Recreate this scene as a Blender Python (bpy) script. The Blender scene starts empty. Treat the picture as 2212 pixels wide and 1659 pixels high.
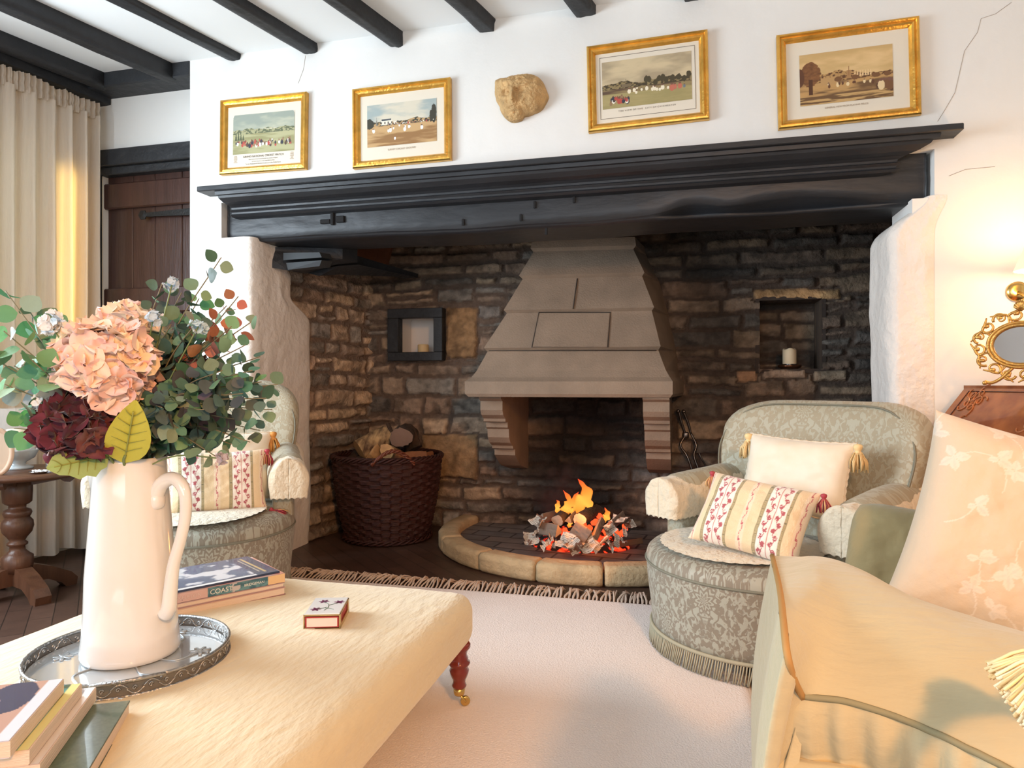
import bpy, math, random
import numpy as np
from mathutils import Vector, Matrix, Euler
PI = math.pi
C = bpy.context.scene.collection
SC = bpy.context.scene

# ------------------------------------------------------------------ camera, world, lights
FPX, CX, CY = 1475.0, 1106.0, 829.5
YAW = math.radians(14.27)
CAMZ = 0.85
FW = (-math.sin(YAW), math.cos(YAW)); RT = (math.cos(YAW), math.sin(YAW))
cam = bpy.data.cameras.new('camera'); co = bpy.data.objects.new('camera', cam); C.objects.link(co)
co.location = (0, 0, CAMZ); co.rotation_euler = (PI/2, 0, YAW)
cam.sensor_width = 36.0; cam.lens = 36.0*FPX/2212.0; cam.clip_start = 0.02
cam.dof.use_dof = False
SC.camera = co

w = bpy.data.worlds.new('sky'); SC.world = w; w.use_nodes = True
bg = w.node_tree.nodes['Background']; bg.inputs[0].default_value = (0.75, 0.87, 1.0, 1); bg.inputs[1].default_value = 1.2

def area(name, loc, target, sx, sy, power, col, spread=PI):
    l = bpy.data.lights.new(name, 'AREA'); l.shape = 'RECTANGLE'; l.size = sx; l.size_y = sy; l.energy = power; l.color = col
    l.spread = spread
    o = bpy.data.objects.new(name, l); C.objects.link(o); o.location = loc
    o.rotation_euler = (Vector(target)-Vector(loc)).to_track_quat('-Z', 'Y').to_euler(); return o
def point(name, loc, power, col, r=0.05):
    l = bpy.data.lights.new(name, 'POINT'); l.energy = power; l.color = col; l.shadow_soft_size = r
    o = bpy.data.objects.new(name, l); C.objects.link(o); o.location = loc; return o

DAY = (0.78, 0.90, 1.0); WARM = (1.0, 0.55, 0.22)
area('daylight_side_window', (-3.16, 0.95, 1.35), (-0.5, 1.2, 0.8), 1.5, 1.25, 82, DAY)
area('daylight_far_window', (-3.02, 2.70, 1.25), (-2.0, 2.70, 1.25), 0.07, 1.3, 1.6, (1.0, 0.80, 0.40), math.radians(80))
area('daylight_rear_window', (-0.6, -2.42, 1.35), (-0.6, 2.0, 1.0), 2.6, 1.3, 24, DAY)
sl = bpy.data.lights.new('reading_lamp', 'SPOT'); sl.energy = 112; sl.color = (1.0, 0.43, 0.12); sl.shadow_soft_size = 0.10; sl.spot_size = math.radians(84); sl.spot_blend = 0.7
so = bpy.data.objects.new('reading_lamp', sl); C.objects.link(so); so.location = (0.95, -0.95, 1.85)
so.rotation_euler = (Vector((-0.05, 1.15, 0.1))-Vector(so.location)).to_track_quat('-Z', 'Y').to_euler()
point('reading_lamp_glow', (0.95, -0.95, 1.98), 30, WARM, 0.12)
SC.view_settings.view_transform = 'Standard'; SC.view_settings.look = 'None'
SC.view_settings.gamma = 1.0; SC.view_settings.use_curve_mapping = False
SC.view_settings.exposure = 0.52
SC.cycles.max_bounces = 8; SC.cycles.diffuse_bounces = 4; SC.cycles.glossy_bounces = 3
SC.cycles.transmission_bounces = 6; SC.cycles.transparent_max_bounces = 12
SC.cycles.sample_clamp_indirect = 6.0
SC.cycles.use_denoising = True

# ------------------------------------------------------------------ pixel -> point helpers (2212 x 1659 frame)
def D(px, py, zc):
    a = (px-CX)/FPX*zc; b = (CY-py)/FPX*zc
    return Vector((a*RT[0]+zc*FW[0], a*RT[1]+zc*FW[1], CAMZ+b))
def aty(px, py, y):
    d = D(px, py, 1.0)-Vector((0, 0, CAMZ)); return Vector((0, 0, CAMZ))+d*(y/d.y)
def atz(px, py, z):
    d = D(px, py, 1.0)-Vector((0, 0, CAMZ)); return Vector((0, 0, CAMZ))+d*((z-CAMZ)/d.z)
def cr(X, Zc): return (X*RT[0]+Zc*FW[0], X*RT[1]+Zc*FW[1])

# ------------------------------------------------------------------ numpy noise
def vnoise(x, y, seed=0):
    x = np.asarray(x, float); y = np.asarray(y, float)
    xi = np.floor(x).astype(np.int64); yi = np.floor(y).astype(np.int64); xf = x-xi; yf = y-yi
    def h(a, b):
        n = (a*374761393+b*668265263+seed*974634777) & 0x7fffffff
        n = ((n ^ (n >> 13))*1274126177) & 0x7fffffff
        return ((n ^ (n >> 16)) & 0xffff)/65535.0
    u = xf*xf*(3-2*xf); v = yf*yf*(3-2*yf)
    return (h(xi, yi)*(1-u)+h(xi+1, yi)*u)*(1-v)+(h(xi, yi+1)*(1-u)+h(xi+1, yi+1)*u)*v
def fbm(x, y, seed=0, o=4):
    s = 0; a = 0.5; t = 0
    for k in range(o):
        s = s+a*vnoise(np.asarray(x)*2**k, np.asarray(y)*2**k, seed+k*17); t += a; a *= 0.5
    return s/t
def sst(a, b, x): t = np.clip((x-a)/(b-a), 0, 1); return t*t*(3-2*t)
def mixc(a, b, t): t = np.asarray(t)[..., None]; return np.asarray(a)*(1-t)+np.asarray(b)*t
def lin(r, g, b):
    f = lambda c: (c/255/12.92) if c/255 <= 0.04045 else ((c/255+0.055)/1.055)**2.4
    return (f(r), f(g), f(b))

# ------------------------------------------------------------------ materials
MATS = {}
def _m(name):
    m = bpy.data.materials.new(name); m.use_nodes = True; return m, m.node_tree, m.node_tree.nodes['Principled BSDF']
def _n(nt, t, **k):
    n = nt.nodes.new(t)
    for a, v in k.items(): setattr(n, a, v)
    return n
def mat(name, col, rough=0.6, metal=0.0, bump=0.0, bs=40.0, var=0.0, vs=6.0, attr=False, spec=0.5, coat=0.0, sheen=0.0, trans=0.0,
        stretch=None, emis=None, es=0.0, alpha=1.0, ior=1.45, col2=None, sss=0.0):
    if name in MATS: return MATS[name]
    m, nt, b = _m(name); L = nt.links.new
    b.inputs['Roughness'].default_value = rough; b.inputs['Metallic'].default_value = metal
    b.inputs['Specular IOR Level'].default_value = spec; b.inputs['Coat Weight'].default_value = coat
    b.inputs['Sheen Weight'].default_value = sheen; b.inputs['Transmission Weight'].default_value = trans; b.inputs['IOR'].default_value = ior
    b.inputs['Alpha'].default_value = alpha
    tc = _n(nt, 'ShaderNodeTexCoord'); src = tc.outputs['Object']
    if stretch:
        mp = _n(nt, 'ShaderNodeMapping'); mp.inputs['Scale'].default_value = stretch; L(src, mp.inputs[0]); src = mp.outputs[0]
    cs = None
    if attr:
        at = _n(nt, 'ShaderNodeAttribute', attribute_name='Col'); cs = at.outputs['Color']
    if var > 0 or col2:
        no = _n(nt, 'ShaderNodeTexNoise'); no.inputs['Scale'].default_value = vs; no.inputs['Detail'].default_value = 5; L(src, no.inputs[0])
        mx = _n(nt, 'ShaderNodeMix', data_type='RGBA')
        if col2:
            mr = _n(nt, 'ShaderNodeMapRange'); mr.inputs[1].default_value = 0.35; mr.inputs[2].default_value = 0.65; L(no.outputs[0], mr.inputs[0])
            L(mr.outputs[0], mx.inputs[0]); mx.inputs[6].default_value = (*col, 1); mx.inputs[7].default_value = (*col2, 1)
            if cs: L(cs, mx.inputs[6])
        else:
            mx.blend_type = 'MULTIPLY'; mx.inputs[0].default_value = 1.0
            mr = _n(nt, 'ShaderNodeMapRange'); mr.inputs[1].default_value = 0.25; mr.inputs[2].default_value = 0.75
            mr.inputs[3].default_value = 1-var; mr.inputs[4].default_value = 1+var*0.6; L(no.outputs[0], mr.inputs[0])
            cb = _n(nt, 'ShaderNodeCombineColor')
            for k in range(3): L(mr.outputs[0], cb.inputs[k])
            mx.inputs[6].default_value = (*col, 1)
            if cs: L(cs, mx.inputs[6])
            L(cb.outputs[0], mx.inputs[7])
        cs = mx.outputs[2]
    if cs: L(cs, b.inputs['Base Color'])
    else: b.inputs['Base Color'].default_value = (*col, 1)
    if bump > 0:
        n2 = _n(nt, 'ShaderNodeTexNoise'); n2.inputs['Scale'].default_value = bs; n2.inputs['Detail'].default_value = 4; L(src, n2.inputs[0])
        bp = _n(nt, 'ShaderNodeBump'); bp.inputs['Strength'].default_value = bump; bp.inputs['Distance'].default_value = 0.01
        L(n2.outputs[0], bp.inputs['Height']); L(bp.outputs[0], b.inputs['Normal'])
    if es > 0:
        b.inputs['Emission Strength'].default_value = es; b.inputs['Emission Color'].default_value = (*emis, 1)
    if sss > 0:
        b.inputs['Subsurface Weight'].default_value = sss; b.inputs['Subsurface Radius'].default_value = (0.01, 0.008, 0.006)
    MATS[name] = m; return m
def damask(name, c1, c2, rep=0.17, rough=0.7, r2=0.35, bump=0.25):
    if name in MATS: return MATS[name]
    m, nt, b = _m(name); L = nt.links.new
    uv = _n(nt, 'ShaderNodeUVMap'); sp = _n(nt, 'ShaderNodeSeparateXYZ'); L(uv.outputs[0], sp.inputs[0])
    def M(op, a, bb=None, c=None):
        n = _n(nt, 'ShaderNodeMath', operation=op)
        for k, v in enumerate((a, bb, c)):
            if v is None: continue
            if isinstance(v, (int, float)): n.inputs[k].default_value = v
            else: L(v, n.inputs[k])
        return n.outputs[0]
    u = M('DIVIDE', sp.outputs[0], rep); v = M('DIVIDE', sp.outputs[1], rep*1.35)
    col = M('FLOOR', u); v2 = M('ADD', v, M('MULTIPLY', col, 0.5))
    uu = M('ABSOLUTE', M('SUBTRACT', M('FRACT', u), 0.5))          # mirrored about the column's middle
    vv = M('FRACT', v2)
    cb = _n(nt, 'ShaderNodeCombineXYZ'); L(uu, cb.inputs[0]); L(vv, cb.inputs[1])
    no = _n(nt, 'ShaderNodeTexNoise'); no.inputs['Scale'].default_value = 10.0; no.inputs['Detail'].default_value = 2.5
    no.inputs['Distortion'].default_value = 1.1; L(cb.outputs[0], no.inputs[0])
    # medallion with lobed outline, rays and rings inside, foliage outside
    dv = M('MULTIPLY', M('SUBTRACT', vv, 0.46), 1.35)
    r = M('SQRT', M('ADD', M('MULTIPLY', uu, uu), M('MULTIPLY', dv, dv)))
    th = M('ARCTAN2', uu, dv)
    lobes = M('COSINE', M('MULTIPLY', th, 9.0))
    edge = M('SUBTRACT', r, M('MULTIPLY_ADD', lobes, 0.040, M('MULTIPLY_ADD', M('COSINE', th), 0.05, 0.24)))
    inn = M('SINE', M('ADD', M('MULTIPLY', r, 62.0), M('MULTIPLY', lobes, 2.2)))
    outp = M('MULTIPLY', M('SUBTRACT', no.outputs[0], 0.49), 7.0)
    sel = M('GREATER_THAN', edge, 0.0)
    hh = M('ADD', M('MULTIPLY', inn, M('SUBTRACT', 1.0, sel)), M('MULTIPLY', outp, sel))
    line = M('LESS_THAN', M('ABSOLUTE', edge), 0.016)
    h = M('MULTIPLY', M('SUBTRACT', hh, M('MULTIPLY', line, 4.0)), 0.1)
    f = _n(nt, 'ShaderNodeMapRange'); f.inputs[1].default_value = -0.02; f.inputs[2].default_value = 0.03; L(h, f.inputs[0])
    mx = _n(nt, 'ShaderNodeMix', data_type='RGBA'); L(f.outputs[0], mx.inputs[0]); mx.inputs[6].default_value = (*c1, 1); mx.inputs[7].default_value = (*c2, 1)
    L(mx.outputs[2], b.inputs['Base Color'])
    rr = _n(nt, 'ShaderNodeMapRange'); L(f.outputs[0], rr.inputs[0]); rr.inputs[3].default_value = rough; rr.inputs[4].default_value = r2+0.2; L(rr.outputs[0], b.inputs['Roughness'])
    bp = _n(nt, 'ShaderNodeBump'); bp.inputs['Strength'].default_value = bump; bp.inputs['Distance'].default_value = 0.004; L(f.outputs[0], bp.inputs['Height']); L(bp.outputs[0], b.inputs['Normal'])
    b.inputs['Sheen Weight'].default_value = 0.15
    MATS[name] = m; return m
def brickmat(name, c1, c2, mortar, w, h, ms, rough=0.6, rot=0.0, bump=0.5, off=0.5, spec=0.5):
    if name in MATS: return MATS[name]
    m, nt, b = _m(name); L = nt.links.new
    tc = _n(nt, 'ShaderNodeTexCoord'); mp = _n(nt, 'ShaderNodeMapping'); mp.inputs['Rotation'].default_value = (0, 0, rot); L(tc.outputs['Object'], mp.inputs[0])
    br = _n(nt, 'ShaderNodeTexBrick'); br.offset = off
    L(mp.outputs[0], br.inputs[0]); br.inputs['Color1'].default_value = (*c1, 1); br.inputs['Color2'].default_value = (*c2, 1); br.inputs['Mortar'].default_value = (*mortar, 1)
    br.inputs['Scale'].default_value = 1.0; br.inputs['Brick Width'].default_value = w; br.inputs['Row Height'].default_value = h; br.inputs['Mortar Size'].default_value = ms
    no = _n(nt, 'ShaderNodeTexNoise'); no.inputs['Scale'].default_value = 14; no.inputs['Detail'].default_value = 6; L(tc.outputs['Object'], no.inputs[0])
    mr = _n(nt, 'ShaderNodeMapRange'); mr.inputs[3].default_value = 0.55; mr.inputs[4].default_value = 1.4; L(no.outputs[0], mr.inputs[0])
    cb = _n(nt, 'ShaderNodeCombineColor')
    for k in range(3): L(mr.outputs[0], cb.inputs[k])
    mx = _n(nt, 'ShaderNodeMix', data_type='RGBA', blend_type='MULTIPLY'); mx.inputs[0].default_value = 1; L(br.outputs[0], mx.inputs[6]); L(cb.outputs[0], mx.inputs[7])
    L(mx.outputs[2], b.inputs['Base Color']); b.inputs['Roughness'].default_value = rough; b.inputs['Specular IOR Level'].default_value = spec
    ad = _n(nt, 'ShaderNodeMath', operation='MULTIPLY_ADD'); L(br.outputs[1], ad.inputs[0]); ad.inputs[1].default_value = -0.7; L(no.outputs[0], ad.inputs[2])
    bp = _n(nt, 'ShaderNodeBump'); bp.inputs['Strength'].default_value = bump; bp.inputs['Distance'].default_value = 0.006; L(ad.outputs[0], bp.inputs['Height']); L(bp.outputs[0], b.inputs['Normal'])
    MATS[name] = m; return m

# ------------------------------------------------------------------ objects
def thing(name, label, cat, loc=(0, 0, 0), rz=0.0, group=None):
    o = bpy.data.objects.new(name, None); C.objects.link(o); o.empty_display_size = 0.05
    o.location = loc; o.rotation_euler = (0, 0, rz); o['label'] = label; o['category'] = cat
    if group: o['group'] = group
    return o
def tag(o, label=None, cat=None, group=None, kind=None):
    if label: o['label'] = label
    if cat: o['category'] = cat
    if group: o['group'] = group
    if kind: o['kind'] = kind
    return o
def mesh(name, V, F, m, parent=None, smooth=True, uv=None, col=None, world=False):
    """uv: per-vertex (n,2); col: per-vertex (n,3). world: V are world coordinates, stored relative to the parent's place."""
    V = np.asarray(V, float).reshape(-1, 3)
    me = bpy.data.meshes.new(name); me.from_pydata(V.tolist(), [], [tuple(int(i) for i in f) for f in F])
    n = len(me.loops); vi = np.empty(n, np.int32); me.loops.foreach_get('vertex_index', vi)
    if uv is not None:
        l = me.uv_layers.new(name='UVMap'); l.data.foreach_set('uv', np.asarray(uv, float)[vi].ravel())
    if col is not None:
        a = me.color_attributes.new('Col', 'FLOAT_COLOR', 'POINT'); cc = np.ones((len(V), 4)); cc[:, :3] = col; a.data.foreach_set('color', cc.ravel())
    if smooth: me.shade_smooth()
    me.update()
    o = bpy.data.objects.new(name, me); C.objects.link(o)
    if m: me.materials.append(m)
    if parent is not None:
        o.parent = parent
        if world:
            l = Matrix.LocRotScale(parent.location, parent.rotation_euler, parent.scale).inverted(); me.transform(l)
    return o
def struct(name, V, F, m, **k):
    o = mesh(name, V, F, m, **k); o['kind'] = 'structure'; return o
class MB:
    def __init__(s): s.V = []; s.F = []; s.U = []; s.K = []
    def add(s, V, F, U=None, K=None):
        n = len(s.V); V = [tuple(v) for v in np.asarray(V, float).reshape(-1, 3)]; s.V += V; s.F += [tuple(i+n for i in f) for f in F]
        s.U += [tuple(u) for u in U] if U is not None else [(v[0], v[2]) for v in V]
        s.K += [tuple(k) for k in K] if K is not None else [(1, 1, 1)]*len(V)
        return s
    def build(s, name, m, parent=None, smooth=True, world=False):
        return mesh(name, s.V, s.F, m, parent, smooth, s.U, s.K, world)
def box(c, s, rz=0.0, bev=0.0):
    """box verts and faces; bev chamfers all edges"""
    hx, hy, hz = s[0]/2, s[1]/2, s[2]/2; b = min(bev, hx*.9, hy*.9, hz*.9)
    V = []; F = []
    if b <= 0:
        for x in (-hx, hx):
            for y in (-hy, hy):
                for z in (-hz, hz): V.append((x, y, z))
        F = [(0, 1, 3, 2), (4, 6, 7, 5), (0, 4, 5, 1), (2, 3, 7, 6), (0, 2, 6, 4), (1, 5, 7, 3)]
    else:
        idx = {}
        for sx in (-1, 1):
            for sy in (-1, 1):
                for sz in (-1, 1):
                    for ax in range(3):
                        p = [sx*(hx-b), sy*(hy-b), sz*(hz-b)]; p[ax] = (sx, sy, sz)[ax]*(hx, hy, hz)[ax]
                        idx[(sx, sy, sz, ax)] = len(V); V.append(tuple(p))
        for ax in range(3):
            o1, o2 = [a for a in range(3) if a != ax]
            for sg in (-1, 1):
                q = []
                for a, bb in ((-1, -1), (1, -1), (1, 1), (-1, 1)):
                    k = [0, 0, 0]; k[ax] = sg; k[o1] = a; k[o2] = bb; q.append(idx[(*k, ax)])
                if (sg > 0) != (ax == 1): pass
                else: q = q[::-1]
                F.append(tuple(q))
            for a in (-1, 1):
                for bb in (-1, 1):
                    k1 = [0, 0, 0]; k1[ax] = -1; k1[o1] = a; k1[o2] = bb; k2 = list(k1); k2[ax] = 1
                    F.append((idx[(*k1, o1)], idx[(*k2, o1)], idx[(*k2, o2)], idx[(*k1, o2)]))
        for sx in (-1, 1):
            for sy in (-1, 1):
                for sz in (-1, 1): F.append(tuple(idx[(sx, sy, sz, a)] for a in range(3)))
    cc, sn = math.cos(rz), math.sin(rz)
    V = [(c[0]+x*cc-y*sn, c[1]+x*sn+y*cc, c[2]+z) for x, y, z in V]
    return V, F
def hexa(P):
    """8 corners: bottom 4 (ccw) then top 4"""
    return P, [(3, 2, 1, 0), (4, 5, 6, 7), (0, 1, 5, 4), (1, 2, 6, 5), (2, 3, 7, 6), (3, 0, 4, 7)]
def extrude(poly, d):
    """poly: list of 3D points (planar), d: vector"""
    n = len(poly); P = [Vector(p) for p in poly]; d = Vector(d)
    V = [tuple(p) for p in P]+[tuple(p+d) for p in P]
    F = [tuple(range(n))[::-1], tuple(range(n, 2*n))]+[(i, (i+1) % n, n+(i+1) % n, n+i) for i in range(n)]
    return V, F
def grid(f, nu, nv, closeu=False, closev=False):
    """f(U,V)->(x,y,z) arrays for U,V in 0..1"""
    uu = np.arange(nu)/(nu if closeu else nu-1); vv = np.arange(nv)/(nv if closev else nv-1)
    U, V = np.meshgrid(uu, vv, indexing='ij'); x, y, z = f(U, V)
    P = np.stack([np.broadcast_to(x, U.shape), np.broadcast_to(y, U.shape), np.broadcast_to(z, U.shape)], -1).reshape(-1, 3)
    F = []
    for i in range(nu if closeu else nu-1):
        a = i*nv; b = ((i+1) % nu)*nv
        for j in range(nv if closev else nv-1):
            k = (j+1) % nv; F.append((a+j, b+j, b+k, a+k))
    return P, F, np.stack([U, V], -1).reshape(-1, 2)
def lathe(prof, n=40, c=(0, 0, 0), cap=True):
    """prof: list of (r,z) bottom to top"""
    V = []; F = []; m = len(prof)
    for k in range(n):
        a = 2*PI*k/n
        for r, z in prof: V.append((c[0]+r*math.cos(a), c[1]+r*math.sin(a), c[2]+z))
    for k in range(n):
        a = k*m; b = ((k+1) % n)*m
        for j in range(m-1): F.append((a+j, b+j, b+j+1, a+j+1))
    if cap:
        F.append(tuple(k*m for k in range(n))[::-1]); F.append(tuple(k*m+m-1 for k in range(n)))
    return V, F
def curve(pts, n=40):
    """Catmull-Rom through pts"""
    P = [Vector(p) for p in pts]; P = [P[0]*2-P[1]]+P+[P[-1]*2-P[-2]]; out = []
    seg = len(P)-3
    for i in range(n):
        t = i/(n-1)*seg; k = min(int(t), seg-1); t -= k; a, b, c, d = P[k:k+4]
        out.append(0.5*((2*b)+(c-a)*t+(2*a-5*b+4*c-d)*t*t+(3*b-a-3*c+d)*t**3))
    return out
def tube(path, r, n=8, closed=False, cap=True, twist=0.0, lob=0, la=0.0):
    """sweep; r number or list; lob/la: lobed (rope) section"""
    P = [Vector(p) for p in path]; N = len(P); V = []; F = []
    up = Vector((0, 0, 1)); prev = None
    for i, p in enumerate(P):
        t = (P[(i+1) % N]-P[i-1]) if closed else (P[min(i+1, N-1)]-P[max(i-1, 0)])
        t = t.normalized() if t.length > 1e-9 else Vector((0, 0, 1))
        if prev is None:
            a = up.cross(t)
            if a.length < 1e-3: a = Vector((1, 0, 0)).cross(t)
        else: a = prev-t*prev.dot(t)
        a.normalize(); prev = a; b = t.cross(a); rr = r[i] if hasattr(r, '__len__') else r
        for k in range(n):
            g = 2*PI*k/n; q = rr*(1+(la*math.cos(lob*(g)) if lob else 0)); g2 = g+twist*i
            V.append(tuple(p+a*math.cos(g2)*q+b*math.sin(g2)*q))
    for i in range(N if closed else N-1):
        for k in range(n):
            F.append((i*n+k, i*n+(k+1) % n, ((i+1) % N)*n+(k+1) % n, ((i+1) % N)*n+k))
    if cap and not closed: F.append(tuple(range(n))[::-1]); F.append(tuple((N-1)*n+k for k in range(n)))
    return V, F
def rbox(size, r, n=8, f=None, uvf=None):
    """rounded box with n subdivisions, deformed by f(P array)->P array"""
    hx, hy, hz = size[0]/2, size[1]/2, size[2]/2; V = []; F = []; idx = {}
    def vid(p):
        k = tuple(round(c, 6) for c in p)
        if k not in idx: idx[k] = len(V); V.append(k)
        return idx[k]
    ts = [-math.cos(PI*i/n)*0.5*0.35+0.65*(i/n-0.5) for i in range(n+1)]; ts = [t/ts[-1] for t in ts]
    for ax in range(3):
        o1, o2 = [(1, 2), (2, 0), (0, 1)][ax]
        for sg in (-1, 1):
            for i in range(n):
                for j in range(n):
                    q = []
                    for a, b in ((i, j), (i+1, j), (i+1, j+1), (i, j+1)):
                        p = [0, 0, 0]; p[ax] = sg; p[o1] = ts[a]; p[o2] = ts[b]; q.append(vid(p))
                    F.append(tuple(q) if sg > 0 else tuple(q[::-1]))
    P = np.array(V)*np.array([hx, hy, hz]); inner = np.array([max(hx-r, 1e-4), max(hy-r, 1e-4), max(hz-r, 1e-4)])
    Q = np.clip(P, -inner, inner); d = P-Q; l = np.linalg.norm(d, axis=1, keepdims=True)
    out = np.where(l > 1e-9, Q+d/np.maximum(l, 1e-9)*np.minimum(r, np.maximum(np.abs(d).max(1, keepdims=True), 0)), P)
    P0 = out.copy()
    if f: out = f(out)
    U = uvf(P0) if uvf else np.stack([P0[:, 0], P0[:, 2]], -1)
    return out, F, U
def pillow(w, h, t, n=28, pinch=0.06, seed=0, wr=0.006, rc=0.0):
    """lying in x-z plane, thickness along y, centre at origin; returns V,F,UV, rim path"""
    def side(s):
        def f(U, V):
            u = U*2-1; v = V*2-1
            x = u*w/2*(1-pinch*(1-v*v)*np.abs(u)**3*1.0); z = v*h/2*(1-pinch*(1-u*u)*np.abs(v)**3*1.0)
            x = x*(1-rc*np.abs(v)**3.2); z = z*(1-rc*np.abs(u)**3.2)
            th = t/2*(np.clip(1-u**4, 0, 1)**0.6)*(np.clip(1-v**4, 0, 1)**0.6)
            e = (fbm(U*7+seed, V*7+s, seed, 3)-0.5)*wr*2*np.clip(th/(t/2), 0, 1)
            return x, s*(th+e), z
        return f
    A = grid(side(-1), n, n); B = grid(side(1), n, n)
    k = len(A[0]); V = np.vstack([A[0], B[0]]); F = [tuple(f) for f in A[1]]+[tuple(i+k for i in f[::-1]) for f in B[1]]
    UV = np.vstack([A[2], B[2]]); rim = []
    for i in range(n): rim.append(i*n)
    for j in range(1, n): rim.append((n-1)*n+j)
    for i in range(n-2, -1, -1): rim.append(i*n+n-1)
    for j in range(n-2, 0, -1): rim.append(j)
    return V, F, UV, [Vector(A[0][r]) for r in rim]
def tassel(L=0.07, r=0.016, dirv=(0, 0, -1), c=(0, 0, 0), cols=((1, 1, 1),), n=34, seed=1, flop=0.0):
    """head + strands hanging from c along dirv; returns MB"""
    mb = MB(); rnd = random.Random(seed); d = Vector(dirv).normalized(); a = d.orthogonal().normalized(); b = d.cross(a); c = Vector(c)
    V, F = lathe([(0.001, 0), (r*.5, .002), (r*.62, r*.4), (r*.5, r*.8), (r*.35, r*1.0), (r*.55, r*1.2), (r*.6, r*1.5)], 12)
    V = [tuple(c+a*v[0]+b*v[1]+d*v[2]) for v in V]; mb.add(V, F, K=[cols[0]]*len(V))
    for k in range(n):
        g = rnd.uniform(0, 2*PI); q = r*0.55*math.sqrt(rnd.random()); e = r*(0.5+0.9*rnd.random())*1.1
        p0 = c+a*math.cos(g)*q+b*math.sin(g)*q+d*r*1.2
        p2 = c+a*math.cos(g)*e+b*math.sin(g)*e+d*(L*rnd.uniform(.85, 1.05))+Vector((0, 0, -flop*rnd.random()))
        p1 = (p0+p2)/2+(a*math.cos(g)+b*math.sin(g))*r*.35
        V, F = tube([p0, p1, p2], [r*.09, r*.11, r*.09], 4); kc = cols[rnd.randrange(len(cols))]; mb.add(V, F, K=[kc]*len(V))
    return mb
def text_mesh(name, body, size, m, parent, loc, rot, ext=0.0003):
    cu = bpy.data.curves.new(name, 'FONT'); cu.body = body; cu.size = size; cu.extrude = ext; cu.align_x = 'CENTER'; cu.align_y = 'CENTER'
    t = bpy.data.objects.new(name, cu); C.objects.link(t); bpy.context.view_layer.update()
    me = bpy.data.meshes.new_from_object(t.evaluated_get(bpy.context.evaluated_depsgraph_get())); me.name = name
    bpy.data.objects.remove(t); me.materials.clear(); me.materials.append(m)
    o = bpy.data.objects.new(name, me); C.objects.link(o); o.parent = parent; o.location = loc; o.rotation_euler = rot; return o
def copy_tree(o, parent=None):
    c = o.copy(); C.objects.link(c)
    if parent is not None: c.parent = parent
    for ch in list(o.children): copy_tree(ch, c)
    return c
def sheet(name, w, h, nx, ny, paint, m, parent, loc, rot, thick=0.0):
    """flat painted sheet in local x-z plane facing -y (print, cover)"""
    P, F, UV = grid(lambda U, V: ((U-.5)*w, 0*U, (V-.5)*h), nx, ny)
    K = paint(UV[:, 0], UV[:, 1])
    o = mesh(name, P, F, m, parent, False, UV, K); o.location = loc; o.rotation_euler = rot; return o
# ------------------------------------------------------------------ common materials
M_plaster = mat('white_plaster', (0.80, 0.79, 0.76), 0.9, bump=0.25, bs=14, var=0.03, vs=3)
M_rough = mat('rough_plaster', (0.80, 0.75, 0.69), 0.9, bump=0.8, bs=30, var=0.05, vs=9)
M_ceil = mat('ceiling_paint', (0.86, 0.88, 0.88), 0.9, bump=0.1, bs=8)
M_beam = mat('black_painted_oak', (0.022, 0.024, 0.028), 0.55, bump=0.6, bs=26, var=0.3, vs=12)
M_mantel = mat('black_painted_mantel', (0.020, 0.022, 0.026), 0.42, bump=0.35, bs=22, var=0.35, vs=9, stretch=(0.35, 1, 1))
M_stone = mat('rubble_stone', (1, 1, 1), 0.9, bump=0.9, bs=70, var=0.35, vs=30, attr=True)
M_hood = mat('dressed_sandstone', (0.245, 0.185, 0.135), 0.85, bump=0.3, bs=120, var=0.22, vs=6)
M_kerb = mat('buff_sandstone', (0.58, 0.42, 0.24), 0.85, bump=0.6, bs=60, var=0.25, vs=12)
M_gold = mat('gilt', (0.80, 0.46, 0.10), 0.32, 0.85, bump=0.2, bs=90, var=0.25, vs=25)
M_oak = mat('dark_oak', (0.10, 0.042, 0.022), 0.38, bump=0.15, bs=20, var=0.4, vs=5, stretch=(6, 6, 0.6))
M_blackiron = mat('black_iron', (0.02, 0.02, 0.02), 0.45, 0.6, bump=0.2, bs=80)
M_wax = mat('candle_wax', (0.80, 0.62, 0.34), 0.5, sss=0.3)
M_silver = mat('silver', (0.75, 0.75, 0.76), 0.18, 1.0, bump=0.05, bs=60)
M_brass = mat('brass', (0.72, 0.48, 0.16), 0.25, 1.0)

# ------------------------------------------------------------------ floor and shell of the room
H = 2.388; WY = 2.77
XL, XR, YR = -3.05, 2.5, -2.5
M_floor = brickmat('parquet_floor', (0.060, 0.030, 0.020), (0.095, 0.050, 0.034), (0.02, 0.012, 0.008), 0.30, 0.075, 0.002, 0.42, rot=0.78, bump=0.15)
V, F = box((-0.3, 0.9, -0.03), (6.4, 7.0, 0.06)); struct('floor', V, F, M_floor, smooth=False)
V, F = box((-0.3, 0.6, H+0.03), (6.6, 6.6, 0.06)); struct('ceiling', V, F, M_ceil, smooth=False)

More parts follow.
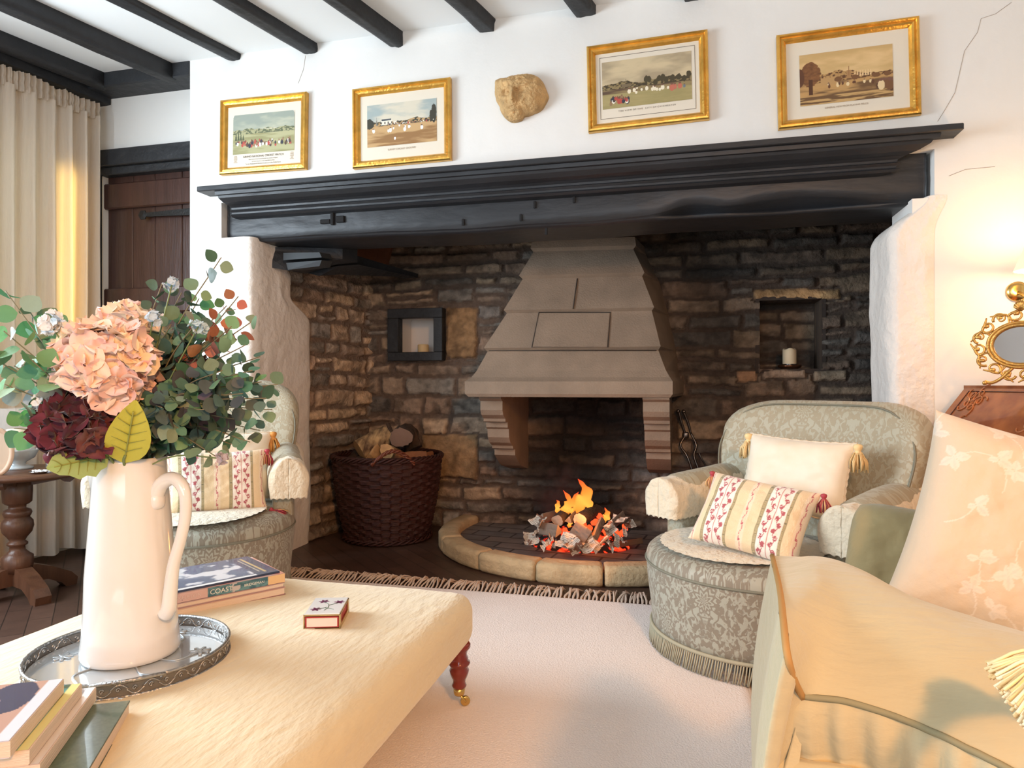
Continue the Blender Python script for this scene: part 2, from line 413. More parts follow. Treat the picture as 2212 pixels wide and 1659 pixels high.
# front wall: chimney breast with piers (rough) and plaster above the mantel beam
def wall_front():
    mb = MB()
    def blk(x0, x1, y0, y1, z0, z1):
        V, F = box(((x0+x1)/2, (y0+y1)/2, (z0+z1)/2), (x1-x0, y1-y0, z1-z0)); mb.add(V, F)
    blk(-2.285, XR, WY, 3.06, 1.70, H)
    blk(-2.285, -2.112, WY, 3.06, 1.525, 1.70)
    blk(0.872, XR, WY, 3.06, 1.525, 1.70)
    blk(-2.285, -2.02, WY, 3.02, 0, 1.50); blk(-2.285, -2.112, WY, 3.06, 1.50, 1.525)
    blk(0.80, XR, WY, 3.02, 0, 1.525)
    # lathing of the beam ends: ragged plaster edge
    mb2 = mb
    return mb2.build('wall_front', M_plaster, smooth=False)
wf = wall_front(); wf['kind'] = 'structure'
# rough rounded skin of the left pier (reveal) and right pier
def pier(name, path, z0, z1, seed, amp, mt, zfun=None, nz=90, ns=70):
    pts = curve([(p[0], p[1], 0) for p in path], ns)
    X = np.array([p.x for p in pts]); Y = np.array([p.y for p in pts])
    tx = np.gradient(X); ty = np.gradient(Y); l = np.hypot(tx, ty); nx, ny = ty/l, -tx/l
    s = np.cumsum(l)
    def f(U, V):
        i = np.rint(U*(ns-1)).astype(int); z = z0+(z1-z0)*V
        fade = np.clip((1-U)*7, 0, 1); d = fade*(fbm(s[i]*9+seed, z*7, seed, 4)-0.5)*amp + fade*(fbm(s[i]*2+3, z*1.6, seed+5, 2)-0.5)*amp*1.5
        x = X[i]+nx[i]*d; y = Y[i]+ny[i]*d
        if zfun: x, y, z = zfun(U, V, x, y, z)
        return x, y, z
    P, F, UV = grid(f, ns, nz)
    o = struct(name, P, F, mt, uv=UV); return o
def zl(U, V, x, y, z):
    back = sst(1.18, 1.30, z)*0.20+sst(1.40, 1.44, z)*0.05
    y = np.where(y > 2.9, 2.9+(y-2.9)*(1-back/0.42), y)
    return x, y, z
pier('wall_left_reveal', [(-2.2, 2.766), (-2.05, 2.765), (-1.975, 2.768), (-1.948, 2.80), (-1.945, 2.9), (-1.946, 3.1), (-1.95, 3.27), (-2.0, 3.30)], 0, 1.535, 3, 0.016, M_rough, zl)
def zr(U, V, x, y, z):
    k = sst(1.36, 1.53, z); x = x+k**2*0.13*np.clip((0.95-x)/0.25, 0, 1)
    return x, y, z
pier('wall_right_reveal', [(0.86, 3.06), (0.735, 3.03), (0.728, 2.93), (0.727, 2.82), (0.745, 2.773), (0.78, 2.768), (0.835, 2.7685), (0.87, 2.7688)], 0, 1.532, 9, 0.016, M_rough, zr)

# left: recessed wall with door, and window wall
DY = 2.90
mb = MB()
for a in ((-3.2, -2.285, DY+0.06, 3.1, 1.95, H), (-3.2, -2.92, DY, 3.1, 0, 1.95)):
    V, F = box(((a[0]+a[1])/2, (a[2]+a[3])/2, (a[4]+a[5])/2), (a[1]-a[0], a[3]-a[2], a[5]-a[4])); mb.add(V, F)
V, F = box((-2.74, DY+0.03, 2.16), (0.92, 0.06, 0.42)); mb.add(V, F)
V, F = box((-2.6, 3.15, 1.0), (1.2, 0.05, 2.0)); mb.add(V, F)
o = mb.build('wall_door_side', M_plaster, smooth=False); o['kind'] = 'structure'
def wall_box(name, x0, x1, y0, y1, holes, axis, m=M_plaster):
    """wall slab with rectangular holes; holes along the axis: (a0,a1,z0,z1)"""
    mb = MB(); a0, a1 = (y0, y1) if axis == 'y' else (x0, x1)
    cuts = sorted(holes); cur = a0
    def blk(p, q, z0, z1):
        if q-p < 1e-4: return
        if axis == 'y': V, F = box(((x0+x1)/2, (p+q)/2, (z0+z1)/2), (x1-x0, q-p, z1-z0))
        else: V, F = box(((p+q)/2, (y0+y1)/2, (z0+z1)/2), (q-p, y1-y0, z1-z0))
        mb.add(V, F)
    for h in cuts:
        blk(cur, h[0], 0, H); blk(h[0], h[1], 0, h[2]); blk(h[0], h[1], h[3], H); cur = h[1]
    blk(cur, a1, 0, H)
    o = mb.build(name, m, smooth=False); o['kind'] = 'structure'; return o
wall_box('wall_left', -3.30, -3.08, -2.6, 3.1, [(0.1, 1.75, 0.72, 1.98), (2.02, 2.62, 0.72, 1.98)], 'y')
wall_box('wall_right', 2.5, 2.7, -2.6, 3.1, [], 'y')
wall_box('wall_rear', -3.3, 2.7, -2.7, -2.5, [(-2.0, 0.8, 0.7, 2.0)], 'x')
M_winwood = mat('white_window_paint', (0.75, 0.76, 0.75), 0.5)
M_glass = mat('window_glass', (1, 1, 1), 0.0, trans=1.0, ior=1.0, spec=0.2)
def window(name, c, w, h, axis):
    mb = MB(); g = MB()
    def bar(u, z, su, sz):
        s = (0.05, su, sz) if axis == 'y' else (su, 0.05, sz); p = (c[0], c[1]+u, c[2]+z) if axis == 'y' else (c[0]+u, c[1], c[2]+z)
        V, F = box(p, s); mb.add(V, F)
    bar(0, h/2-.02, w, .04); bar(0, -h/2+.02, w, .04); bar(-w/2+.02, 0, .04, h); bar(w/2-.02, 0, .04, h)
    for k in range(1, max(2, int(w/0.45))): bar(-w/2+w*k/max(2, int(w/0.45)), 0, .022, h)
    bar(0, 0, w, .022)
    o = mb.build(name, M_winwood, smooth=False); o['kind'] = 'structure'
window('window_1', (-3.24, 2.32, 1.35), 0.60, 1.26, 'y')
window('window_2', (-3.24, 0.925, 1.35), 1.65, 1.26, 'y')
window('window_3', (-0.6, -2.6, 1.35), 2.8, 1.30, 'x')

# ceiling joists: VP well to the right; pixel of the near-bottom-right end corner on the wall
def beam_dir(): a = math.radians(13.4); return Vector((math.sin(a), math.cos(a), 0))
BD = beam_dir(); BN = Vector((BD.y, -BD.x, 0))
JL = ['black ceiling joist at far left, dying into the wall plate beside the curtain',
      'black ceiling joist ending on the wall plate just left of the chimney breast',
      'black ceiling joist ending above the leftmost gilt-framed print',
      'black ceiling joist ending between the two left gilt-framed prints',
      'black ceiling joist ending above the second gilt-framed print from the left',
      'black ceiling joist ending above the carved stone head',
      'black ceiling joist ending just left of the third gilt-framed print',
      'black ceiling joist of which only a corner of the end shows above third print']
# (px of left-bottom end, py, px of right-bottom end)
JE = [(205, 184, 227), (345, 163, 374), (494, 133, 521), (658, 117, 688), (845, 103, 873), (1039, 72, 1072), (1249, 38, 1290), (1484, 2, 1530)]
for k, (p0, py, p1) in enumerate(JE):
    A = aty(p0, py, WY-0.004); B = aty(p1, py-6, WY-0.004); wd = (B-A).x*0.97; zb = (A.z+B.z)/2 if k > 1 else 2.315
    if k < 2: A.z = B.z = zb
    cx = (A.x+B.x)/2; base = Vector((cx, WY+0.03, 0)); L = 5.1; n = 60
    def f(U, V, base=base, wd=wd, zb=zb, k=k):
        s = U*L; ang = V*2*PI; ca, sa = np.cos(ang), np.sin(ang)
        q = 1/np.maximum(np.abs(ca), np.abs(sa)); q = np.where(sa < 0, np.minimum(q, 1.33), q)
        hw = wd/2*(1+0.10*(fbm(s*2+k*7, s*0, 3, 2)-0.5)); hh = (H-zb)/2+0.02
        a = ca*q*hw; b = sa*q*hh
        b = b+np.where(b < 0, (fbm(s*3+k*3, ang, k, 3)-0.5)*0.012, 0); a = a+(fbm(s*3+k, ang+4, k+9, 3)-0.5)*0.010
        x = base.x-BD.x*s+BN.x*a; y = base.y-BD.y*s+BN.y*a; z = zb+hh+b
        return x, y, z
    P, F, UV = grid(f, n, 24, closev=True)
    F += [tuple(range(24)), tuple(59*24+j for j in range(24))[::-1]]
    o = mesh('ceiling_joist', P, F, M_beam, smooth=True); tag(o, JL[k], 'beam', 'black joists under the white ceiling')
# wall plate over the door side and the curtain-side beam
mb = MB(); V, F = box((-2.66, (WY+DY+.06)/2, (H+2.318)/2+0.01), (0.75, DY+.06-WY, H-2.318+0.02), bev=0.006); mb.add(V, F)
tag(mb.build('wall_plate', M_beam, smooth=False), 'short black wall plate crossing above the door, left of the chimney breast', 'beam')
P = aty(205, 215, 2.86)
mb = MB(); d = Vector((0.1495, 0.989, 0)); nrm = Vector((d.y, -d.x, 0)); e = Vector((-2.90, 2.90, 0)); s = e-d*3.9
q = [s-nrm*.10, s+nrm*.035, e+nrm*.035, e-nrm*.10]
V, F = hexa([(v.x, v.y, 2.285) for v in q]+[(v.x, v.y, H+.01) for v in q]); mb.add(V, F)
tag(mb.build('window_beam', M_beam, smooth=False), 'black painted beam running along the ceiling above the cream curtain', 'beam')

# door
dr = MB(); M_door = mat('stained_oak_door', (0.060, 0.027, 0.021), 0.33, bump=0.12, bs=18, var=0.3, vs=5, stretch=(7, 7, 0.7))
x0, x1 = -2.93, -2.24; xs = [aty(p, 600, DY+.03).x for p in (160, 230, 285, 333, 392, 420)]
for a, b in zip(xs[:-1], xs[1:]):
    V, F = box(((a+b)/2, DY+.05, 0.97), (b-a-.002, 0.03, 1.94), bev=0.004); dr.add(V, F)
do = dr.build('door_1', M_door, smooth=False); do['kind'] = 'structure'
def batten(pt, pb):
    z1 = aty(300, pt, DY+.02).z; z0 = aty(300, pb, DY+.02).z
    V, F = box(((x0+x1)/2, DY+.022, (z0+z1)/2), (x1-x0, 0.03, z1-z0), bev=0.006); o = mesh('batten', V, F, M_door, do, False)
batten(393, 448); batten(622, 676); batten(1010, 1070)
mb = MB(); zt = aty(300, 466, DY+.01).z; xa, xb = aty(312, 466, DY).x, aty(412, 466, DY).x
V, F = hexa([(xa, DY, zt-.010), (xb, DY, zt-.017), (xb, DY+.01, zt-.017), (xa, DY+.01, zt-.010), (xa, DY, zt+.010), (xb, DY, zt+.017), (xb, DY+.01, zt+.017), (xa, DY+.01, zt+.010)]); mb.add(V, F)
V, F = lathe([(0.0, 0), (.026, 0.001), (.026, .006), (.0, .008)], 6); mb.add([(v[0]+xa-.012, DY+.006-v[2], v[1]+zt) for v in V], F)
mb.build('strap_hinge', M_blackiron, do, smooth=False)
mb = MB()
for py in (578, 613):
    c = aty(203, py, DY-.01); V, F = tube([(c.x+.016*math.cos(t)*1.0, c.y, c.z+.026*math.sin(t)) for t in np.linspace(0, 2*PI, 20)[:-1]], .004, 6, closed=True); mb.add(V, F)
V, F = box((c.x-.01, DY+.004, aty(203, 596, DY).z), (.02, .008, .11), bev=.002); mb.add(V, F)
mb.build('latch', M_blackiron, do)
mb = MB(); z0, z1 = aty(300, 352, DY-.03).z, aty(300, 316, DY-.03).z
V, F = box((-2.62, DY-.005, (z0+z1)/2), (.72, .06, z1-z0), bev=.004); mb.add(V, F)
V, F = box((-2.62, DY+.012, z0-.02), (.72, .05, .04), bev=.004); mb.add(V, F)
o = mb.build('trim_1', M_beam, smooth=False); o['kind'] = 'structure'
mb = MB(); V, F = box((-2.975, DY+.01, .97), (.10, .07, 1.94)); mb.add(V, F); o = mb.build('trim_2', M_beam, smooth=False); o['kind'] = 'structure'

# ------------------------------------------------------------------ inglenook stonework
STONES = [lin(136, 118, 100), lin(122, 106, 92), lin(110, 100, 90), lin(150, 130, 108), lin(132, 112, 96), lin(104, 98, 92), lin(122, 116, 108), lin(146, 128, 110), lin(98, 90, 82)]
def rubble(W, Ht, seed, rmin=.055, rmax=.125, wmin=.14, wmax=.44):
    rnd = random.Random(seed); z = 0; S = []
    while z < Ht:
        h = rnd.uniform(rmin, rmax)
        if z+h > Ht-0.03: h = Ht-z+.001
        x = -rnd.uniform(0, .15)
        while x < W:
            w = rnd.uniform(wmin, wmax)
            if h > .095: w *= .8
            if h > .085 and rnd.random() < .35:
                k = h*rnd.uniform(.4, .6); S.append((x, x+w, z, z+k)); S.append((x, x+w, z+k, z+h))
            else: S.append((x, x+w, z, z+h))
            x += w
        z += h
    return S
def stonewall(name, O, ux, un, W, Ht, seed, step=.0085, holes=(), soot_shade=None, specials=(), bright=1.0, z0=0.0, thick=0.03):
    """O origin, ux unit along wall, un unit normal towards viewer; heightfield of coursed rubble with colour per stone"""
    S = rubble(W, Ht, seed); rnd = random.Random(seed+1)
    nx = int(W/step)+1; nz = int(Ht/step)+1
    X, Z = np.meshgrid(np.linspace(0, W, nx), np.linspace(0, Ht, nz), indexing='ij')
    wx = X+(fbm(X*9, Z*9, seed, 3)-.5)*.035+(fbm(X*32, Z*32, seed+8, 2)-.5)*.012
    wz = Z+(fbm(X*5+9, Z*9+4, seed+2, 3)-.5)*.04+(fbm(X*30, Z*30, seed+3, 2)-.5)*.013
    hgt = np.zeros_like(X); col = np.zeros(X.shape+(3,)); mort = np.array(lin(88, 74, 64)); col[:] = mort
    allS = [(s, None) for s in S]+[(s[:4], s[4]) for s in specials]
    for (a, b, c, d), spc in allS:
        gap = rnd.uniform(.005, .013)
        m = (wx > a) & (wx < b) & (wz > c) & (wz < d)
        if not m.any(): continue
        ed = np.minimum(np.minimum(wx-a, b-wx), np.minimum(wz-c, d-wz))[m]-gap
        t = np.clip(ed/0.011, 0, 1); t = t*t*(3-2*t); out = rnd.uniform(.3, 1.0)*thick; tilt = rnd.uniform(-.3, .3)
        hh = t*(out+tilt*(wz[m]-(c+d)/2)+(fbm(X[m]*26, Z[m]*40, seed+11, 3)-.5)*.014)
        base = np.array(spc if spc is not None else STONES[rnd.randrange(len(STONES))])*rnd.uniform(.75, 1.2)
        rough = fbm(X[m]*22+a, Z[m]*26, seed+21, 4)
        kk = base*(0.50+1.0*rough[:, None]); dark = sst(.60, .72, fbm(X[m]*11+5, Z[m]*15, seed+31, 4))*.45
        kk = kk*(1-dark[:, None])
        tc = np.clip(t*1.3, 0, 1)[:, None]
        hgt[m] = hh; col[m] = mort*(1-tc)+kk*tc
    hgt += (fbm(X*14, Z*14, seed+41, 4)-.5)*.010
    col *= (0.8+.4*fbm(X*3, Z*3, seed+51, 3))[..., None]
    P = np.stack([O[0]+ux[0]*X+un[0]*hgt, O[1]+ux[1]*X+un[1]*hgt, O[2]+Z], -1)
    if soot_shade is not None: col *= soot_shade(P[..., 0], P[..., 2])[..., None]
    col *= bright
    idx = np.arange(nx*nz).reshape(nx, nz); F = np.stack([idx[:-1, :-1], idx[1:, :-1], idx[1:, 1:], idx[:-1, 1:]], -1)
    keep = np.ones(F.shape[:2], bool); xc = X[:-1, :-1]+step/2; zc = Z[:-1, :-1]+step/2
    for h in holes: keep &= ~((xc > h[0]) & (xc < h[1]) & (zc > h[2]) & (zc < h[3]))
    F = F[keep]
    o = struct(name, P.reshape(-1, 3), F.tolist(), M_stone, col=col.reshape(-1, 3)); return o
BY = 3.86
def hb(px0, px1, py0, py1, y=BY-0.02, x0=-1.90):
    A = aty(px0, py0, y); B = aty(px1, py1, y); return (A.x-x0, B.x-x0, B.z, A.z)
nl = hb(858, 940, 684, 762); nr = hb(1641, 1776, 649, 797)
def soot_shade(x, z):
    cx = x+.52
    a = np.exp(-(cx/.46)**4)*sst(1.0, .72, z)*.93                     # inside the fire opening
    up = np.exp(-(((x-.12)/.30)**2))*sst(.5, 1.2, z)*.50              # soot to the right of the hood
    rt = sst(-.1, .2, x)*.40                                          # right side darker: smoke, plus its dimmer light painted into the stone
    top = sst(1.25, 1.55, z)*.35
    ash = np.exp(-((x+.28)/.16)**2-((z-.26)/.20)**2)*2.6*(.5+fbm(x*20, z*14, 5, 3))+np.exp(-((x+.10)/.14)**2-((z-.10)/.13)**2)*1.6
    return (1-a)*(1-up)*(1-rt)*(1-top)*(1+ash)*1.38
bs = hb(958, 1034, 664, 776); b2 = hb(905, 1035, 932, 1040)
sp = [(bs[0], bs[1], bs[2], bs[3], lin(138, 108, 76)), (b2[0], b2[1], b2[2], b2[3], lin(128, 104, 76))]
s1 = hb(1625, 1820, 622, 648); sp.append((s1[0], s1[1], s1[2], s1[3], lin(196, 158, 112)))
s1 = hb(1590, 1640, 798, 830); sp.append((s1[0], s1[1], s1[2], s1[3], lin(190, 150, 116)))
s1 = hb(1646, 1745, 798, 826); sp.append((s1[0], s1[1], s1[2], s1[3], lin(170, 150, 130)))
s1 = hb(1752, 1835, 798, 832); sp.append((s1[0], s1[1], s1[2], s1[3], lin(168, 148, 124)))
stonewall('wall_inglenook_back', (-1.90, BY, 0), (1, 0), (0, -1), 2.98, 1.98, 5, holes=(nl, nr), soot_shade=soot_shade, specials=sp)
dx, dy = -1.885+2.045, BY-2.93; L = math.hypot(dx, dy)
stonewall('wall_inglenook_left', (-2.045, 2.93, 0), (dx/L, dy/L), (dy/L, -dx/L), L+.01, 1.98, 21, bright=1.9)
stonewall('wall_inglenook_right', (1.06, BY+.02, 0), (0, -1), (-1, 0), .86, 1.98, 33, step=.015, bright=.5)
V, F = box((-.45, 3.5, 2.0), (3.2, .95, .06)); struct('ceiling_flue', V, F, mat('flue_soot', (.03, .027, .025), .95, bump=.5, bs=20), smooth=False)
# niches: recessed boxes
def niche(name, h, depth, m, x0=-1.90, pad=.0):
    xa, xb, za, zb = h[0]+x0-pad, h[1]+x0+pad, h[2]-pad, h[3]+pad; y0, y1 = BY-.01, BY+depth; t = .02; mb = MB()
    for c, s in ((((xa+xb)/2, y1+t/2, (za+zb)/2), (xb-xa+2*t, t, zb-za+2*t)), ((xa-t/2, (y0+y1)/2, (za+zb)/2), (t, y1-y0, zb-za)),
                 ((xb+t/2, (y0+y1)/2, (za+zb)/2), (t, y1-y0, zb-za)), (((xa+xb)/2, (y0+y1)/2, za-t/2), (xb-xa+2*t, y1-y0, t)),
                 (((xa+xb)/2, (y0+y1)/2, zb+t/2), (xb-xa+2*t, y1-y0, t))):
        V, F = box(c, s); mb.add(V, F)
    o = mb.build(name, m, smooth=False); o['kind'] = 'structure'; return (xa, xb, za, zb)
NL = niche('trim_3', nl, .20, mat('niche_plaster', (.78, .75, .72), .9, bump=.1, bs=20, es=0))
M_nst = brickmat('niche_stone', lin(96, 78, 60), lin(74, 62, 52), lin(60, 50, 44), .12, .05, .008, .95, bump=1.0)
NR = niche('trim_4', nr, .22, M_nst)
# stone-lined back of right niche
stonewall('wall_niche_back', (NR[0], BY+.215, NR[2]), (1, 0), (0, -1), NR[1]-NR[0], NR[3]-NR[2], 61, bright=.75, thick=.012)
# black timber frame of the left niche
fo = hb(839, 957, 668, 779, BY-.05)
fx0, fx1, fz0, fz1 = fo[0]-1.90, fo[1]-1.90, fo[2], fo[3]; ix = hb(862, 938, 688, 760, BY-.05); ix0, ix1, iz0, iz1 = ix[0]-1.90, ix[1]-1.90, ix[2], ix[3]
t = thing('niche_frame', 'square black painted timber frame around the small white wall niche', 'frame', ((fx0+fx1)/2, BY-.05, fz0))
for nm, a in (('top_rail', (fx0, fx1, iz1, fz1)), ('bottom_rail', (fx0, fx1, fz0, iz0)), ('stile', (fx0, ix0, iz0, iz1)), ('stile', (ix1, fx1, iz0, iz1))):
    V, F = box(((a[0]+a[1])/2, BY-.03, (a[2]+a[3])/2), (a[1]-a[0], .07, a[3]-a[2]), bev=.003); mesh(nm, V, F, M_beam, t, False, world=True)

# mantel: shelf, cornice, beam
t = thing('mantelpiece', 'long black painted oak mantelpiece with moulded shelf spanning the stone inglenook', 'mantelpiece', (-.62, WY, 1.52))
xs0, xs1 = -2.176, .936
V, F = box(((xs0+xs1)/2, (2.68+2.86)/2, 1.745), (xs1-xs0, .18, .024), bev=.003); mesh('mantel_shelf', V, F, M_mantel, t, False, world=True)
prof = [(2.700, 1.733), (2.702, 1.718), (2.712, 1.716), (2.716, 1.706), (2.735, 1.690), (2.757, 1.680), (2.768, 1.672), (2.770, 1.664), (2.762, 1.658), (2.770, 1.650), (2.772, 1.643), (2.765, 1.636), (2.775, 1.628), (2.800, 1.624), (2.84, 1.622), (2.84, 1.733)]
mb = MB(); n = len(prof)
Vc = []
for k, (y, z) in enumerate(prof):
    ins = (y-2.70); Vc.append((-2.095+ins*.55, y, z))
for k, (y, z) in enumerate(prof):
    ins = (y-2.70); Vc.append((.872-ins*1.75, y, z))
Fc = [tuple(range(n)), tuple(range(n, 2*n))[::-1]]+[(k, n+k, n+(k+1) % n, (k+1) % n) for k in range(n)]
mesh('cornice_moulding', Vc, Fc, M_mantel, t, False, world=True)
def fb(U, V):
    x = -2.108+U*(2.965)
    # section: V runs around front face bottom..; ragged lower edge with burnt hollow on the right
    zb = 1.530+(fbm(x*2.2, x*0, 4, 3)-.5)*.02
    hol = np.exp(-((x-.02)/.10)**2)*.035+np.exp(-((x-.40)/.26)**2)*.05
    chamf = np.clip(hol*1.6, 0.008, .2)
    s = V*4
    y = np.where(s < 1, 2.806+0*s, np.where(s < 2, 2.806+(s-1)*chamf*1.3+.004, np.where(s < 3, 2.82+(s-2)*.34, 3.17+0*s)))
    z = np.where(s < 1, 1.735-(1.735-zb-hol)*s, np.where(s < 2, zb+hol*(2-s)-.008*(s-1), np.where(s < 3, zb-.012, zb+(s-3)*.25)))
    y = y-(fbm(x*6, z*30, 7, 3)-.5)*.008*(s < 1.2)
    return x, y, z
P, F, UV = grid(fb, 260, 25)
nn = len(P); F = F+[tuple(range(25))[::-1], tuple(259*25+j for j in range(25))]
ob = mesh('lintel_beam', P, F, M_mantel, t, True, world=True)
# mortice pocket and nicks
M_mort = mat('old_mortice', (.008, .008, .009), .9); c = aty(718, 472, 2.80)
for ddx, ddz, w, h in ((0, 0, .016, .06), (-.035, -.012, .05, .02), (.04, -.006, .04, .03)):
    V, F = box((c.x+ddx, 2.799, c.z+ddz), (w, .012, h), bev=.003); mesh('mortice_patch', V, F, M_mort, t, False, world=True)
for px, py in ((1000, 480), (1125, 470), (1155, 442), (1240, 430), (1180, 500)):
    c = aty(px, py, 2.80); V, F = box((c.x, 2.801, c.z), (.012, .006, .03), bev=.002); mesh('wood_scar', V, F, M_mort, t, False, world=True)
# timbers and brick in the upper left corner behind the beam
t2 = thing('corner_bracket', 'black timber corner brace under the left end of mantel beam', 'beam', (-1.9, 3.2, 1.40))
a0 = D(552, 552, 3.35); a1 = D(640, 610, 3.35); a2 = D(872, 598, 3.98); a3 = D(690, 545, 3.6)
mb = MB()
V, F = extrude([D(548, 535, 3.3), D(552, 572, 3.3), D(625, 585, 3.32), D(690, 565, 3.32), D(740, 560, 3.4), D(740, 530, 3.4)], Vector((.03, .10, 0))); mb.add(V, F)
V, F = extrude([D(640, 585, 3.42), D(690, 596, 3.40), D(735, 574, 3.42), D(872, 602, 4.0), D(872, 594, 4.0), D(700, 545, 3.4)], Vector((.05, .10, .02))); mb.add(V, F)
mb.build('brace', M_beam, t2, False, world=True)
mb = MB(); V, F = extrude([D(612, 546, 3.28), D(690, 545, 3.26), D(695, 556, 3.26), D(612, 562, 3.28)], Vector((.0, .10, .01))); mb.add(V, F)
V, F = extrude([D(618, 568, 3.28), D(695, 562, 3.26), D(690, 575, 3.27), D(622, 583, 3.28)], Vector((.0, .10, .01))); mb.add(V, F)
mb.build('packing_slate', mat('slate', (.04, .048, .055), .6), t2, False, world=True)
mb = MB(); V, F = extrude([D(722, 512, 3.75), D(846, 530, 4.0), D(830, 585, 4.02), D(722, 556, 3.78), D(640, 548, 3.6)], Vector((0, .03, .0))); mb.add(V, F)
o = mb.build('trim_5', mat('red_flue_brick', (.13, .045, .022), .9, bump=.5, bs=30, var=.3), smooth=False); o['kind'] = 'structure'

# ------------------------------------------------------------------ stone hood
HB = BY-.01
LV = [  # py, pxL, pxR, front y, px of the right back corner
 (515, 1151, 1371, 3.545, 1392), (533, 1146, 1374, 3.535, 1396), (541, 1153, 1368, 3.545, 1399),
 (592, 1121, 1392, 3.470, 1424), (600, 1129, 1387, 3.488, 1426), (667, 1088, 1413, 3.390, 1444), (674, 1095, 1408, 3.408, 1445),
 (750, 1045, 1427, 3.298, 1461), (758, 1053, 1422, 3.318, 1462), (800, 1030, 1438, 3.255, 1466), (815, 1018, 1447, 3.225, 1470), (824, 1004, 1453, 3.195, 1477), (851, 1004, 1453, 3.190, 1477), (858, 1012, 1448, 3.20, 1474)]
def hood_level(l):
    py, a, b, y, rb = l; zz = D(1240, py, 1).z-CAMZ
    A = aty(a, py, y-.03); zc = (A.x*FW[0]+A.y*FW[1]); z = A.z
    B = aty(b, py, y+.03); z2 = z*.5+B.z*.5
    xb = aty(rb, py, HB).x; xa = A.x-.03
    return [(A.x, A.y, z2), (B.x, B.y, z2), (xb, HB, z2), (xa, HB, z2)]
t = thing('hood', 'grey sandstone chimney hood of stepped tapering courses over the fire', 'chimney hood', (-.55, 3.4, .8))
def hood_part(name, ls, m=M_hood):
    mb = MB(); R = [hood_level(l) for l in ls[::-1]]; V = [p for r in R for p in r]; F = [(3, 2, 1, 0)]
    for k in range(len(R)-1):
        for j in range(4): F.append((k*4+j, k*4+(j+1) % 4, k*4+4+(j+1) % 4, k*4+4+j))
    F.append(tuple(len(R)*4-4+j for j in range(4))); mb.add(V, F); return mb.build(name, m, t, False, world=True)
hood_part('cap_course', LV[0:3]); hood_part('upper_course', LV[2:5]); hood_part('middle_course', LV[4:7])
hood_part('lower_course', LV[6:9]); hood_part('lip', LV[8:14])
# carved joints and raised centre panel
def on_hood(px, py, out=.0):
    for a, b in zip(LV[:-1], LV[1:]):
        if a[0] <= py <= b[0]:
            k = (py-a[0])/(b[0]-a[0]); y = a[3]+(b[3]-a[3])*k; w = (px-a[1])/(a[2]-a[1]); return aty(px, py, y-.03+.06*w-out)
mb = MB()
V, F = hexa([on_hood(1151, 749, -.01), on_hood(1311, 749, -.01), on_hood(1311, 749, .006), on_hood(1151, 749, .006), on_hood(1166, 676, -.01), on_hood(1317, 676, -.01), on_hood(1317, 676, .006), on_hood(1166, 676, .006)])
mb.add(V, F); mb.build('centre_panel', M_hood, t, False, world=True)
mb = MB()
for pts in (((1149, 750), (1164, 675), (1319, 675), (1313, 750)), ((1247, 602), (1238, 667))):
    V, F = tube([on_hood(*p, .002) for p in pts], .0028, 6); mb.add(V, F)
V, F = tube([on_hood(p, 757, .004) for p in (1056, 1200, 1418)], .0022, 5); mb.add(V, F)
mb.build('joint', mat('joint_dirt', (.045, .035, .028), .95), t, True, world=True)
# corbels
def corbel(px0, px1, xt, seed, prof=None):
    A = aty(px0, 862, 3.24); B = aty(px1, 862, 3.24)
    pr = [(3.24, .825), (3.24, .778), (3.27, .765), (3.268, .72), (3.285, .695), (3.325, .675), (3.33, .66), (3.37, .655), (3.372, .628), (3.395, .618), (3.40, .575), (3.43, .545), (3.48, .525), (3.485, .51), (3.53, .502), (3.53, .47), (3.60, .43), (3.66, .40), (HB, .36), (HB, .825)]
    V, F = extrude([(A.x, y, z) for y, z in pr], (B.x-A.x, 0, 0)); V = [(x, y, z-.0) for x, y, z in V]
    return mesh('corbel', V, F, M_hood, t, False, world=True)
corbel(1034, 1082, 0, 1); corbel(1388, 1446, 0, 2)
V, F = extrude([aty(1425, 745, HB), aty(1452, 745, HB), aty(1452, 680, HB), aty(1424, 684, HB)], (0, -.14, 0))

# ------------------------------------------------------------------ hearth
hc = (-.47, 3.62); ha, hbb = .82, .78
def ell(th, dr=0.0): return (hc[0]+(ha+dr)*math.cos(th), hc[1]-(hbb+dr)*math.sin(th))
t = thing('hearth', 'raised semicircular brick hearth edged with rounded buff sandstone kerb', 'hearth', (hc[0], 3.3, 0))
N = 48; pts = [ell(-.27+(PI+.54)*k/N, -.06) for k in range(N+1)]
V, F = extrude([(x, min(y, BY-.02), .0) for x, y in pts], (0, 0, .045))
M_hb = brickmat('hearth_brick', (.20, .155, .13), (.14, .12, .115), (.05, .04, .035), .22, .11, .006, .8, rot=.12, bump=.7)
mesh('paving', V, F, M_hb, t, False, world=True)
ths = [-.27, .22, .62, 1.02, 1.40, 1.76, 2.14, 2.60, PI+.27]
for k in range(len(ths)-1):
    def f(U, V, a=ths[k]+.006, b=ths[k+1]-.006, k=k):
        th = a+(b-a)*U; s = V*2*PI; ca, sa = np.cos(s), np.sin(s); q = np.minimum(1/np.maximum(np.abs(ca), np.abs(sa)), 1.30)
        e = 1-np.clip(np.abs(U-.5)*2-.96, 0, 1)*2.0
        r = ca*q*.055*e; z = .044+sa*q*.044*e
        nz = (fbm(th*12+k*5, s*1.2, k, 3)-.5)*.010; r = r+nz; z = np.maximum(z+nz*.6, 0)
        x = hc[0]+(ha-.05+r)*np.cos(th); y = hc[1]-(hbb-.05+r)*np.sin(th)
        return x, np.minimum(y, BY-.01), z
    P, F, UV = grid(f, 24, 20, closev=True); F += [tuple(range(20)), tuple(23*20+j for j in range(20))[::-1]]
    mesh('kerb_stone', P, F, M_kerb, t, True, world=True)

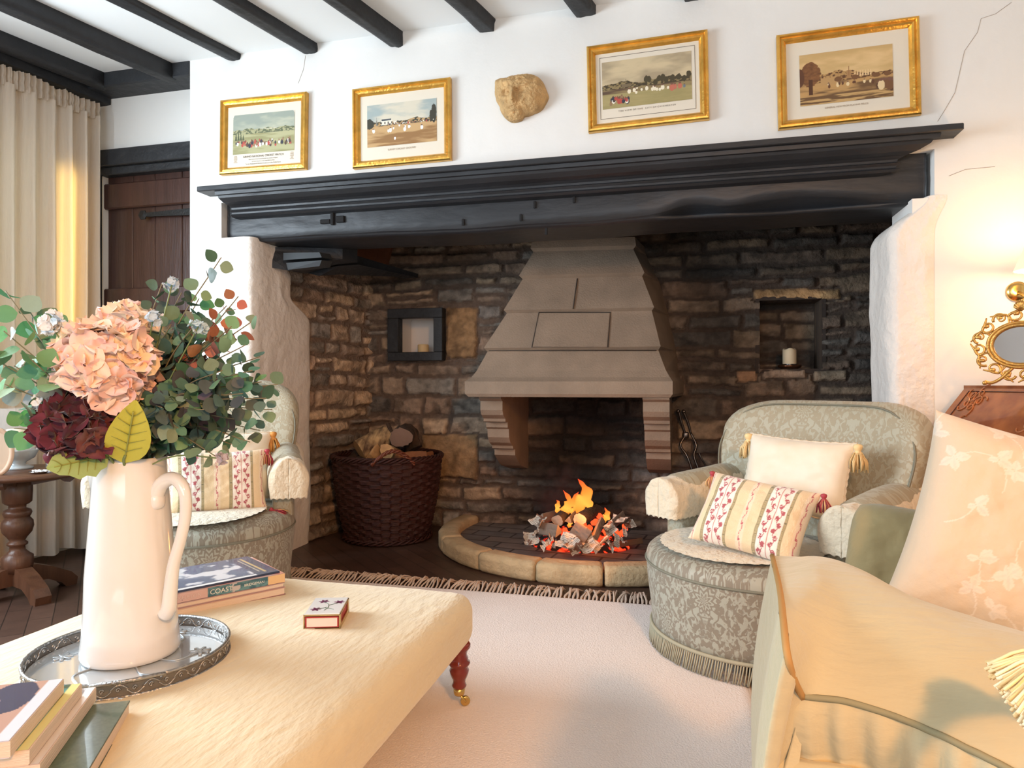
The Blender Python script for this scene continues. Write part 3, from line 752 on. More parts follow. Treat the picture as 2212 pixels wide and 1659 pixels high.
# ------------------------------------------------------------------ framed prints
def figures(K, U, V, seed, n, y0, y1, x0=.05, x1=.95, s=.045, cols=None):
    rnd = random.Random(seed); cols = cols or [lin(235, 230, 215), lin(90, 70, 60), lin(60, 60, 70), lin(180, 80, 70), lin(150, 120, 90)]
    for k in range(n):
        x = rnd.uniform(x0, x1); y = rnd.uniform(y0, y1); hh = s*rnd.uniform(.7, 1.2)*(1.2-(y-y0)/(y1-y0+1e-6)*.5); c = cols[rnd.randrange(len(cols))]
        b = (np.abs(U-x)/(hh*.20))**2+(np.abs(V-y-hh*.45)/(hh*.5))**2 < 1; K[b] = c
        b = (np.abs(U-x)/(hh*.12))**2+(np.abs(V-y-hh)/(hh*.14))**2 < 1; K[b] = lin(120, 85, 70)
    return K
def landscape(U, V, kind, seed):
    sky1, sky2, gr1, gr2, tr = {
        0: (lin(150, 158, 146), lin(186, 186, 164), lin(176, 172, 132), lin(150, 146, 104), lin(98, 104, 78)),
        1: (lin(160, 172, 170), lin(212, 204, 184), lin(196, 160, 112), lin(150, 112, 70), lin(70, 68, 54)),
        2: (lin(168, 152, 124), lin(206, 188, 152), lin(150, 132, 92), lin(96, 76, 60), lin(72, 62, 44)),
        3: (lin(198, 166, 112), lin(222, 190, 138), lin(190, 150, 96), lin(112, 84, 56), lin(98, 66, 44))}[kind]
    hz = {0: .52, 1: .50, 2: .42, 3: .44}[kind]
    K = mixc(sky1, sky2, sst(.35, .75, fbm(U*3, V*5, seed, 4)))
    g = mixc(gr1, gr2, sst(.4, .65, fbm(U*2.2, V*9, seed+1, 5))); m = V < hz; K[m] = g[m]
    th = hz+.03+.12*fbm(U*7, U*0, seed+2, 4)*(.4+1.2*fbm(U*2, U*0, seed+3, 2))
    m = (V < th) & (V > hz-.02); t = mixc(tr, np.array(gr1)*.9, sst(.45, .6, fbm(U*40, V*40, seed+4, 2))); K[m] = t[m]
    if kind == 0:
        m = ((U-.62)/.10)**2+((V-.60)/.008)**2 < 1; K[m] = lin(220, 215, 195)
        for x, h in ((.05, .22), (.09, .25), (.13, .18), (.17, .14)):
            m = (np.abs(U-x) < .018*(1-(V-.35)/h/1.1)) & (V > .35) & (V < .35+h+.08); K[m] = lin(84, 90, 66)
        K = figures(K, U, V, 5, 75, .14, .30, s=.085)
    if kind == 1:
        m = (U > .2) & (U < .36) & (V > .5) & (V < .60); K[m] = lin(228, 222, 205); m = (U > .21) & (U < .35) & (V > .60) & (V < .64); K[m] = lin(80, 84, 88)
        m = (((U*60) % 3) < 1) & (U > .2) & (U < .36) & (V > .52) & (V < .57); K[m] = lin(90, 84, 76)
        m = (U > .38) & (U < .43) & (V > .5) & (V < .57); K[m] = lin(224, 216, 198)
        for x, w, z, h in ((.03, .07, .55, .12), (.96, .035, .66, .22), (.92, .02, .60, .14)):
            m = ((U-x)/w)**2+((V-z)/h)**2 < .8+.5*fbm(U*30, V*30, 3, 2); K[m] = lin(62, 60, 50)
        m = (np.abs(U-.14) < .012*(1-(V-.5)/.2)) & (V > .5) & (V < .7); K[m] = lin(130, 126, 116)
        K = figures(K, U, V, 7, 11, .30, .44, s=.09, cols=[lin(240, 236, 225)]); K = figures(K, U, V, 8, 1, .12, .13, .40, .42, s=.13, cols=[lin(240, 236, 225)])
        K = figures(K, U, V, 9, 40, .47, .50, .3, .99, s=.04)
    if kind == 2:
        m = V < .30+.0*U; K[m] = mixc(lin(150, 140, 92), lin(176, 160, 112), fbm(U*5, V*20, 5, 3))[m]
        for x in (.50, .53, .60, .645, .685, .72, .79, .86, .92, .97):
            m = ((U-x)/.028)**2+((V-(.49+.05*math.sin(x*40)))/.07)**2 < .5+.8*fbm(U*40, V*40, 6, 2); K[m] = lin(74, 66, 46)
        m = (np.abs(U-.27) < .006*(1-(V-.44)/.17)) & (V > .44) & (V < .61); K[m] = lin(96, 84, 66)
        m = (U > .22) & (U < .33) & (V > .42) & (V < .48+.02*fbm(U*40, V*0, 2, 2)); K[m] = lin(120, 104, 80)
        K = figures(K, U, V, 11, 17, .22, .36, .3, .75, s=.085, cols=[lin(236, 226, 200)]); K = figures(K, U, V, 12, 34, .06, .18, .09, .30, s=.10)
        K = figures(K, U, V, 13, 5, .22, .27, .78, .92, s=.12, cols=[lin(190, 110, 90), lin(110, 120, 130)])
    if kind == 3:
        m = ((U-.12)/.115)**2+((V-.60)/.24)**2 < .65+.6*fbm(U*22, V*22, 6, 3); K[m] = mixc(lin(92, 58, 38), lin(146, 100, 60), fbm(U*30, V*30, 7, 3))[m]
        m = (np.abs(U-.12) < .022) & (V > .2) & (V < .5); K[m] = lin(84, 54, 36)
        m = ((U-.0)/.05)**2+((V-.55)/.18)**2 < 1; K[m] = lin(96, 62, 42)
        m = (U > .23) & (U < .42) & (V > .36) & (V < .50+.03*((U*50) % 2 > 1)); K[m] = lin(186, 148, 98)
        m = (np.abs(U-.535) < .022) & (V > .44) & (V < .60); K[m] = lin(168, 128, 84); m = (np.abs(U-.535) < .005) & (V < .68) & (V > .5); K[m] = lin(150, 110, 70)
        for x in np.arange(.60, .78, .028):
            m = (np.abs(U-x) < .008*(1.3-(V-.46)/.12)) & (V > .46) & (V < .57); K[m] = lin(226, 194, 146)
        for x, w in ((.42, .045), (.6, .045), (.82, .05), (.94, .04)):
            m = ((U-x)/w)**2+((V-.45)/.05)**2 < .6+.6*fbm(U*40, V*40, 8, 2); K[m] = lin(120, 84, 54)
        m = V < .16; K[m] = mixc(lin(110, 82, 54), lin(196, 160, 106), sst(.45, .6, fbm(U*4, V*26, 9, 4)))[m]
        K = figures(K, U, V, 14, 14, .28, .36, .25, .85, s=.07, cols=[lin(100, 66, 46), lin(230, 206, 160)]); K = figures(K, U, V, 15, 16, .12, .24, .84, .99, s=.16, cols=[lin(90, 60, 44), lin(224, 200, 156), lin(120, 84, 56)])
    return K
M_print = mat('printed_paper', (1, 1, 1), 0.7, attr=True, coat=0.0)
M_matc = mat('cream_mount', (0.76, 0.69, 0.57), 0.8)
M_ink = mat('print_ink', (0.10, 0.07, 0.05), 0.8); M_ink2 = mat('pale_print_ink', (.36, .26, .17), .8)
M_pglass = mat('picture_glass', (1, 1, 1), 0.03, trans=0.0, alpha=0.06, spec=0.6)
def picture(name_label, corners, kind, pr, cap, fw=.034, extra=None):
    P = [aty(x, y, WY-.014) for x, y in corners]      # TL TR BR BL
    c = sum(P, Vector())/4; wd = ((P[1]-P[0]).length+(P[2]-P[3]).length)/2; ht = ((P[3]-P[0]).length+(P[2]-P[1]).length)/2
    ax = ((P[1]-P[0])+(P[2]-P[3])); roll = math.atan2(ax.z, ax.x)
    t = thing('framed_print', name_label, 'picture', (c.x, WY-.002, c.z), 0, 'gilt-framed prints above the mantelpiece'); t.rotation_euler = (0, -roll, 0)
    # moulded frame: profile swept round the rectangle with mitres
    prof = [(0, 0), (0, -.020), (.004, -.026), (.010, -.027), (.014, -.021), (.020, -.024), (.026, -.020), (fw-.003, -.013), (fw, -.008), (fw, 0)]
    V = []; F = []; m = len(prof)
    for sx, sz in ((-1, 1), (1, 1), (1, -1), (-1, -1)):
        for q, y in prof: V.append((sx*(wd/2-q), y, sz*(ht/2-q)))
    for k in range(4):
        for j in range(m-1): F.append((k*m+j, ((k+1) % 4)*m+j, ((k+1) % 4)*m+j+1, k*m+j+1))
    mesh('frame', V, F, M_gold, t, False)
    V, F = box((0, -.005, 0), (wd-2*fw+.006, .006, ht-2*fw+.006)); mesh('mount', V, F, M_matc, t, False)
    u0, u1, v0, v1 = pr; pw, ph = (u1-u0)*wd, (v1-v0)*ht; pc = (((u0+u1)/2-.5)*wd, -.0092, (.5-(v0+v1)/2)*ht)
    def paint(U, V):
        K = landscape(U, V, kind, 40+kind*7)
        if kind == 0:
            r = .09; cxx = np.clip(U, r, 1-r); dd = np.hypot((U-cxx), (V-(1-r*1.2))*ph/pw*1.0); m = (V > 1-r*1.2) & (np.abs(U-cxx) > 0) & (dd > r); K[m] = (.76, .69, .57)
        return K
    sheet('print', pw, ph, 230, 180, paint, M_print, t, pc, (0, 0, 0))
    ink = M_ink if kind in (0, 2) else M_ink2
    for s, size, dz in cap: text_mesh('caption', s, size, ink, t, (pc[0], -.0094, pc[2]-ph/2-dz), (PI/2, 0, 0), 0.0001)
    if kind == 2:
        mb = MB(); hw, hh = wd/2-fw-.016, ht/2-fw-.016
        V, F = tube([(-hw, -.009, -hh), (hw, -.009, -hh), (hw, -.009, hh), (-hw, -.009, hh)], .0009, 4, closed=True); mesh('ruled_line', V, F, M_ink, t, False)
    if kind == 0:
        for sx in (-1, 1):
            mb = MB(); rnd = random.Random(3)
            for k in range(8):
                V, F = box((sx*pw*.46, -.0093, pc[2]-ph/2-.008-k*.0042), (.022*rnd.uniform(.5, 1), .0006, .0016)); mb.add(V, F)
            mb.build('name_list', M_ink2, t, False)
    return t
picture('small gilt-framed print of a cricket crowd, leftmost above the mantel', [(476, 219), (662, 199), (664, 366), (479, 378)], 0, (.14, .855, .21, .735),
        [('GRAND NATIONAL CRICKET MATCH', .0125, .014), ('Played at the Cricket Ground between two elevens of England', .006, .027), ('by whom this print is most respectfully inscribed', .006, .037), ('To the Noblemen & Gentlemen patrons of the Noble Game', .0075, .048)])
picture('gilt-framed print of a white pavilion and cricket field, second from left', [(760, 195), (972, 168), (977, 346), (766, 365)], 1, (.145, .855, .22, .745), [('SURREY CRICKET GROUND', .0105, .018)])
picture('gilt-framed print with ruled border of a town and cricketers, right of stone head', [(1270, 103), (1531, 64), (1530, 259), (1269, 287)], 2, (.125, .865, .20, .745), [('T H E  V I E W  O F  T H E    C I T Y  O F  C H I C H E S T E R', .0085, .014)])
picture('large gilt-framed sepia print with big tree, rightmost above the mantel', [(1679, 78), (1986, 36), (1988, 248), (1679, 281)], 3, (.165, .82, .235, .775), [('GENERAL VIEW FROM PLAYING FIELDS', .0085, .016)])

# carved stone head
t = thing('stone_head', 'weathered sandstone carved face fragment hung on the wall between prints', 'carving', tuple(aty(1128, 215, WY)), 0)
ol = [(1186, 212), (1183, 196), (1163, 170), (1135, 165), (1118, 167), (1096, 173), (1073, 178), (1071, 195), (1073, 218), (1082, 235), (1090, 256), (1104, 266), (1128, 263), (1134, 254), (1152, 249), (1170, 240), (1180, 226)]
oc = aty(1128, 215, WY-.03); pol = sorted([(math.atan2((aty(x, y, WY-.03)-oc).z, (aty(x, y, WY-.03)-oc).x), math.hypot((aty(x, y, WY-.03)-oc).z, (aty(x, y, WY-.03)-oc).x)) for x, y in ol])
pa = np.array([p[0] for p in pol]); pr_ = np.array([p[1] for p in pol])
def fh(U, V):
    th = U*2*PI-PI; r = np.interp(th, pa, pr_, period=2*PI); q = np.clip(V*1.25, 0, 1); x = r*q*np.cos(th); z = r*q*np.sin(th)
    x = x*(1+.03*(fbm(th*3, th*0, 3, 3)-.5)*2)
    d = .075*np.sqrt(np.clip(1-q**3.0*.9, 0, 1)); d = np.where(V > .8, d*(1-(V-.8)/.2), d)
    g = lambda cx, cz, sx, sz, a: a*np.exp(-((x-cx)/sx)**2-((z-cz)/sz)**2)
    d = d+g(-.022, -.008, .011, .030, .026)+g(-.022, -.030, .016, .009, .014)-g(-.031, -.038, .004, .004, .008)-g(-.014, -.038, .004, .004, .008)
    d = d-g(-.050, .008, .020, .013, .018)+g(-.050, .008, .009, .006, .013)-g(.006, .010, .020, .013, .018)+g(.006, .010, .010, .006, .013)
    d = d+g(-.05, .026, .022, .005, .008)+g(.008, .028, .024, .005, .008)+g(-.02, -.062, .026, .005, .010)-g(-.02, -.055, .030, .003, .007)-g(-.02, -.070, .028, .004, .006)
    d = d+g(.05, -.02, .02, .03, .006)+g(-.02, .050, .07, .006, .006)
    d = d+(fbm(x*70, z*70, 5, 4)-.5)*.014*(q > .05)
    return x, -d, z
P, F, UV = grid(fh, 110, 46, closeu=True); mesh('carved_face', P, F, mat('yellow_sandstone', (.60, .38, .17), .9, bump=.9, bs=90, var=.3, vs=25), t, True)

# ------------------------------------------------------------------ log basket
bc = Vector((*cr(-.690, 3.785), 0))
t = thing('log_basket', 'large round dark brown woven willow basket beside the hearth', 'basket', tuple(bc))
def bw(U, V):
    th = U*2*PI; z = .01+.440*V; r = .222+.070*V+.012*np.sin(V*3)
    row = np.floor(V*22); ph = (V*22) % 1; st = np.tanh(2.5*np.cos(th*16+(row % 2)*PI))
    r = r+.0065*st+.0045*np.abs(np.sin(V*22*PI*3))+(fbm(th*30, z*90, 3, 2)-.5)*.004
    return r*np.cos(th), r*np.sin(th), z
P, F, UV = grid(bw, 360, 170, closeu=True); M_wick = mat('stained_willow', (.050, .014, .011), .42, bump=.5, bs=160, var=.6, vs=55, stretch=(.6, .6, 4))
mesh('weave', P, F, M_wick, t, True)
P, F, UV = grid(lambda U, V: ((.21+.062*V)*np.cos(U*2*PI), (.21+.062*V)*np.sin(U*2*PI), .02+.425*V), 60, 12, closeu=True); mesh('lining', P, F, M_wick, t, True)
mb = MB()
for s in range(4):
    pth = [(( .296+.010*math.cos(k/180*2*PI*14+s*PI/2))*math.cos(k/180*2*PI), (.296+.010*math.cos(k/180*2*PI*14+s*PI/2))*math.sin(k/180*2*PI), .455+.011*math.sin(k/180*2*PI*14+s*PI/2)) for k in range(180)]
    V, F = tube(pth, .006, 6, closed=True); mb.add(V, F)
mb.build('rim', M_wick, t)
mb = MB()
for s in range(3):
    pth = [(( .236+.008*math.cos(k/160*2*PI*12+s*2.1))*math.cos(k/160*2*PI), (.236+.008*math.cos(k/160*2*PI*12+s*2.1))*math.sin(k/160*2*PI), .018+.009*math.sin(k/160*2*PI*12+s*2.1)) for k in range(160)]
    V, F = tube(pth, .006, 6, closed=True); mb.add(V, F)
mb.build('foot_band', M_wick, t)
fa = math.atan2(-bc.y, -bc.x)
for sg, a0 in ((1, fa+.10), (-1, fa+PI+.1)):
    mb = MB()
    for s in range(3):
        pth = []
        for k in range(50):
            q = k/49; a = a0+(q-.5)*.75; rr = .300+.007*math.cos(q*22+s*2.1); z = .435+.070*math.sin(q*PI)+.007*math.sin(q*22+s*2.1); pth.append((rr*math.cos(a), rr*math.sin(a), z))
        V, F = tube(pth, .0055, 6); mb.add(V, F)
    mb.build('handle', mat('red_willow', (.16, .045, .022), .4, bump=.3, bs=100), t)
M_bark = mat('log_bark', (.10, .055, .03), .9, bump=1.0, bs=60, col2=(.50, .33, .16), vs=34, stretch=(1, .6, .5)); M_cut = mat('cut_wood', (.52, .30, .13), .75, bump=.3, bs=60, var=.25, vs=30, stretch=(1, 1, 1))
M_dbark = mat('dark_bark', (.06, .035, .022), .95, bump=1.0, bs=40, var=.5, vs=15); M_dcut = mat('old_cut_wood', (.17, .10, .07), .8, bump=.3, bs=50, var=.3)
def log(label, p0, p1, r, mb_, mc, seed, split=False, group=None, name='log', wedge=1.0):
    p0 = Vector(p0); p1 = Vector(p1); c = (p0+p1)/2; t = thing(name, label, 'log' if name == 'log' else 'wood', tuple(c), 0, group)
    d = (p1-p0); L = d.length; q = d.to_track_quat('Z', 'Y'); n = 26 if not split else 3*6
    def f(U, V):
        th = U*2*PI; 
        if split: rr = r/np.cos(((th+.3) % (2*PI/3))-PI/3)*.62*wedge; rr = np.minimum(rr, r*1.15)
        else: rr = r*(1+.10*np.sin(th*2+seed)+.06*np.sin(th*3+seed*2))
        rr = rr*(1+.26*(fbm(th*4+seed, V*L*34, seed, 4)-.5)*(np.abs(U-.5) < .47)); b = .02*L*np.sin(V*PI)*(seed % 3-1)
        return rr*np.cos(th)+b, rr*np.sin(th), (V-.5)*L
    P, F, UV = grid(f, 40, 36, closeu=True); P = np.array([q @ Vector(p) for p in P]); mesh('bark', P, F, mb_, t, True)
    for j, s in ((0, -1), (35, 1)):
        ring = [P[i*36+j] for i in range(40)]; cc = sum((Vector(v) for v in ring), Vector())/40; V = [tuple(cc)]+[tuple(v) for v in ring]; V = [tuple(Vector(v)+q @ Vector((0, 0, s*.0006))) for v in V]
        mesh('cut_end', V, [(0, 1+i, 1+(i+1) % 40) if s > 0 else (0, 1+(i+1) % 40, 1+i) for i in range(40)], mc, t, False)
    return t
bz = 3.76; G = 'logs piled in the willow basket'
log('birch log with peeling bark leaning out of the basket, longest', D(775, 972, 3.70), D(838, 938, 3.78), .058, M_bark, M_cut, 1, group=G)
log('dark knotty log with round cut end, top of the basket pile', D(866, 945, 3.66), D(880, 935, 3.92), .056, M_dbark, M_dcut, 2, group=G)
log('gnarled dark root behind the knotty log in the basket', D(880, 930, 3.86), D(895, 970, 3.84), .05, M_dbark, M_dcut, 4, group=G)
log('pale split log standing at the front of the basket', D(800, 1000, 3.62), D(815, 975, 3.70), .050, M_cut, M_cut, 5, split=True, group=G)
log('split log with pale oval cut face in middle of basket', D(836, 975, 3.63), D(860, 985, 3.82), .040, M_bark, M_cut, 6, group=G)
log('reddish split log lying low behind the basket handle', D(850, 996, 3.66), D(920, 992, 3.72), .042, mat('red_wood', (.26, .095, .035), .8, bump=.5, bs=40, var=.3), M_cut, 8, split=True, group=G)
log('reddish split log lying at right rim of the basket', D(895, 998, 3.80), D(935, 990, 3.86), .040, MATS['red_wood'], M_cut, 9, split=True, group=G)
log('charcoal dark log at the left rim inside basket', D(752, 1010, 3.80), D(772, 985, 3.90), .040, M_dbark, M_dcut, 10, group=G)
log('thin bent twig sticking up from the basket pile', D(850, 950, 3.72), D(838, 915, 3.76), .010, M_dbark, M_dcut, 3, group=G, name='twig')
# hidden fill so that the logs rest on something
log('log at bottom of the basket under the others', (bc.x-.12, bc.y-.03, .36), (bc.x+.13, bc.y, .37), .09, M_dbark, M_dcut, 12, group=G)
log('log lying low in the basket toward its front', (bc.x-.12, bc.y-.12, .40), (bc.x+.12, bc.y-.10, .40), .06, M_dbark, M_dcut, 13, group=G)

# ------------------------------------------------------------------ fire
M_char = mat('charred_bark', (.035, .026, .022), .95, bump=1.0, bs=60, var=.5); M_kind = mat('grey_kindling', (.19, .15, .12), .85, bump=.6, bs=50, var=.35, stretch=(1, 1, .4)); M_kcut = mat('grey_cut', (.33, .27, .21), .8, bump=.3, bs=60, var=.3)
HZ = .045; GF = 'logs and kindling on the fire'
def fp(px, py, zc): return D(px, py, zc)
log('round pale-ended log on the left of the fire', fp(1204, 1124, 3.22), fp(1232, 1098, 3.42), .026, M_char, M_kcut, 1, group=GF)
log('thick charred log with round end across top of the fire', fp(1252, 1122, 3.20), fp(1290, 1102, 3.40), .030, M_char, M_kcut, 2, group=GF)
log('split kindling stick between the two round fire logs', fp(1228, 1124, 3.24), fp(1250, 1100, 3.40), .018, M_kind, M_kcut, 3, True, GF)
log('grey split block at the front centre of fire', fp(1240, 1140, 3.16), fp(1272, 1163, 3.12), .036, M_kind, M_kcut, 4, True, GF)
log('short upright split stick right of the front block', fp(1284, 1162, 3.14), fp(1300, 1122, 3.22), .018, M_kind, M_kcut, 5, True, GF)
log('dark squarish log stub low at left of fire', fp(1166, 1140, 3.24), fp(1206, 1148, 3.18), .030, M_kind, M_kcut, 6, True, GF)
log('split log behind and left in the fire', fp(1170, 1120, 3.36), fp(1205, 1112, 3.44), .024, M_kind, M_kcut, 7, True, GF)
log('half-burnt log lying at the back right of fire', fp(1290, 1112, 3.44), fp(1340, 1106, 3.48), .024, M_char, M_dcut, 8, False, GF)
log('brown stick lying flat at right edge of fire', fp(1322, 1178, 3.30), fp(1386, 1168, 3.36), .014, mat('brown_stick', (.20, .11, .055), .8, bump=.5, bs=40), M_kcut, 9, True, GF)
log('split stick angled up at right side of fire', fp(1312, 1140, 3.22), fp(1345, 1112, 3.34), .020, M_kind, M_kcut, 10, True, GF)
# ember bed
t = thing('ember_bed', 'glowing red embers and black ash heaped under the fire logs', 'embers', tuple(fp(1250, 1165, 3.40)))
def eb(U, V):
    th = U*2*PI; r = V; x = r*.25*np.cos(th); y = r*.15*np.sin(th); z = .095*(1-r**1.6)*(1+.6*(fbm(x*18, y*18, 3, 3)-.5))+.02*(fbm(x*50, y*50, 4, 3)-.5)
    return x, y, np.maximum(z, -.004)
P, F, UV = grid(eb, 70, 26, closeu=True); P[:, 2] += HZ-t.location.z
m, nt, b = _m('embers'); no = _n(nt, 'ShaderNodeTexNoise'); no.inputs['Scale'].default_value = 22; no.inputs['Detail'].default_value = 4; tc = _n(nt, 'ShaderNodeTexCoord'); nt.links.new(tc.outputs['Object'], no.inputs[0])
rp = _n(nt, 'ShaderNodeValToRGB'); rp.color_ramp.elements[0].position = .53; rp.color_ramp.elements[0].color = (0, 0, 0, 1); rp.color_ramp.elements[1].position = .66; rp.color_ramp.elements[1].color = (1, .035, .008, 1)
nt.links.new(no.outputs[0], rp.inputs[0]); nt.links.new(rp.outputs[0], b.inputs['Emission Color']); b.inputs['Emission Strength'].default_value = 2.2; b.inputs['Base Color'].default_value = (.02, .018, .016, 1); b.inputs['Roughness'].default_value = .95
mesh('coals', P, F, m, t)
t['kind'] = 'stuff'
# glowing coal lumps
m_g = mat('glowing_coal', (.05, .01, .01), .9, emis=(1, .05, .012), es=2.0)
rnd = random.Random(4); GC = 'glowing coals among the logs'
spots = [(1222, 1148), (1232, 1156), (1262, 1135), (1285, 1128), (1272, 1142), (1308, 1148), (1330, 1150), (1350, 1140), (1192, 1150), (1296, 1116), (1322, 1134), (1344, 1152)]
for k, (x, y) in enumerate(spots):
    V, F, U = rbox((.036, .028, .024), .009, 4, lambda P, k=k: P*(1+.3*(fbm(P[:, 0]*60+k, P[:, 2]*60+P[:, 1]*40, k, 2)-.5)[:, None]))
    o = mesh('glowing_coal', V, F, m_g); o.location = fp(x, y, 3.30+rnd.uniform(-.02, .04)); o.rotation_euler = (rnd.random()*3, rnd.random()*3, rnd.random()*3)
    tag(o, 'small lump of glowing red coal among the burning logs', 'coal', GC)
# newspaper scraps
def newspaint(seed):
    def p(U, V):
        K = np.ones((len(U), 3))*np.array(lin(205, 196, 182)); ln = (((V*22) % 1) < .45) & (fbm(U*60, np.floor(V*22)*3.1, seed, 1) > .38) & (np.abs(((U*3) % 1)-.5) < .44); K[ln] = lin(140, 132, 124)
        m = fbm(U*3+seed, V*3, seed, 3) > .64; K[m] = lin(120, 84, 66); return K
    return p
NP = [(1146, 1160, 3.28, .055), (1165, 1128, 3.24, .06), (1175, 1172, 3.20, .06), (1196, 1178, 3.14, .05), (1225, 1166, 3.12, .07), (1256, 1176, 3.09, .05), (1300, 1172, 3.12, .075), (1330, 1168, 3.16, .06), (1316, 1142, 3.16, .055), (1340, 1124, 3.26, .06), (1190, 1158, 3.18, .06), (1350, 1150, 3.24, .05), (1212, 1172, 3.12, .05), (1285, 1178, 3.10, .05), (1158, 1150, 3.22, .045), (1180, 1176, 3.14, .06), (1240, 1180, 3.08, .06), (1270, 1182, 3.07, .05), (1318, 1178, 3.11, .06), (1345, 1166, 3.18, .05), (1362, 1136, 3.28, .045), (1150, 1172, 3.22, .045)]
for k, (x, y, z, s) in enumerate(NP):
    c = fp(x, y, z); sd = 70+k
    def f(U, V, s=s, sd=sd):
        u = (U-.5)*s*1.5; v = (V-.5)*s; b = 1+3.2*((sd % 4)-1.5)*.3
        e = (fbm(U*2.0+sd, V*2.0, sd, 2)-.5)*s*.8
        a = u/s*b*.6; return s*.9*np.sin(a), v+e*.3, s*.6*(1-np.cos(a))+e
    P, F, UV = grid(f, 40, 30); o = mesh('newspaper_scrap', P, F, M_print, None, True, UV, newspaint(sd)(UV[:, 0], UV[:, 1])); o.location = c; rr = random.Random(sd); o.rotation_euler = (rr.uniform(.3, 1.3), rr.uniform(-.6, .6), rr.uniform(-.8, .8))
    tag(o, 'crumpled printed newspaper scrap tucked round the fire', 'newspaper', 'crumpled newspaper under the fire')
    if k == 8: text_mesh('print_letters', 'NE', .022, M_ink, o, (0, 0, s*.14), (0, 0, 0))
# flames
mf, nt, b = _m('flame'); em = _n(nt, 'ShaderNodeEmission'); uvn = _n(nt, 'ShaderNodeUVMap'); sp = _n(nt, 'ShaderNodeSeparateXYZ'); nt.links.new(uvn.outputs[0], sp.inputs[0])
rp = _n(nt, 'ShaderNodeValToRGB'); e = rp.color_ramp.elements; e[0].position = 0; e[0].color = (1, .16, .015, 1); e[1].position = 1; e[1].color = (1, .05, .02, 1); q = e.new(.35); q.color = (1, .42, .06, 1); q = e.new(.7); q.color = (1, .22, .03, 1)
nt.links.new(sp.outputs[1], rp.inputs[0]); nt.links.new(rp.outputs[0], em.inputs[0]); em.inputs[1].default_value = 1.05
lw = _n(nt, 'ShaderNodeLayerWeight'); lw.inputs[0].default_value = .4; tr = _n(nt, 'ShaderNodeBsdfTransparent'); ms = _n(nt, 'ShaderNodeMixShader')
mr = _n(nt, 'ShaderNodeMapRange'); mr.inputs[1].default_value = .15; mr.inputs[2].default_value = .85; nt.links.new(lw.outputs[1], mr.inputs[0]); nt.links.new(mr.outputs[0], ms.inputs[0]); nt.links.new(em.outputs[0], ms.inputs[1]); nt.links.new(tr.outputs[0], ms.inputs[2]); nt.links.new(ms.outputs[0], nt.nodes['Material Output'].inputs[0])
t = thing('fire_flames', 'bright orange and yellow flames rising from the burning logs', 'flames', tuple(fp(1245, 1120, 3.34)))
FL = [([(1250, 1115), (1254, 1090), (1268, 1072), (1262, 1052), (1248, 1034)], 16), ([(1232, 1118), (1246, 1098), (1240, 1080), (1250, 1062)], 12), ([(1220, 1118), (1224, 1098), (1230, 1080), (1216, 1058)], 11),
      ([(1210, 1112), (1204, 1098), (1206, 1086), (1202, 1080)], 6), ([(1270, 1116), (1274, 1095), (1270, 1074), (1276, 1062)], 8), ([(1228, 1140), (1232, 1126), (1228, 1114)], 5), ([(1300, 1128), (1312, 1112), (1306, 1096)], 8), ([(1240, 1116), (1228, 1098), (1222, 1084)], 8)]
for k, (pp, w) in enumerate(FL):
    pth = curve([fp(x, y, 3.34+.03*math.sin(k*2.2)) for x, y in pp], 26); rad = [w/1475*3.34*(math.sin(PI*min(1, (i/25)**.62*.98+.02)))*(1+.25*math.sin(i*.9+k)) for i in range(26)]
    V, F = tube(pth, rad, 14, cap=False); mesh('flame', V, F, mf, t, True, world=True, uv=[(0, (i//14)/25) for i in range(len(V))])
point('firelight', tuple(fp(1258, 1112, 3.14)), 1.7, (1, .30, .07), .06)

# thin smoke drifting up beside the flames
ms_, nt, b = _m('wood_smoke'); nt.nodes.remove(b); vol = _n(nt, 'ShaderNodeVolumePrincipled'); vol.inputs['Color'].default_value = (.75, .45, .40, 1); vol.inputs['Anisotropy'].default_value = .3
tc = _n(nt, 'ShaderNodeTexCoord'); no = _n(nt, 'ShaderNodeTexNoise'); no.inputs['Scale'].default_value = 9; no.inputs['Detail'].default_value = 3; nt.links.new(tc.outputs['Object'], no.inputs[0])
ln = _n(nt, 'ShaderNodeVectorMath', operation='LENGTH'); mp = _n(nt, 'ShaderNodeMapping'); mp.inputs['Scale'].default_value = (1/.17, 1/.08, 1/.20); nt.links.new(tc.outputs['Object'], mp.inputs[0]); nt.links.new(mp.outputs[0], ln.inputs[0])
fo_ = _n(nt, 'ShaderNodeMapRange'); fo_.inputs[1].default_value = 1.0; fo_.inputs[2].default_value = .2; nt.links.new(ln.outputs['Value'], fo_.inputs[0])
nr_ = _n(nt, 'ShaderNodeMapRange'); nr_.inputs[1].default_value = .42; nr_.inputs[2].default_value = .68; nr_.inputs[4].default_value = 9.0; nt.links.new(no.outputs[0], nr_.inputs[0])
mu = _n(nt, 'ShaderNodeMath', operation='MULTIPLY'); nt.links.new(fo_.outputs[0], mu.inputs[0]); nt.links.new(nr_.outputs[0], mu.inputs[1]); nt.links.new(mu.outputs[0], vol.inputs['Density']); nt.links.new(vol.outputs[0], nt.nodes['Material Output'].inputs['Volume'])
V, F, U = rbox((.34, .16, .40), .07, 8); o = mesh('smoke', V, F, ms_); o.location = fp(1205, 1062, 3.52); tag(o, 'thin reddish grey wood smoke drifting up beside the flames', 'smoke', kind='stuff')

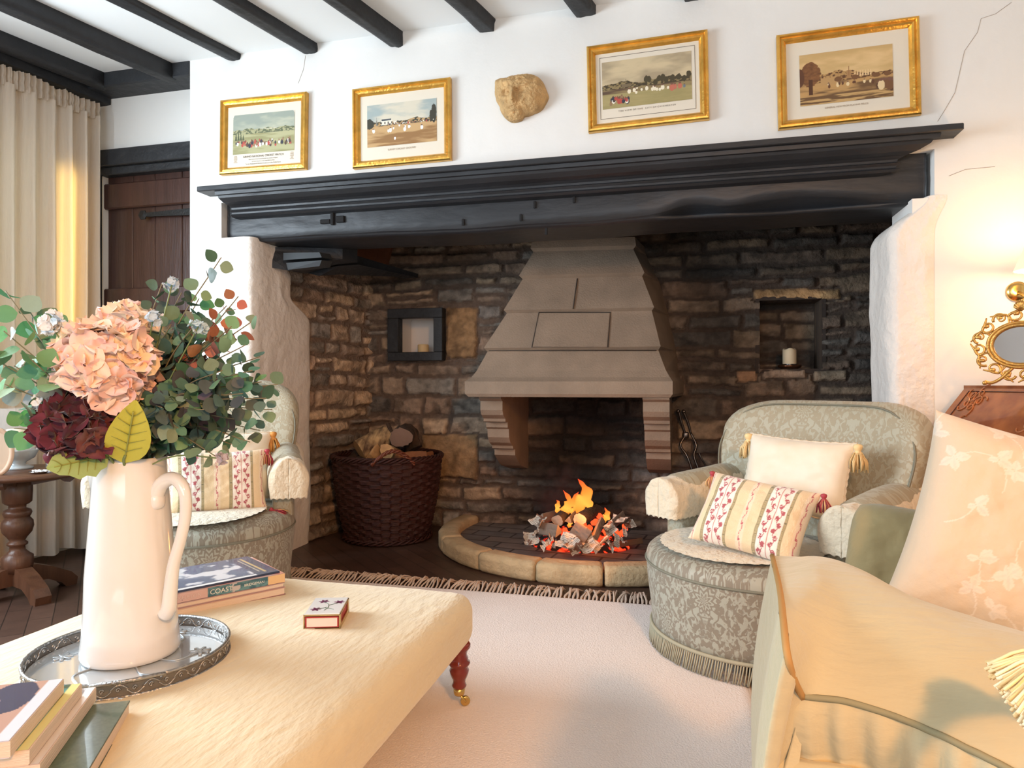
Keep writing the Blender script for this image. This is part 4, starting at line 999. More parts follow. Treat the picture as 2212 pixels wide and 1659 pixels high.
# fire tongs and poker
t = thing('fire_tongs', 'pair of steel fire tongs leaning against stones right of the hood', 'tongs', tuple(atz(1520, 1135, 0.02)))
M_steel = mat('dark_steel', (.16, .14, .13), .28, .95)
def rod(name, pts, r, n=30, world=True):
    V, F = tube(curve(pts, n), r, 8); return mesh(name, V, F, M_steel, t, True, world=True)
zt = 3.70
hinge = D(1481, 940, zt)
rod('arm', [D(1466, 888, zt), D(1473, 915, zt), hinge], .0065); rod('arm', [D(1477, 890, zt), D(1487, 915, zt), D(1492, 935, zt)], .0065)
rod('arm', [hinge, D(1470, 962, zt-.01), D(1484, 985, zt-.02), D(1496, 1020, zt-.05), D(1510, 1070, zt-.10), D(1522, 1135, 3.56)], .0065)
rod('arm', [D(1492, 935, zt), D(1504, 962, zt-.01), D(1499, 985, zt-.02), D(1511, 1020, zt-.05), D(1524, 1070, zt-.10), D(1530, 1135, 3.56)], .0065)
rod('poker_shaft', [D(1500, 955, zt+.03), D(1515, 990, zt), D(1530, 1020, zt-.04), D(1552, 1100, 3.60)], .005)
for c in (D(1465, 888, zt), D(1477, 889, zt)):
    V, F, U = rbox((.022, .022, .022), .011, 5); mesh('knob', [tuple(Vector(v)+c) for v in V], F, M_steel, t, True, world=True)
V, F, U = rbox((.036, .02, .036), .01, 5); mesh('hinge_boss', [tuple(Vector(v)+hinge) for v in V], F, M_steel, t, True, world=True)

# candles in niches
cn = aty(913, 760, BY+.06); cz = NL[2]
V, F = lathe([(.0, 0), (.033, 0), (.034, .002), (.034, .052), (.031, .056), (.012, .052), (0, .052)], 32); o = mesh('candle', V, F, M_wax); o.location = (cn.x, BY+.07, cz); tag(o, 'short stubby beige candle standing in the white left niche', 'candle')
cn = aty(1706, 790, BY+.04); cz = NR[2]
t = thing('candle_dish', 'round glass and copper dish under the candle in the right niche', 'candle holder', (cn.x, BY+.05, cz))
V, F = lathe([(.0, 0), (.042, 0), (.046, .006), (.056, .010), (.060, .016), (.060, .022), (.05, .024), (.046, .019), (0, .019)], 40); mesh('dish', V, F, mat('copper_glass', (.20, .09, .05), .15, .8), t)
V, F = lathe([(.0, .0245), (.038, .0245), (.038, .029), (0, .029)], 40); mesh('plate', V, F, M_silver, t)
V, F = lathe([(.0, 0), (.033, 0), (.0345, .003), (.0345, .074), (.031, .080), (.026, .079), (.012, .070), (0, .068)], 40); V = [(x, y, z+(.004*math.sin(3*math.atan2(y, x)) if z > .07 else 0)) for x, y, z in V]
o = mesh('candle', V, F, mat('ivory_wax', (.82, .72, .52), .5, sss=.3)); o.location = (cn.x, BY+.05, cz+.0292); tag(o, 'ivory pillar candle with melted rim standing in the right stone niche', 'candle')

# ------------------------------------------------------------------ rug
M_rug = mat('pale_pink_rug', (.90, .78, .71), .95, bump=.5, bs=220, var=.05, vs=2.5, sheen=.3)
rx0, rx1, ry0, ry1 = -1.74, .175, -.3, 2.665
t = thing('rug', 'large plain pale pink wool rug with knotted fringe at the hearth end', 'rug', (-.8, 1.3, 0))
def rf(U, V):
    x = rx0+(rx1-rx0)*U; y = ry0+(ry1-ry0)*V; x = x+(U-.5)*.02*np.sin(V*4)
    z = .010+.0015*fbm(x*5, y*5, 3, 3)-.009*(np.clip(np.abs(U-.5)*2-.985, 0, 1)/.015+np.clip(np.abs(V-.5)*2-.99, 0, 1)/.01)
    return x, y, np.maximum(z, .001)
P, F, UV = grid(rf, 120, 150); mesh('pile', P, F, M_rug, t, True, world=True)
V, F = tube([(rx1-.003+.01*math.sin(4*k/60)*.9, ry0+(ry1-ry0)*k/60, .006) for k in range(61)], .005, 6); mesh('edge_binding', V, F, mat('rug_binding', (.60, .40, .27), .9, bump=.5, bs=200), t, True, world=True)
mb = MB(); rnd = random.Random(8); x = rx0+.01
while x < rx1-.01:
    k = rnd.uniform(-.03, .05)
    for s in range(5):
        b = k+rnd.uniform(-.016, .016); L_ = rnd.uniform(.075, .115)
        pts = [(x, ry1-.01, .008), (x+rnd.uniform(-.003, .003), ry1+.012, .013), (x+b*.5, ry1+L_*.6, .018+rnd.uniform(0, .012)), (x+b, ry1+L_, .004)]
        V, F = tube(curve(pts, 7), [.0030]*6+[.0016], 4); mb.add(V, F)
    x += rnd.uniform(.013, .019)
mb.build('fringe', mat('rug_fringe', (.62, .48, .38), .95), t, True, world=True)

# ------------------------------------------------------------------ ottoman table
OX0, OX1, OY0, OY1, OT, OB = -1.437, -.535, .42, 1.76, .300, .165
M_otto = mat('cream_chenille', (.74, .60, .37), .92, bump=.5, bs=55, var=.10, vs=4, sheen=.4, stretch=(1, .35, 1))
t = thing('ottoman_table', 'large rectangular cream upholstered ottoman on turned red wood legs', 'ottoman', ((OX0+OX1)/2, (OY0+OY1)/2, 0))
def od(P):
    P = P.copy(); x, y, z = P[:, 0], P[:, 1], P[:, 2]; W_, D_ = (OX1-OX0)/2, (OY1-OY0)/2
    top = z > 0; u = np.abs(x/W_); v = np.abs(y/D_)
    z = z+np.clip(z/((OT-OB)/2), 0, 1)*(.012*(1-u**3)*(1-v**3)-.010*(u**6+v**6)*.5)
    bow = np.clip((OT-OB)/2-np.abs(z), 0, 1)/.07
    z = z+(fbm(x*6+4, y*6, 4, 3)-.5)*.006
    r = np.clip((u-.85)/.15, 0, 1)*np.clip((v-.88)/.12, 0, 1); x = x*(1-.03*r); y = y*(1-.03*r)
    return np.stack([x, y, z], 1)
V, F, U = rbox((OX1-OX0, OY1-OY0, OT-OB), .045, 44, od, lambda P: np.stack([P[:, 0], P[:, 1]], 1)); V = V+np.array([0, 0, (OT+OB)/2])
mesh('padded_top', V, F, M_otto, t)
M_mah = mat('polished_mahogany', (.20, .022, .012), .18, coat=.5, var=.3, vs=10)
leg = [(0, .058), (.018, .058), (.021, .064), (.017, .072), (.019, .080), (.022, .084), (.026, .094), (.028, .102), (.024, .108), (.026, .112), (.031, .118), (.031, .122), (.024, .127), (.026, .132), (.021, .140), (.024, .150), (.032, .158), (.032, .166), (.026, .172)]
leg = [(r*.92, .050+(z-.058)*1.05) for r, z in leg]
def caster(parent, x, y, rz):
    V, F = lathe([(.0, .030), (.012, .031), (.014, .035), (.0155, .052), (0, .052)], 20, (x, y, 0)); cup = mesh('castor_cup', V, F, M_brass, parent)
    mb = MB(); dx_, dy_ = math.cos(rz), math.sin(rz)
    for s in (-1, 1):
        V, F = tube(curve([(x, y, .034), (x+dx_*.006-dy_*s*.007, y+dy_*.006+dx_*s*.007, .026), (x+dx_*.016-dy_*s*.008, y+dy_*.016+dx_*s*.008, .014)], 8), .0028, 6); mb.add(V, F)
    mb.build('castor_fork', M_brass, cup)
    V, F = lathe([(0, -.0045), (.010, -.0045), (.0125, -.003), (.0125, .003), (.010, .0045), (0, .0045)], 24); V = [(x+dx_*.016+a*dx_-c*dy_*-1*0-c*dy_, y+dy_*.016+a*dy_+c*dx_, .0135+b) for a, b, c in V]; mesh('castor_wheel', V, F, M_brass, cup)
for sx in (-1, 1):
    for sy in (-1, 1):
        px_, py_ = sx*((OX1-OX0)/2-.035), sy*((OY1-OY0)/2-.075); V, F = lathe(leg, 28, (px_, py_, 0)); l = mesh('leg', V, F, M_mah, t); caster(l, px_, py_, -.3+.8*sx)
for ch in list(t.children):
    if ch.name.startswith(('leg',)): ch.location.z = .0122
TZ = OT+.008

# ------------------------------------------------------------------ tray and jug
tc_ = Vector((*cr(-.742, 1.332), TZ)); TR = .176
t = thing('tray', 'round glass tray with pierced silver gallery rim under the white jug', 'tray', tuple(tc_))
V, F = lathe([(0, .006), (TR-.004, .006), (TR-.004, .010), (0, .010)], 72); mesh('glass_base', V, F, mat('grey_mirror_glass', (.50, .56, .60), .04, .35, coat=1.0), t, False)
M_tin = mat('aged_silver', (.42, .41, .40), .32, .95, bump=.4, bs=150)
mb = MB()
for z, r in ((.004, .0035), (.030, .0032)):
    V, F = tube([(TR*math.cos(a), TR*math.sin(a), z) for a in np.linspace(0, 2*PI, 120)[:-1]], r, 6, closed=True); mb.add(V, F)
mb.build('rim', M_tin, t)
mb = MB()
for k in range(44):      # pierced vine scrolls round the gallery
    a0 = 2*PI*k/44; sg = 1 if k % 2 else -1
    pts = []
    for j in range(14):
        q = j/13; a = a0+(q)*2*PI/44*1.1; pts.append((TR*math.cos(a), TR*math.sin(a), .017+sg*.009*math.sin(q*PI*1.0)*1.0))
    V, F = tube(pts, .0016, 5); mb.add(V, F)
    cc = [((TR)*math.cos(a0+.07+.022*math.cos(g)*(1-g/9)), TR*math.sin(a0+.07+.022*math.cos(g)*(1-g/9)), .017+.005*math.sin(g)*(1-g/9)) for g in np.linspace(0, 7, 14)]
    V, F = tube(cc, .0014, 5); mb.add(V, F)
mb.build('gallery', M_tin, t)
P, F, UV = grid(lambda U, V: ((TR+.0008)*np.cos(U*2*PI), (TR+.0008)*np.sin(U*2*PI), .004+.026*V), 90, 2, closeu=True); mesh('gallery_band', P*np.array([.994, .994, 1]), F, mat('gallery_dark', (.20, .18, .16), .45, .7), t)
for a in (math.radians(140), math.radians(-48)):
    c0 = Vector((TR*math.cos(a), TR*math.sin(a), .026)); tn = Vector((-math.sin(a), math.cos(a), 0)); ot = Vector((math.cos(a), math.sin(a), 0))
    pts = curve([c0-tn*.05, c0-tn*.052+ot*.03+Vector((0, 0, .018)), c0+ot*.055+Vector((0, 0, .026)), c0+tn*.052+ot*.03+Vector((0, 0, .018)), c0+tn*.05], 30)
    V, F = tube(pts, .0032, 6); mesh('handle', V, F, M_tin, t)
M_ems = mat('embossed_pewter', (.50, .54, .57), .35, .7)
def emboss(a, r, s, kind):
    mb = MB(); cx, cy = r*math.cos(a), r*math.sin(a)
    if kind == 0:
        for k in range(7):
            g = 2*PI*k/7; V, F, U = rbox((s*1.0, s*.42, .004), .002, 4); c_, s_ = math.cos(g), math.sin(g); mb.add([(cx+(x+s*.62)*c_-y*s_, cy+(x+s*.62)*s_+y*c_, .0115+z) for x, y, z in V], F)
        V, F, U = rbox((s*.5, s*.5, .006), .003, 5); mb.add([(cx+x, cy+y, .012+z) for x, y, z in V], F)
    else:
        for k in range(5):
            g = a+(k-2)*.45; V, F, U = rbox((s*1.5, s*.5, .004), .002, 4); c_, s_ = math.cos(g), math.sin(g); mb.add([(cx+(x+s*.6)*c_-y*s_, cy+(x+s*.6)*s_+y*c_, .0115+z) for x, y, z in V], F)
    V, F = tube(curve([(cx, cy, .011), (cx*.75+cy*.3, cy*.75-cx*.3, .011), (cx*.4+cy*.2, cy*.4-cx*.2, .011)], 14), .002, 6); mb.add(V, F)
    mb.build('embossed_flower', M_ems, t)
emboss(.45, .125, .018, 0); emboss(-.25, .135, .018, 1); emboss(math.pi+.3, .13, .016, 0); emboss(math.pi-.5, .125, .016, 1); emboss(1.6, .13, .016, 0); emboss(-1.5, .13, .016, 1)
V, F, U = rbox((.010, .010, .006), .003, 4); 
for a in (-.9,): 
    o = mesh('stud', [(x+TR*1.02*math.cos(a), y+TR*1.02*math.sin(a), z+.004) for x, y, z in V], F, M_silver, t)

jc = Vector((*cr(-.752, 1.348), TZ+.0102))
t = thing('jug', 'tall cream glazed ceramic jug with long looped handle holding flowers', 'jug', tuple(jc))
M_cer = mat('cream_glaze', (.86, .83, .79), .10, coat=.6, spec=.6, sss=.05)
JH = .388
jp = [(.0, 0), (.080, 0), (.086, .003), (.0885, .010), (.088, .020), (.0845, .05), (.0815, .10), (.080, .16), (.0755, .22), (.071, .28), (.067, .33), (.064, .362), (.0635, .380), (.0650, JH), (.0625, JH+.001), (.0600, .380), (.0605, .33), (.066, .25), (.072, .15), (.076, .04), (0, .03)]
sd = math.atan2(RT[1], RT[0])+PI        # spout points to camera left
V, F = lathe(jp, 72); V = np.array(V); a = np.arctan2(V[:, 1], V[:, 0]); h = V[:, 2]
da = (a-sd+PI) % (2*PI)-PI; k = np.exp(-(da/.34)**2)*sst(.27, JH, h)**1.6*.030; r_ = np.hypot(V[:, 0], V[:, 1]); ok = r_ > .03
V[ok, 0] += np.cos(sd)*k[ok]; V[ok, 1] += np.sin(sd)*k[ok]; V[:, 2] += np.exp(-(da/.3)**2)*sst(.36, JH, h)*.004-np.abs(np.sin(da/2))*0
mesh('body', V, F, M_cer, t, True)
hd = Vector((RT[0], RT[1], 0))*1.0+Vector((FW[0], FW[1], 0))*-.35; hd.normalize()
hp = curve([hd*.058+Vector((0, 0, .305)), hd*.078+Vector((0, 0, .338)), hd*.108+Vector((0, 0, .350)), hd*.133+Vector((0, 0, .330)), hd*.137+Vector((0, 0, .285)), hd*.125+Vector((0, 0, .235)), hd*.108+Vector((0, 0, .185)), hd*.100+Vector((0, 0, .135)), hd*.0955+Vector((0, 0, .10)), hd*.086+Vector((0, 0, .085))], 50)
V, F = tube(hp, [.0125+.002*math.cos(i/49*PI*2) for i in range(50)], 16); mesh('handle', V, F, M_cer, t)
V, F, U = rbox((.030, .030, .034), .012, 6); c = hd*.064+Vector((0, 0, .305)); mesh('handle_socket', [tuple(Vector(v)+c) for v in V], F, M_cer, t)

# ------------------------------------------------------------------ flowers
M_pet = mat('silk_petal', (1, 1, 1), .75, attr=True, sheen=.3); M_leaf = mat('silk_leaf', (1, 1, 1), .6, attr=True, bump=.15, bs=70, spec=.35); M_stem = mat('green_stem', (.20, .26, .10), .6)
MO = jc+Vector((0, 0, JH-.035))
def petal(mb, c, nrm, ang, s, ca, cb, rnd, curl=.35, ruff=.12):
    n = Vector(nrm).normalized(); a = n.orthogonal().normalized(); a = (Matrix.Rotation(ang, 3, n) @ a); b = n.cross(a)
    V = []; K = []; nu, nv = 7, 9
    for i in range(nu):
        u = i/(nu-1)
        for j in range(nv):
            v = j/(nv-1)*2-1; w = s*.66*max(0, math.sin(PI*min(1, (.10+u*.86))))**.5; x = u*s; y = v*w; z = curl*s*u*u*(1 if rnd.seed_c > .4 else -.4)+ruff*s*math.sin(v*5+rnd.seed_c*9)*u+.15*s*abs(v)
            V.append(tuple(Vector(c)+a*x+b*y+n*z)); e = min(1, (u**1.6)*.8+abs(v)*.25+rnd.seed_d*.25); K.append([ca[q]*(1-e)+cb[q]*e for q in range(3)])
    F = [(i*nv+j, (i+1)*nv+j, (i+1)*nv+j+1, i*nv+j+1) for i in range(nu-1) for j in range(nv-1)]; mb.add(V, F, K=K)
def hydrangea(label, c, r, pal, seed, n=70, s=.042, sq=(1, 1, 1), leaves=(), name='hydrangea'):
    rnd = random.Random(seed); base = jc+Vector((0, 0, JH)); t = thing(name, label, 'flower', tuple(c)); mb = MB()
    for k in range(n):
        z = 1-2*(k+.5)/n; g = k*2.39996+seed; q = math.sqrt(1-z*z); d = Vector((q*math.cos(g), q*math.sin(g), z)); rr = r*rnd.uniform(.78, .98)
        p = Vector(c)+Vector((d.x*rr*sq[0], d.y*rr*sq[1], d.z*rr*sq[2])); d2 = (d+Vector((rnd.uniform(-.35, .35), rnd.uniform(-.35, .35), rnd.uniform(-.35, .35)))).normalized(); a0 = rnd.random()*PI
        ca, cb = pal[rnd.randrange(len(pal))]
        for j in range(4): rnd.seed_c = rnd.random(); rnd.seed_d = rnd.random(); petal(mb, p, d2, a0+j*PI/2+rnd.uniform(-.2, .2), s*rnd.uniform(.8, 1.15), ca, cb, rnd)
    mb.build('flower_head', M_pet, t, True, world=True)
    V, F, U = rbox((r*1.3, r*1.3, r*1.3), r*.64, 6); V = [tuple(Vector(v)+Vector(c)) for v in V]; dk = pal[0][0]; mesh('flower_core', V, F, M_pet, t, True, None, [[q*.6 for q in dk]]*len(V), world=True)
    V, F = tube(curve([Vector(c)-Vector((0, 0, r*.4)), (Vector(c)+MO)/2+Vector((0, 0, -.02)), MO+Vector((0, 0, -.06))], 14), .0035, 6); mesh('stem', V, F, M_stem, t, True, world=True)
    return t
PE = lin(248, 214, 192); CRM = lin(248, 228, 196); PK = lin(248, 208, 202); PPK = lin(250, 232, 226); GD = lin(232, 190, 128)
hydrangea('big peach and pink silk hydrangea head at front of the jug', D(224, 790, 1.27), .078, [(CRM, PK), (PE, PK), (CRM, PE), (GD, CRM), (PE, PPK)], 3, 90, .036, (1.12, .9, .98))
hydrangea('smaller pale pink hydrangea head behind the big peach one', D(278, 712, 1.42), .056, [(PPK, PK), (CRM, PPK), (PPK, CRM)], 5, 50, .032, (1.15, 1, .7))
BU = lin(96, 28, 48); BU2 = lin(150, 66, 76); DK = lin(54, 18, 38)
hydrangea('dark burgundy silk hydrangea head low at left of the jug', D(158, 928, 1.24), .048, [(BU, DK), (BU2, BU), (DK, BU), (lin(146, 96, 86), BU)], 7, 46, .034, (1.25, .8, .95))
def leafmesh(mb, c, d, n, L, W, ca, cb, fold=.25, droop=.2, serr=0.0, tip=1.0):
    d = Vector(d).normalized(); n = Vector(n); n = (n-d*n.dot(d)).normalized(); b = n.cross(d); V = []; K = []; nu, nv = 9, 5
    for i in range(nu):
        u = i/(nu-1); w = W/2*(math.sin(PI*(u**tip)*.985+.02)**.75)
        for j in range(nv):
            v = j/(nv-1)*2-1; ww = w*(1+(serr*(1 if i % 2 else -1) if abs(v) > .9 else 0)); V.append(tuple(Vector(c)+d*(u*L)+b*(v*ww)+n*(fold*abs(v)*w-droop*L*u*u)))
            e = abs(v); K.append([ca[q]*(1-e*.35)+cb[q]*e*.35 if e > .1 else cb[q]*1.15 for q in range(3)])
    F = [(i*nv+j, (i+1)*nv+j, (i+1)*nv+j+1, i*nv+j+1) for i in range(nu-1) for j in range(nv-1)]; mb.add(V, F, K=K)
towcam = Vector((-jc.x, -jc.y, 0)).normalized()
def bigleaf(label, p0, p1, n, W, ca, cb, serr=0, tip=1.0, name='hydrangea_leaf'):
    p0, p1 = Vector(p0), Vector(p1); mb = MB(); leafmesh(mb, p0, p1-p0, n, (p1-p0).length, W, ca, cb, .18, .08, serr, tip)
    V = np.array(mb.V); t = thing(name, label, 'leaf', tuple(p0)); mb.build('blade', M_leaf, t, True, world=True)
    V, F = tube(curve([p1*.15+p0*.85, p0, MO+Vector((0, 0, -.03))], 10), .0028, 6); mesh('stalk', V, F, M_stem, t, True, world=True)
    V, F = tube([p0+(p1-p0)*q*.92+Vector(n).normalized()*(.0012-.08*(p1-p0).length*q*q) for q in np.linspace(0, 1, 9)], .0014, 5); mesh('midrib', V, F, mat('midrib', (.32, .34, .08), .6), t, True, world=True)
    dd_ = (p1-p0).normalized(); nn3 = Vector(n); nn3 = (nn3-dd_*nn3.dot(dd_)).normalized(); bb = nn3.cross(dd_); LL = (p1-p0).length; mb = MB()
    for q in (.22, .36, .50, .64, .78):
        for s in (-1, 1):
            pt = [p0+dd_*(LL*(q+.12*g))+bb*(s*W*.38*g*math.sin(PI*min(.95, q+.1*g))**.75)+nn3*(.0016+.08*g*W/2-.08*LL*(q+.12*g)**2) for g in (0, .35, .7, 1)]; V, F = tube(pt, .0007, 4); mb.add(V, F)
    mb.build('vein', MATS['midrib'], t, True, world=True)
bigleaf('broad yellow-green leaf standing upright at the jug mouth', D(268, 1000, 1.285), D(290, 878, 1.175), towcam+Vector((0, 0, .1)), .074, lin(206, 200, 84), lin(186, 182, 70), 0, .8)
bigleaf('pale green serrated leaf drooping left over the jug spout', D(235, 985, 1.27), D(105, 1008, 1.18), Vector((0, 0, .45))+towcam*1.0, .070, lin(170, 192, 128), lin(148, 174, 104), .10, .9)
bigleaf('yellow leaf edge tucked between the hydrangea heads', D(262, 930, 1.31), D(345, 860, 1.32), towcam, .06, lin(150, 132, 40), lin(120, 110, 36), 0, 1)
bigleaf('brownish pink leaf beside the jug mouth on right', D(322, 985, 1.36), D(392, 935, 1.40), towcam+Vector((0, 0, .3)), .05, lin(150, 98, 84), lin(126, 80, 70), 0, 1)
EG = [lin(112, 150, 128), lin(88, 124, 106), lin(74, 102, 92), lin(132, 160, 126), lin(104, 132, 104), lin(84, 98, 90)]; EPUR = [lin(112, 98, 98), lin(86, 84, 86)]; ETERRA = [lin(178, 112, 88), lin(160, 96, 78), lin(188, 132, 110)]; EBR = [lin(112, 170, 122), lin(84, 150, 104), lin(140, 182, 132), lin(96, 140, 100)]; EPALE = [lin(168, 184, 168), lin(150, 172, 160)]
def branch(label, tip, zc, pal, seed, nl=12, ls=.021, group='eucalyptus branches in the jug', bend=.06, name='eucalyptus_branch', tipc=None):
    rnd = random.Random(seed); T = D(tip[0], tip[1], zc); S = MO+Vector((rnd.uniform(-.03, .03), rnd.uniform(-.03, .03), 0)); mid = S*.45+T*.55+Vector((0, 0, bend)); t = thing(name, label, 'foliage', tuple(T), 0, group)
    pth = curve([S, S*.75+T*.25+Vector((0, 0, bend*.9)), mid, T], 30); V, F = tube(pth, [.0022-.0012*i/29 for i in range(30)], 5); mesh('stem', V, F, mat('brown_stem', (.22, .19, .11), .7), t, True, world=True)
    mb = MB()
    for k in range(nl):
        q = .30+.70*(k/(nl-1)); i = min(28, int(q*29)); p = pth[i]; tn = (pth[i+1]-pth[i]).normalized(); o1 = tn.orthogonal().normalized(); o1 = Matrix.Rotation(k*1.57+rnd.uniform(-.5, .5), 3, tn) @ o1
        for s in (-1, 1):
            d = (o1*s+tn*.5+Vector((0, 0, rnd.uniform(-.35, .15)))).normalized(); L_ = ls*rnd.uniform(.8, 1.25)*(1.15-.5*q) * 2.0*.8
            n = (towcam*rnd.uniform(.2, 1.0)+Vector((rnd.uniform(-.8, .8), rnd.uniform(-.8, .8), rnd.uniform(-.3, .9))))
            c = pal[rnd.randrange(len(pal))]; c = [x*rnd.uniform(.8, 1.15) for x in c]; leafmesh(mb, p+d*.006, d, n, L_, L_*.98, c, [x*.82 for x in c], .12, rnd.uniform(-.1, .25), 0, .85)
    mb.build('leaves', M_leaf, t, True, world=True)
R_ = [  # tip, distance, palette, what singles it out
 (350, 612, 1.42, 'g', 'rising past the dark door latch'), (392, 632, 1.46, 'g', 'rising before the door batten'), (478, 556, 1.36, 'g', 'tallest of all, in front of the white pier'), (430, 645, 1.40, 'b', 'between the two tallest sprays'),
 (515, 640, 1.34, 't', 'uppermost of the terracotta ones'), (550, 690, 1.38, 't', 'reaching farthest right of the terracotta ones'), (500, 705, 1.28, 't', 'nearest the camera of the terracotta ones'), (470, 722, 1.32, 'g', 'below the terracotta leaves'),
 (562, 770, 1.36, 'g', 'pointing right in front of the rough pier'), (600, 830, 1.32, 'g', 'reaching farthest right, mid height'), (588, 885, 1.38, 'g', 'over the armchair wing'), (562, 930, 1.42, 'g', 'over the gold cushion tassel'),
 (540, 955, 1.30, 'g', 'hanging over the cream cushion'), (470, 988, 1.26, 'd', 'hanging lowest, over the striped cushion'), (425, 975, 1.30, 'd', 'hanging just right of the jug mouth'), (525, 850, 1.24, 'd', 'in the thick middle, pointing right'),
 (480, 800, 1.22, 'd', 'in the thick middle, nearest the camera'), (440, 885, 1.22, 'd', 'low in the middle beside the peach head'), (505, 905, 1.30, 'd', 'low in the middle under the thick foliage'), (400, 850, 1.26, 'd', 'touching the right of the peach head'),
 (412, 715, 1.40, 'g', 'behind the pale pink head'), (452, 762, 1.34, 'g', 'above the thick middle'), (385, 780, 1.36, 'd', 'behind the right of the peach head'), (565, 825, 1.30, 'd', 'crossing before the rough pier'), (385, 925, 1.24, 'd', 'just above the jug handle'),
 (530, 745, 1.26, 'g', 'upper right, just under the terracotta leaves'), (430, 690, 1.30, 'g', 'upper middle, under the blue sprig'), (545, 800, 1.22, 'g', 'right of middle, nearest the camera'), (460, 930, 1.36, 'd', 'low, behind the hanging ones'), (350, 880, 1.22, 'd', 'between peach head and yellow leaf'),
 (500, 960, 1.34, 'd', 'low right above the striped cushion'), (420, 810, 1.30, 'd', 'deep in the middle right of the peach head'), (370, 700, 1.34, 'g', 'rising from the pale pink head'), (490, 660, 1.42, 'b', 'upper right behind the terracotta leaves'), (575, 860, 1.24, 'g', 'right edge, in front of the armchair wing'), (455, 840, 1.26, 'd', 'dead centre of the dark foliage')]
PALS = {'g': EG, 'b': EBR+EG[:2], 't': ETERRA+EG[3:4], 'd': EG+EG[1:]+EPUR}
desc = {'g': 'grey-green', 'b': 'bright green', 't': 'terracotta', 'd': 'dusky green'}
for k, (x, y, z, c, wh) in enumerate(R_):
    branch('%s eucalyptus branch %s' % (desc[c], wh), (x, y), z, PALS[c], 100+k, 11 if c != 'd' else 13, .0235, group='eucalyptus branches at right of the jug')
L_ = [(12, 628, 1.30, 'tallest, before the curtain'), (60, 668, 1.36, 'second tallest, before the curtain'), (95, 690, 1.34, 'behind the white blossoms'), (8, 715, 1.20, 'nearest the camera at the left edge'), (60, 770, 1.18, 'with the largest leaves, left of the peach head'), (10, 830, 1.22, 'pointing left at mid height'),
      (60, 880, 1.24, 'left of the burgundy head'), (30, 925, 1.28, 'lowest, above the candle glass'), (110, 735, 1.26, 'touching the upper left of the peach head'), (90, 850, 1.30, 'between peach and burgundy heads'), (-40, 760, 1.22, 'running out of the left edge'), (140, 700, 1.38, 'rising behind the peach head'), (30, 790, 1.26, 'in the middle of the left foliage'), (100, 800, 1.22, 'against the left of the peach head')]
for k, (x, y, z, wh) in enumerate(L_):
    branch('bright green eucalyptus branch %s' % wh, (x, y), z, EBR+EBR[:2]+EG[:1]+EPALE[:1], 200+k, 8, .030, group='bright green eucalyptus at left of the jug', bend=.03)
def sprig(label, px, py, zc, col, seed, n=16, r=.022, s=.010):
    rnd = random.Random(seed); c = D(px, py, zc); t = thing('flower_sprig', label, 'flower', tuple(c), 0); mb = MB()
    for k in range(n):
        d = Vector((rnd.gauss(0, 1), rnd.gauss(0, 1), rnd.gauss(0, 1))).normalized(); p = c+d*r*rnd.uniform(.4, 1)
        for j in range(4): rnd.seed_c = rnd.random(); rnd.seed_d = 0; petal(mb, p, d, j*PI/2, s, col, col, rnd, .3)
    mb.build('blossom', M_pet, t, True, world=True); V, F = tube(curve([c, (c+MO)/2+Vector((0, 0, .02)), MO], 14), .0015, 5); mesh('stem', V, F, M_stem, t, True, world=True)
sprig('cluster of small white silk blossoms at the upper left of bouquet', 108, 698, 1.24, lin(235, 238, 240), 1, 22, .022)
sprig('cluster of small white blossoms low at left above candle glass', 98, 872, 1.24, lin(235, 238, 240), 2, 14, .018)
sprig('pale blue-white berry sprig above the pale pink hydrangea', 372, 612, 1.34, lin(190, 208, 220), 3, 10, .014, .008)
sprig('pale blue-white sprig right of the pale pink hydrangea', 330, 690, 1.30, lin(190, 208, 220), 4, 12, .018, .008)
sprig('pale blue blossom sprig in the upper right foliage', 428, 706, 1.24, lin(190, 214, 224), 5, 12, .016, .008)
sprig('tiny pale sprig hanging at lower right above striped cushion', 478, 990, 1.24, lin(180, 170, 178), 6, 8, .010, .007)

# ------------------------------------------------------------------ books and matchbox
M_page = mat('page_block', (.80, .66, .54), .85, bump=.4, bs=300, stretch=(.05, .05, 3)); M_cover = mat('printed_cover', (1, 1, 1), .25, attr=True, coat=.3)
def book(label, c, w, d, h, rz, spine, cover, group=None, hard=True, name='book', paintf=None, backc=None):
    """c: centre of the underside; spine along local x at local y=-d/2"""
    t = thing(name, label, 'book' if name == 'book' else 'magazine', tuple(c), rz, group); th = .0022 if hard else .0008; o_ = .002 if hard else 0
    V, F = box((0, .001, h/2), (w-2*o_-.002, d-o_*2, h-2*th)); mesh('pages', V, F, M_page, t, False)
    bc_ = backc or spine; m2 = mat('cover_%s' % '_'.join('%03d' % int(q*999) for q in bc_), bc_, .35, coat=.2)
    V, F = box((0, 0, th/2), (w, d, th)); mesh('back_cover', V, F, m2, t, False)
    V, F = box((0, -d/2+th/2, h/2), (w, th*1.2, h)); ms = mat('cover_%s' % '_'.join('%03d' % int(q*999) for q in spine), spine, .35, coat=.2); sp_ = mesh('spine', V, F, ms, t, False)
    if paintf:
        V, F = box((0, 0, h-th/2), (w, d, th)); fc = mesh('front_cover', V, F, m2, t, False)
        o = sheet('cover_print', w-.001, d-.001, 90, 70, paintf, M_cover, fc, (0, 0, h+.0003), (-PI/2, 0, 0))
    else: V, F = box((0, 0, h-th/2), (w, d, th)); mesh('front_cover', V, F, ms, t, False)
    return t, sp_
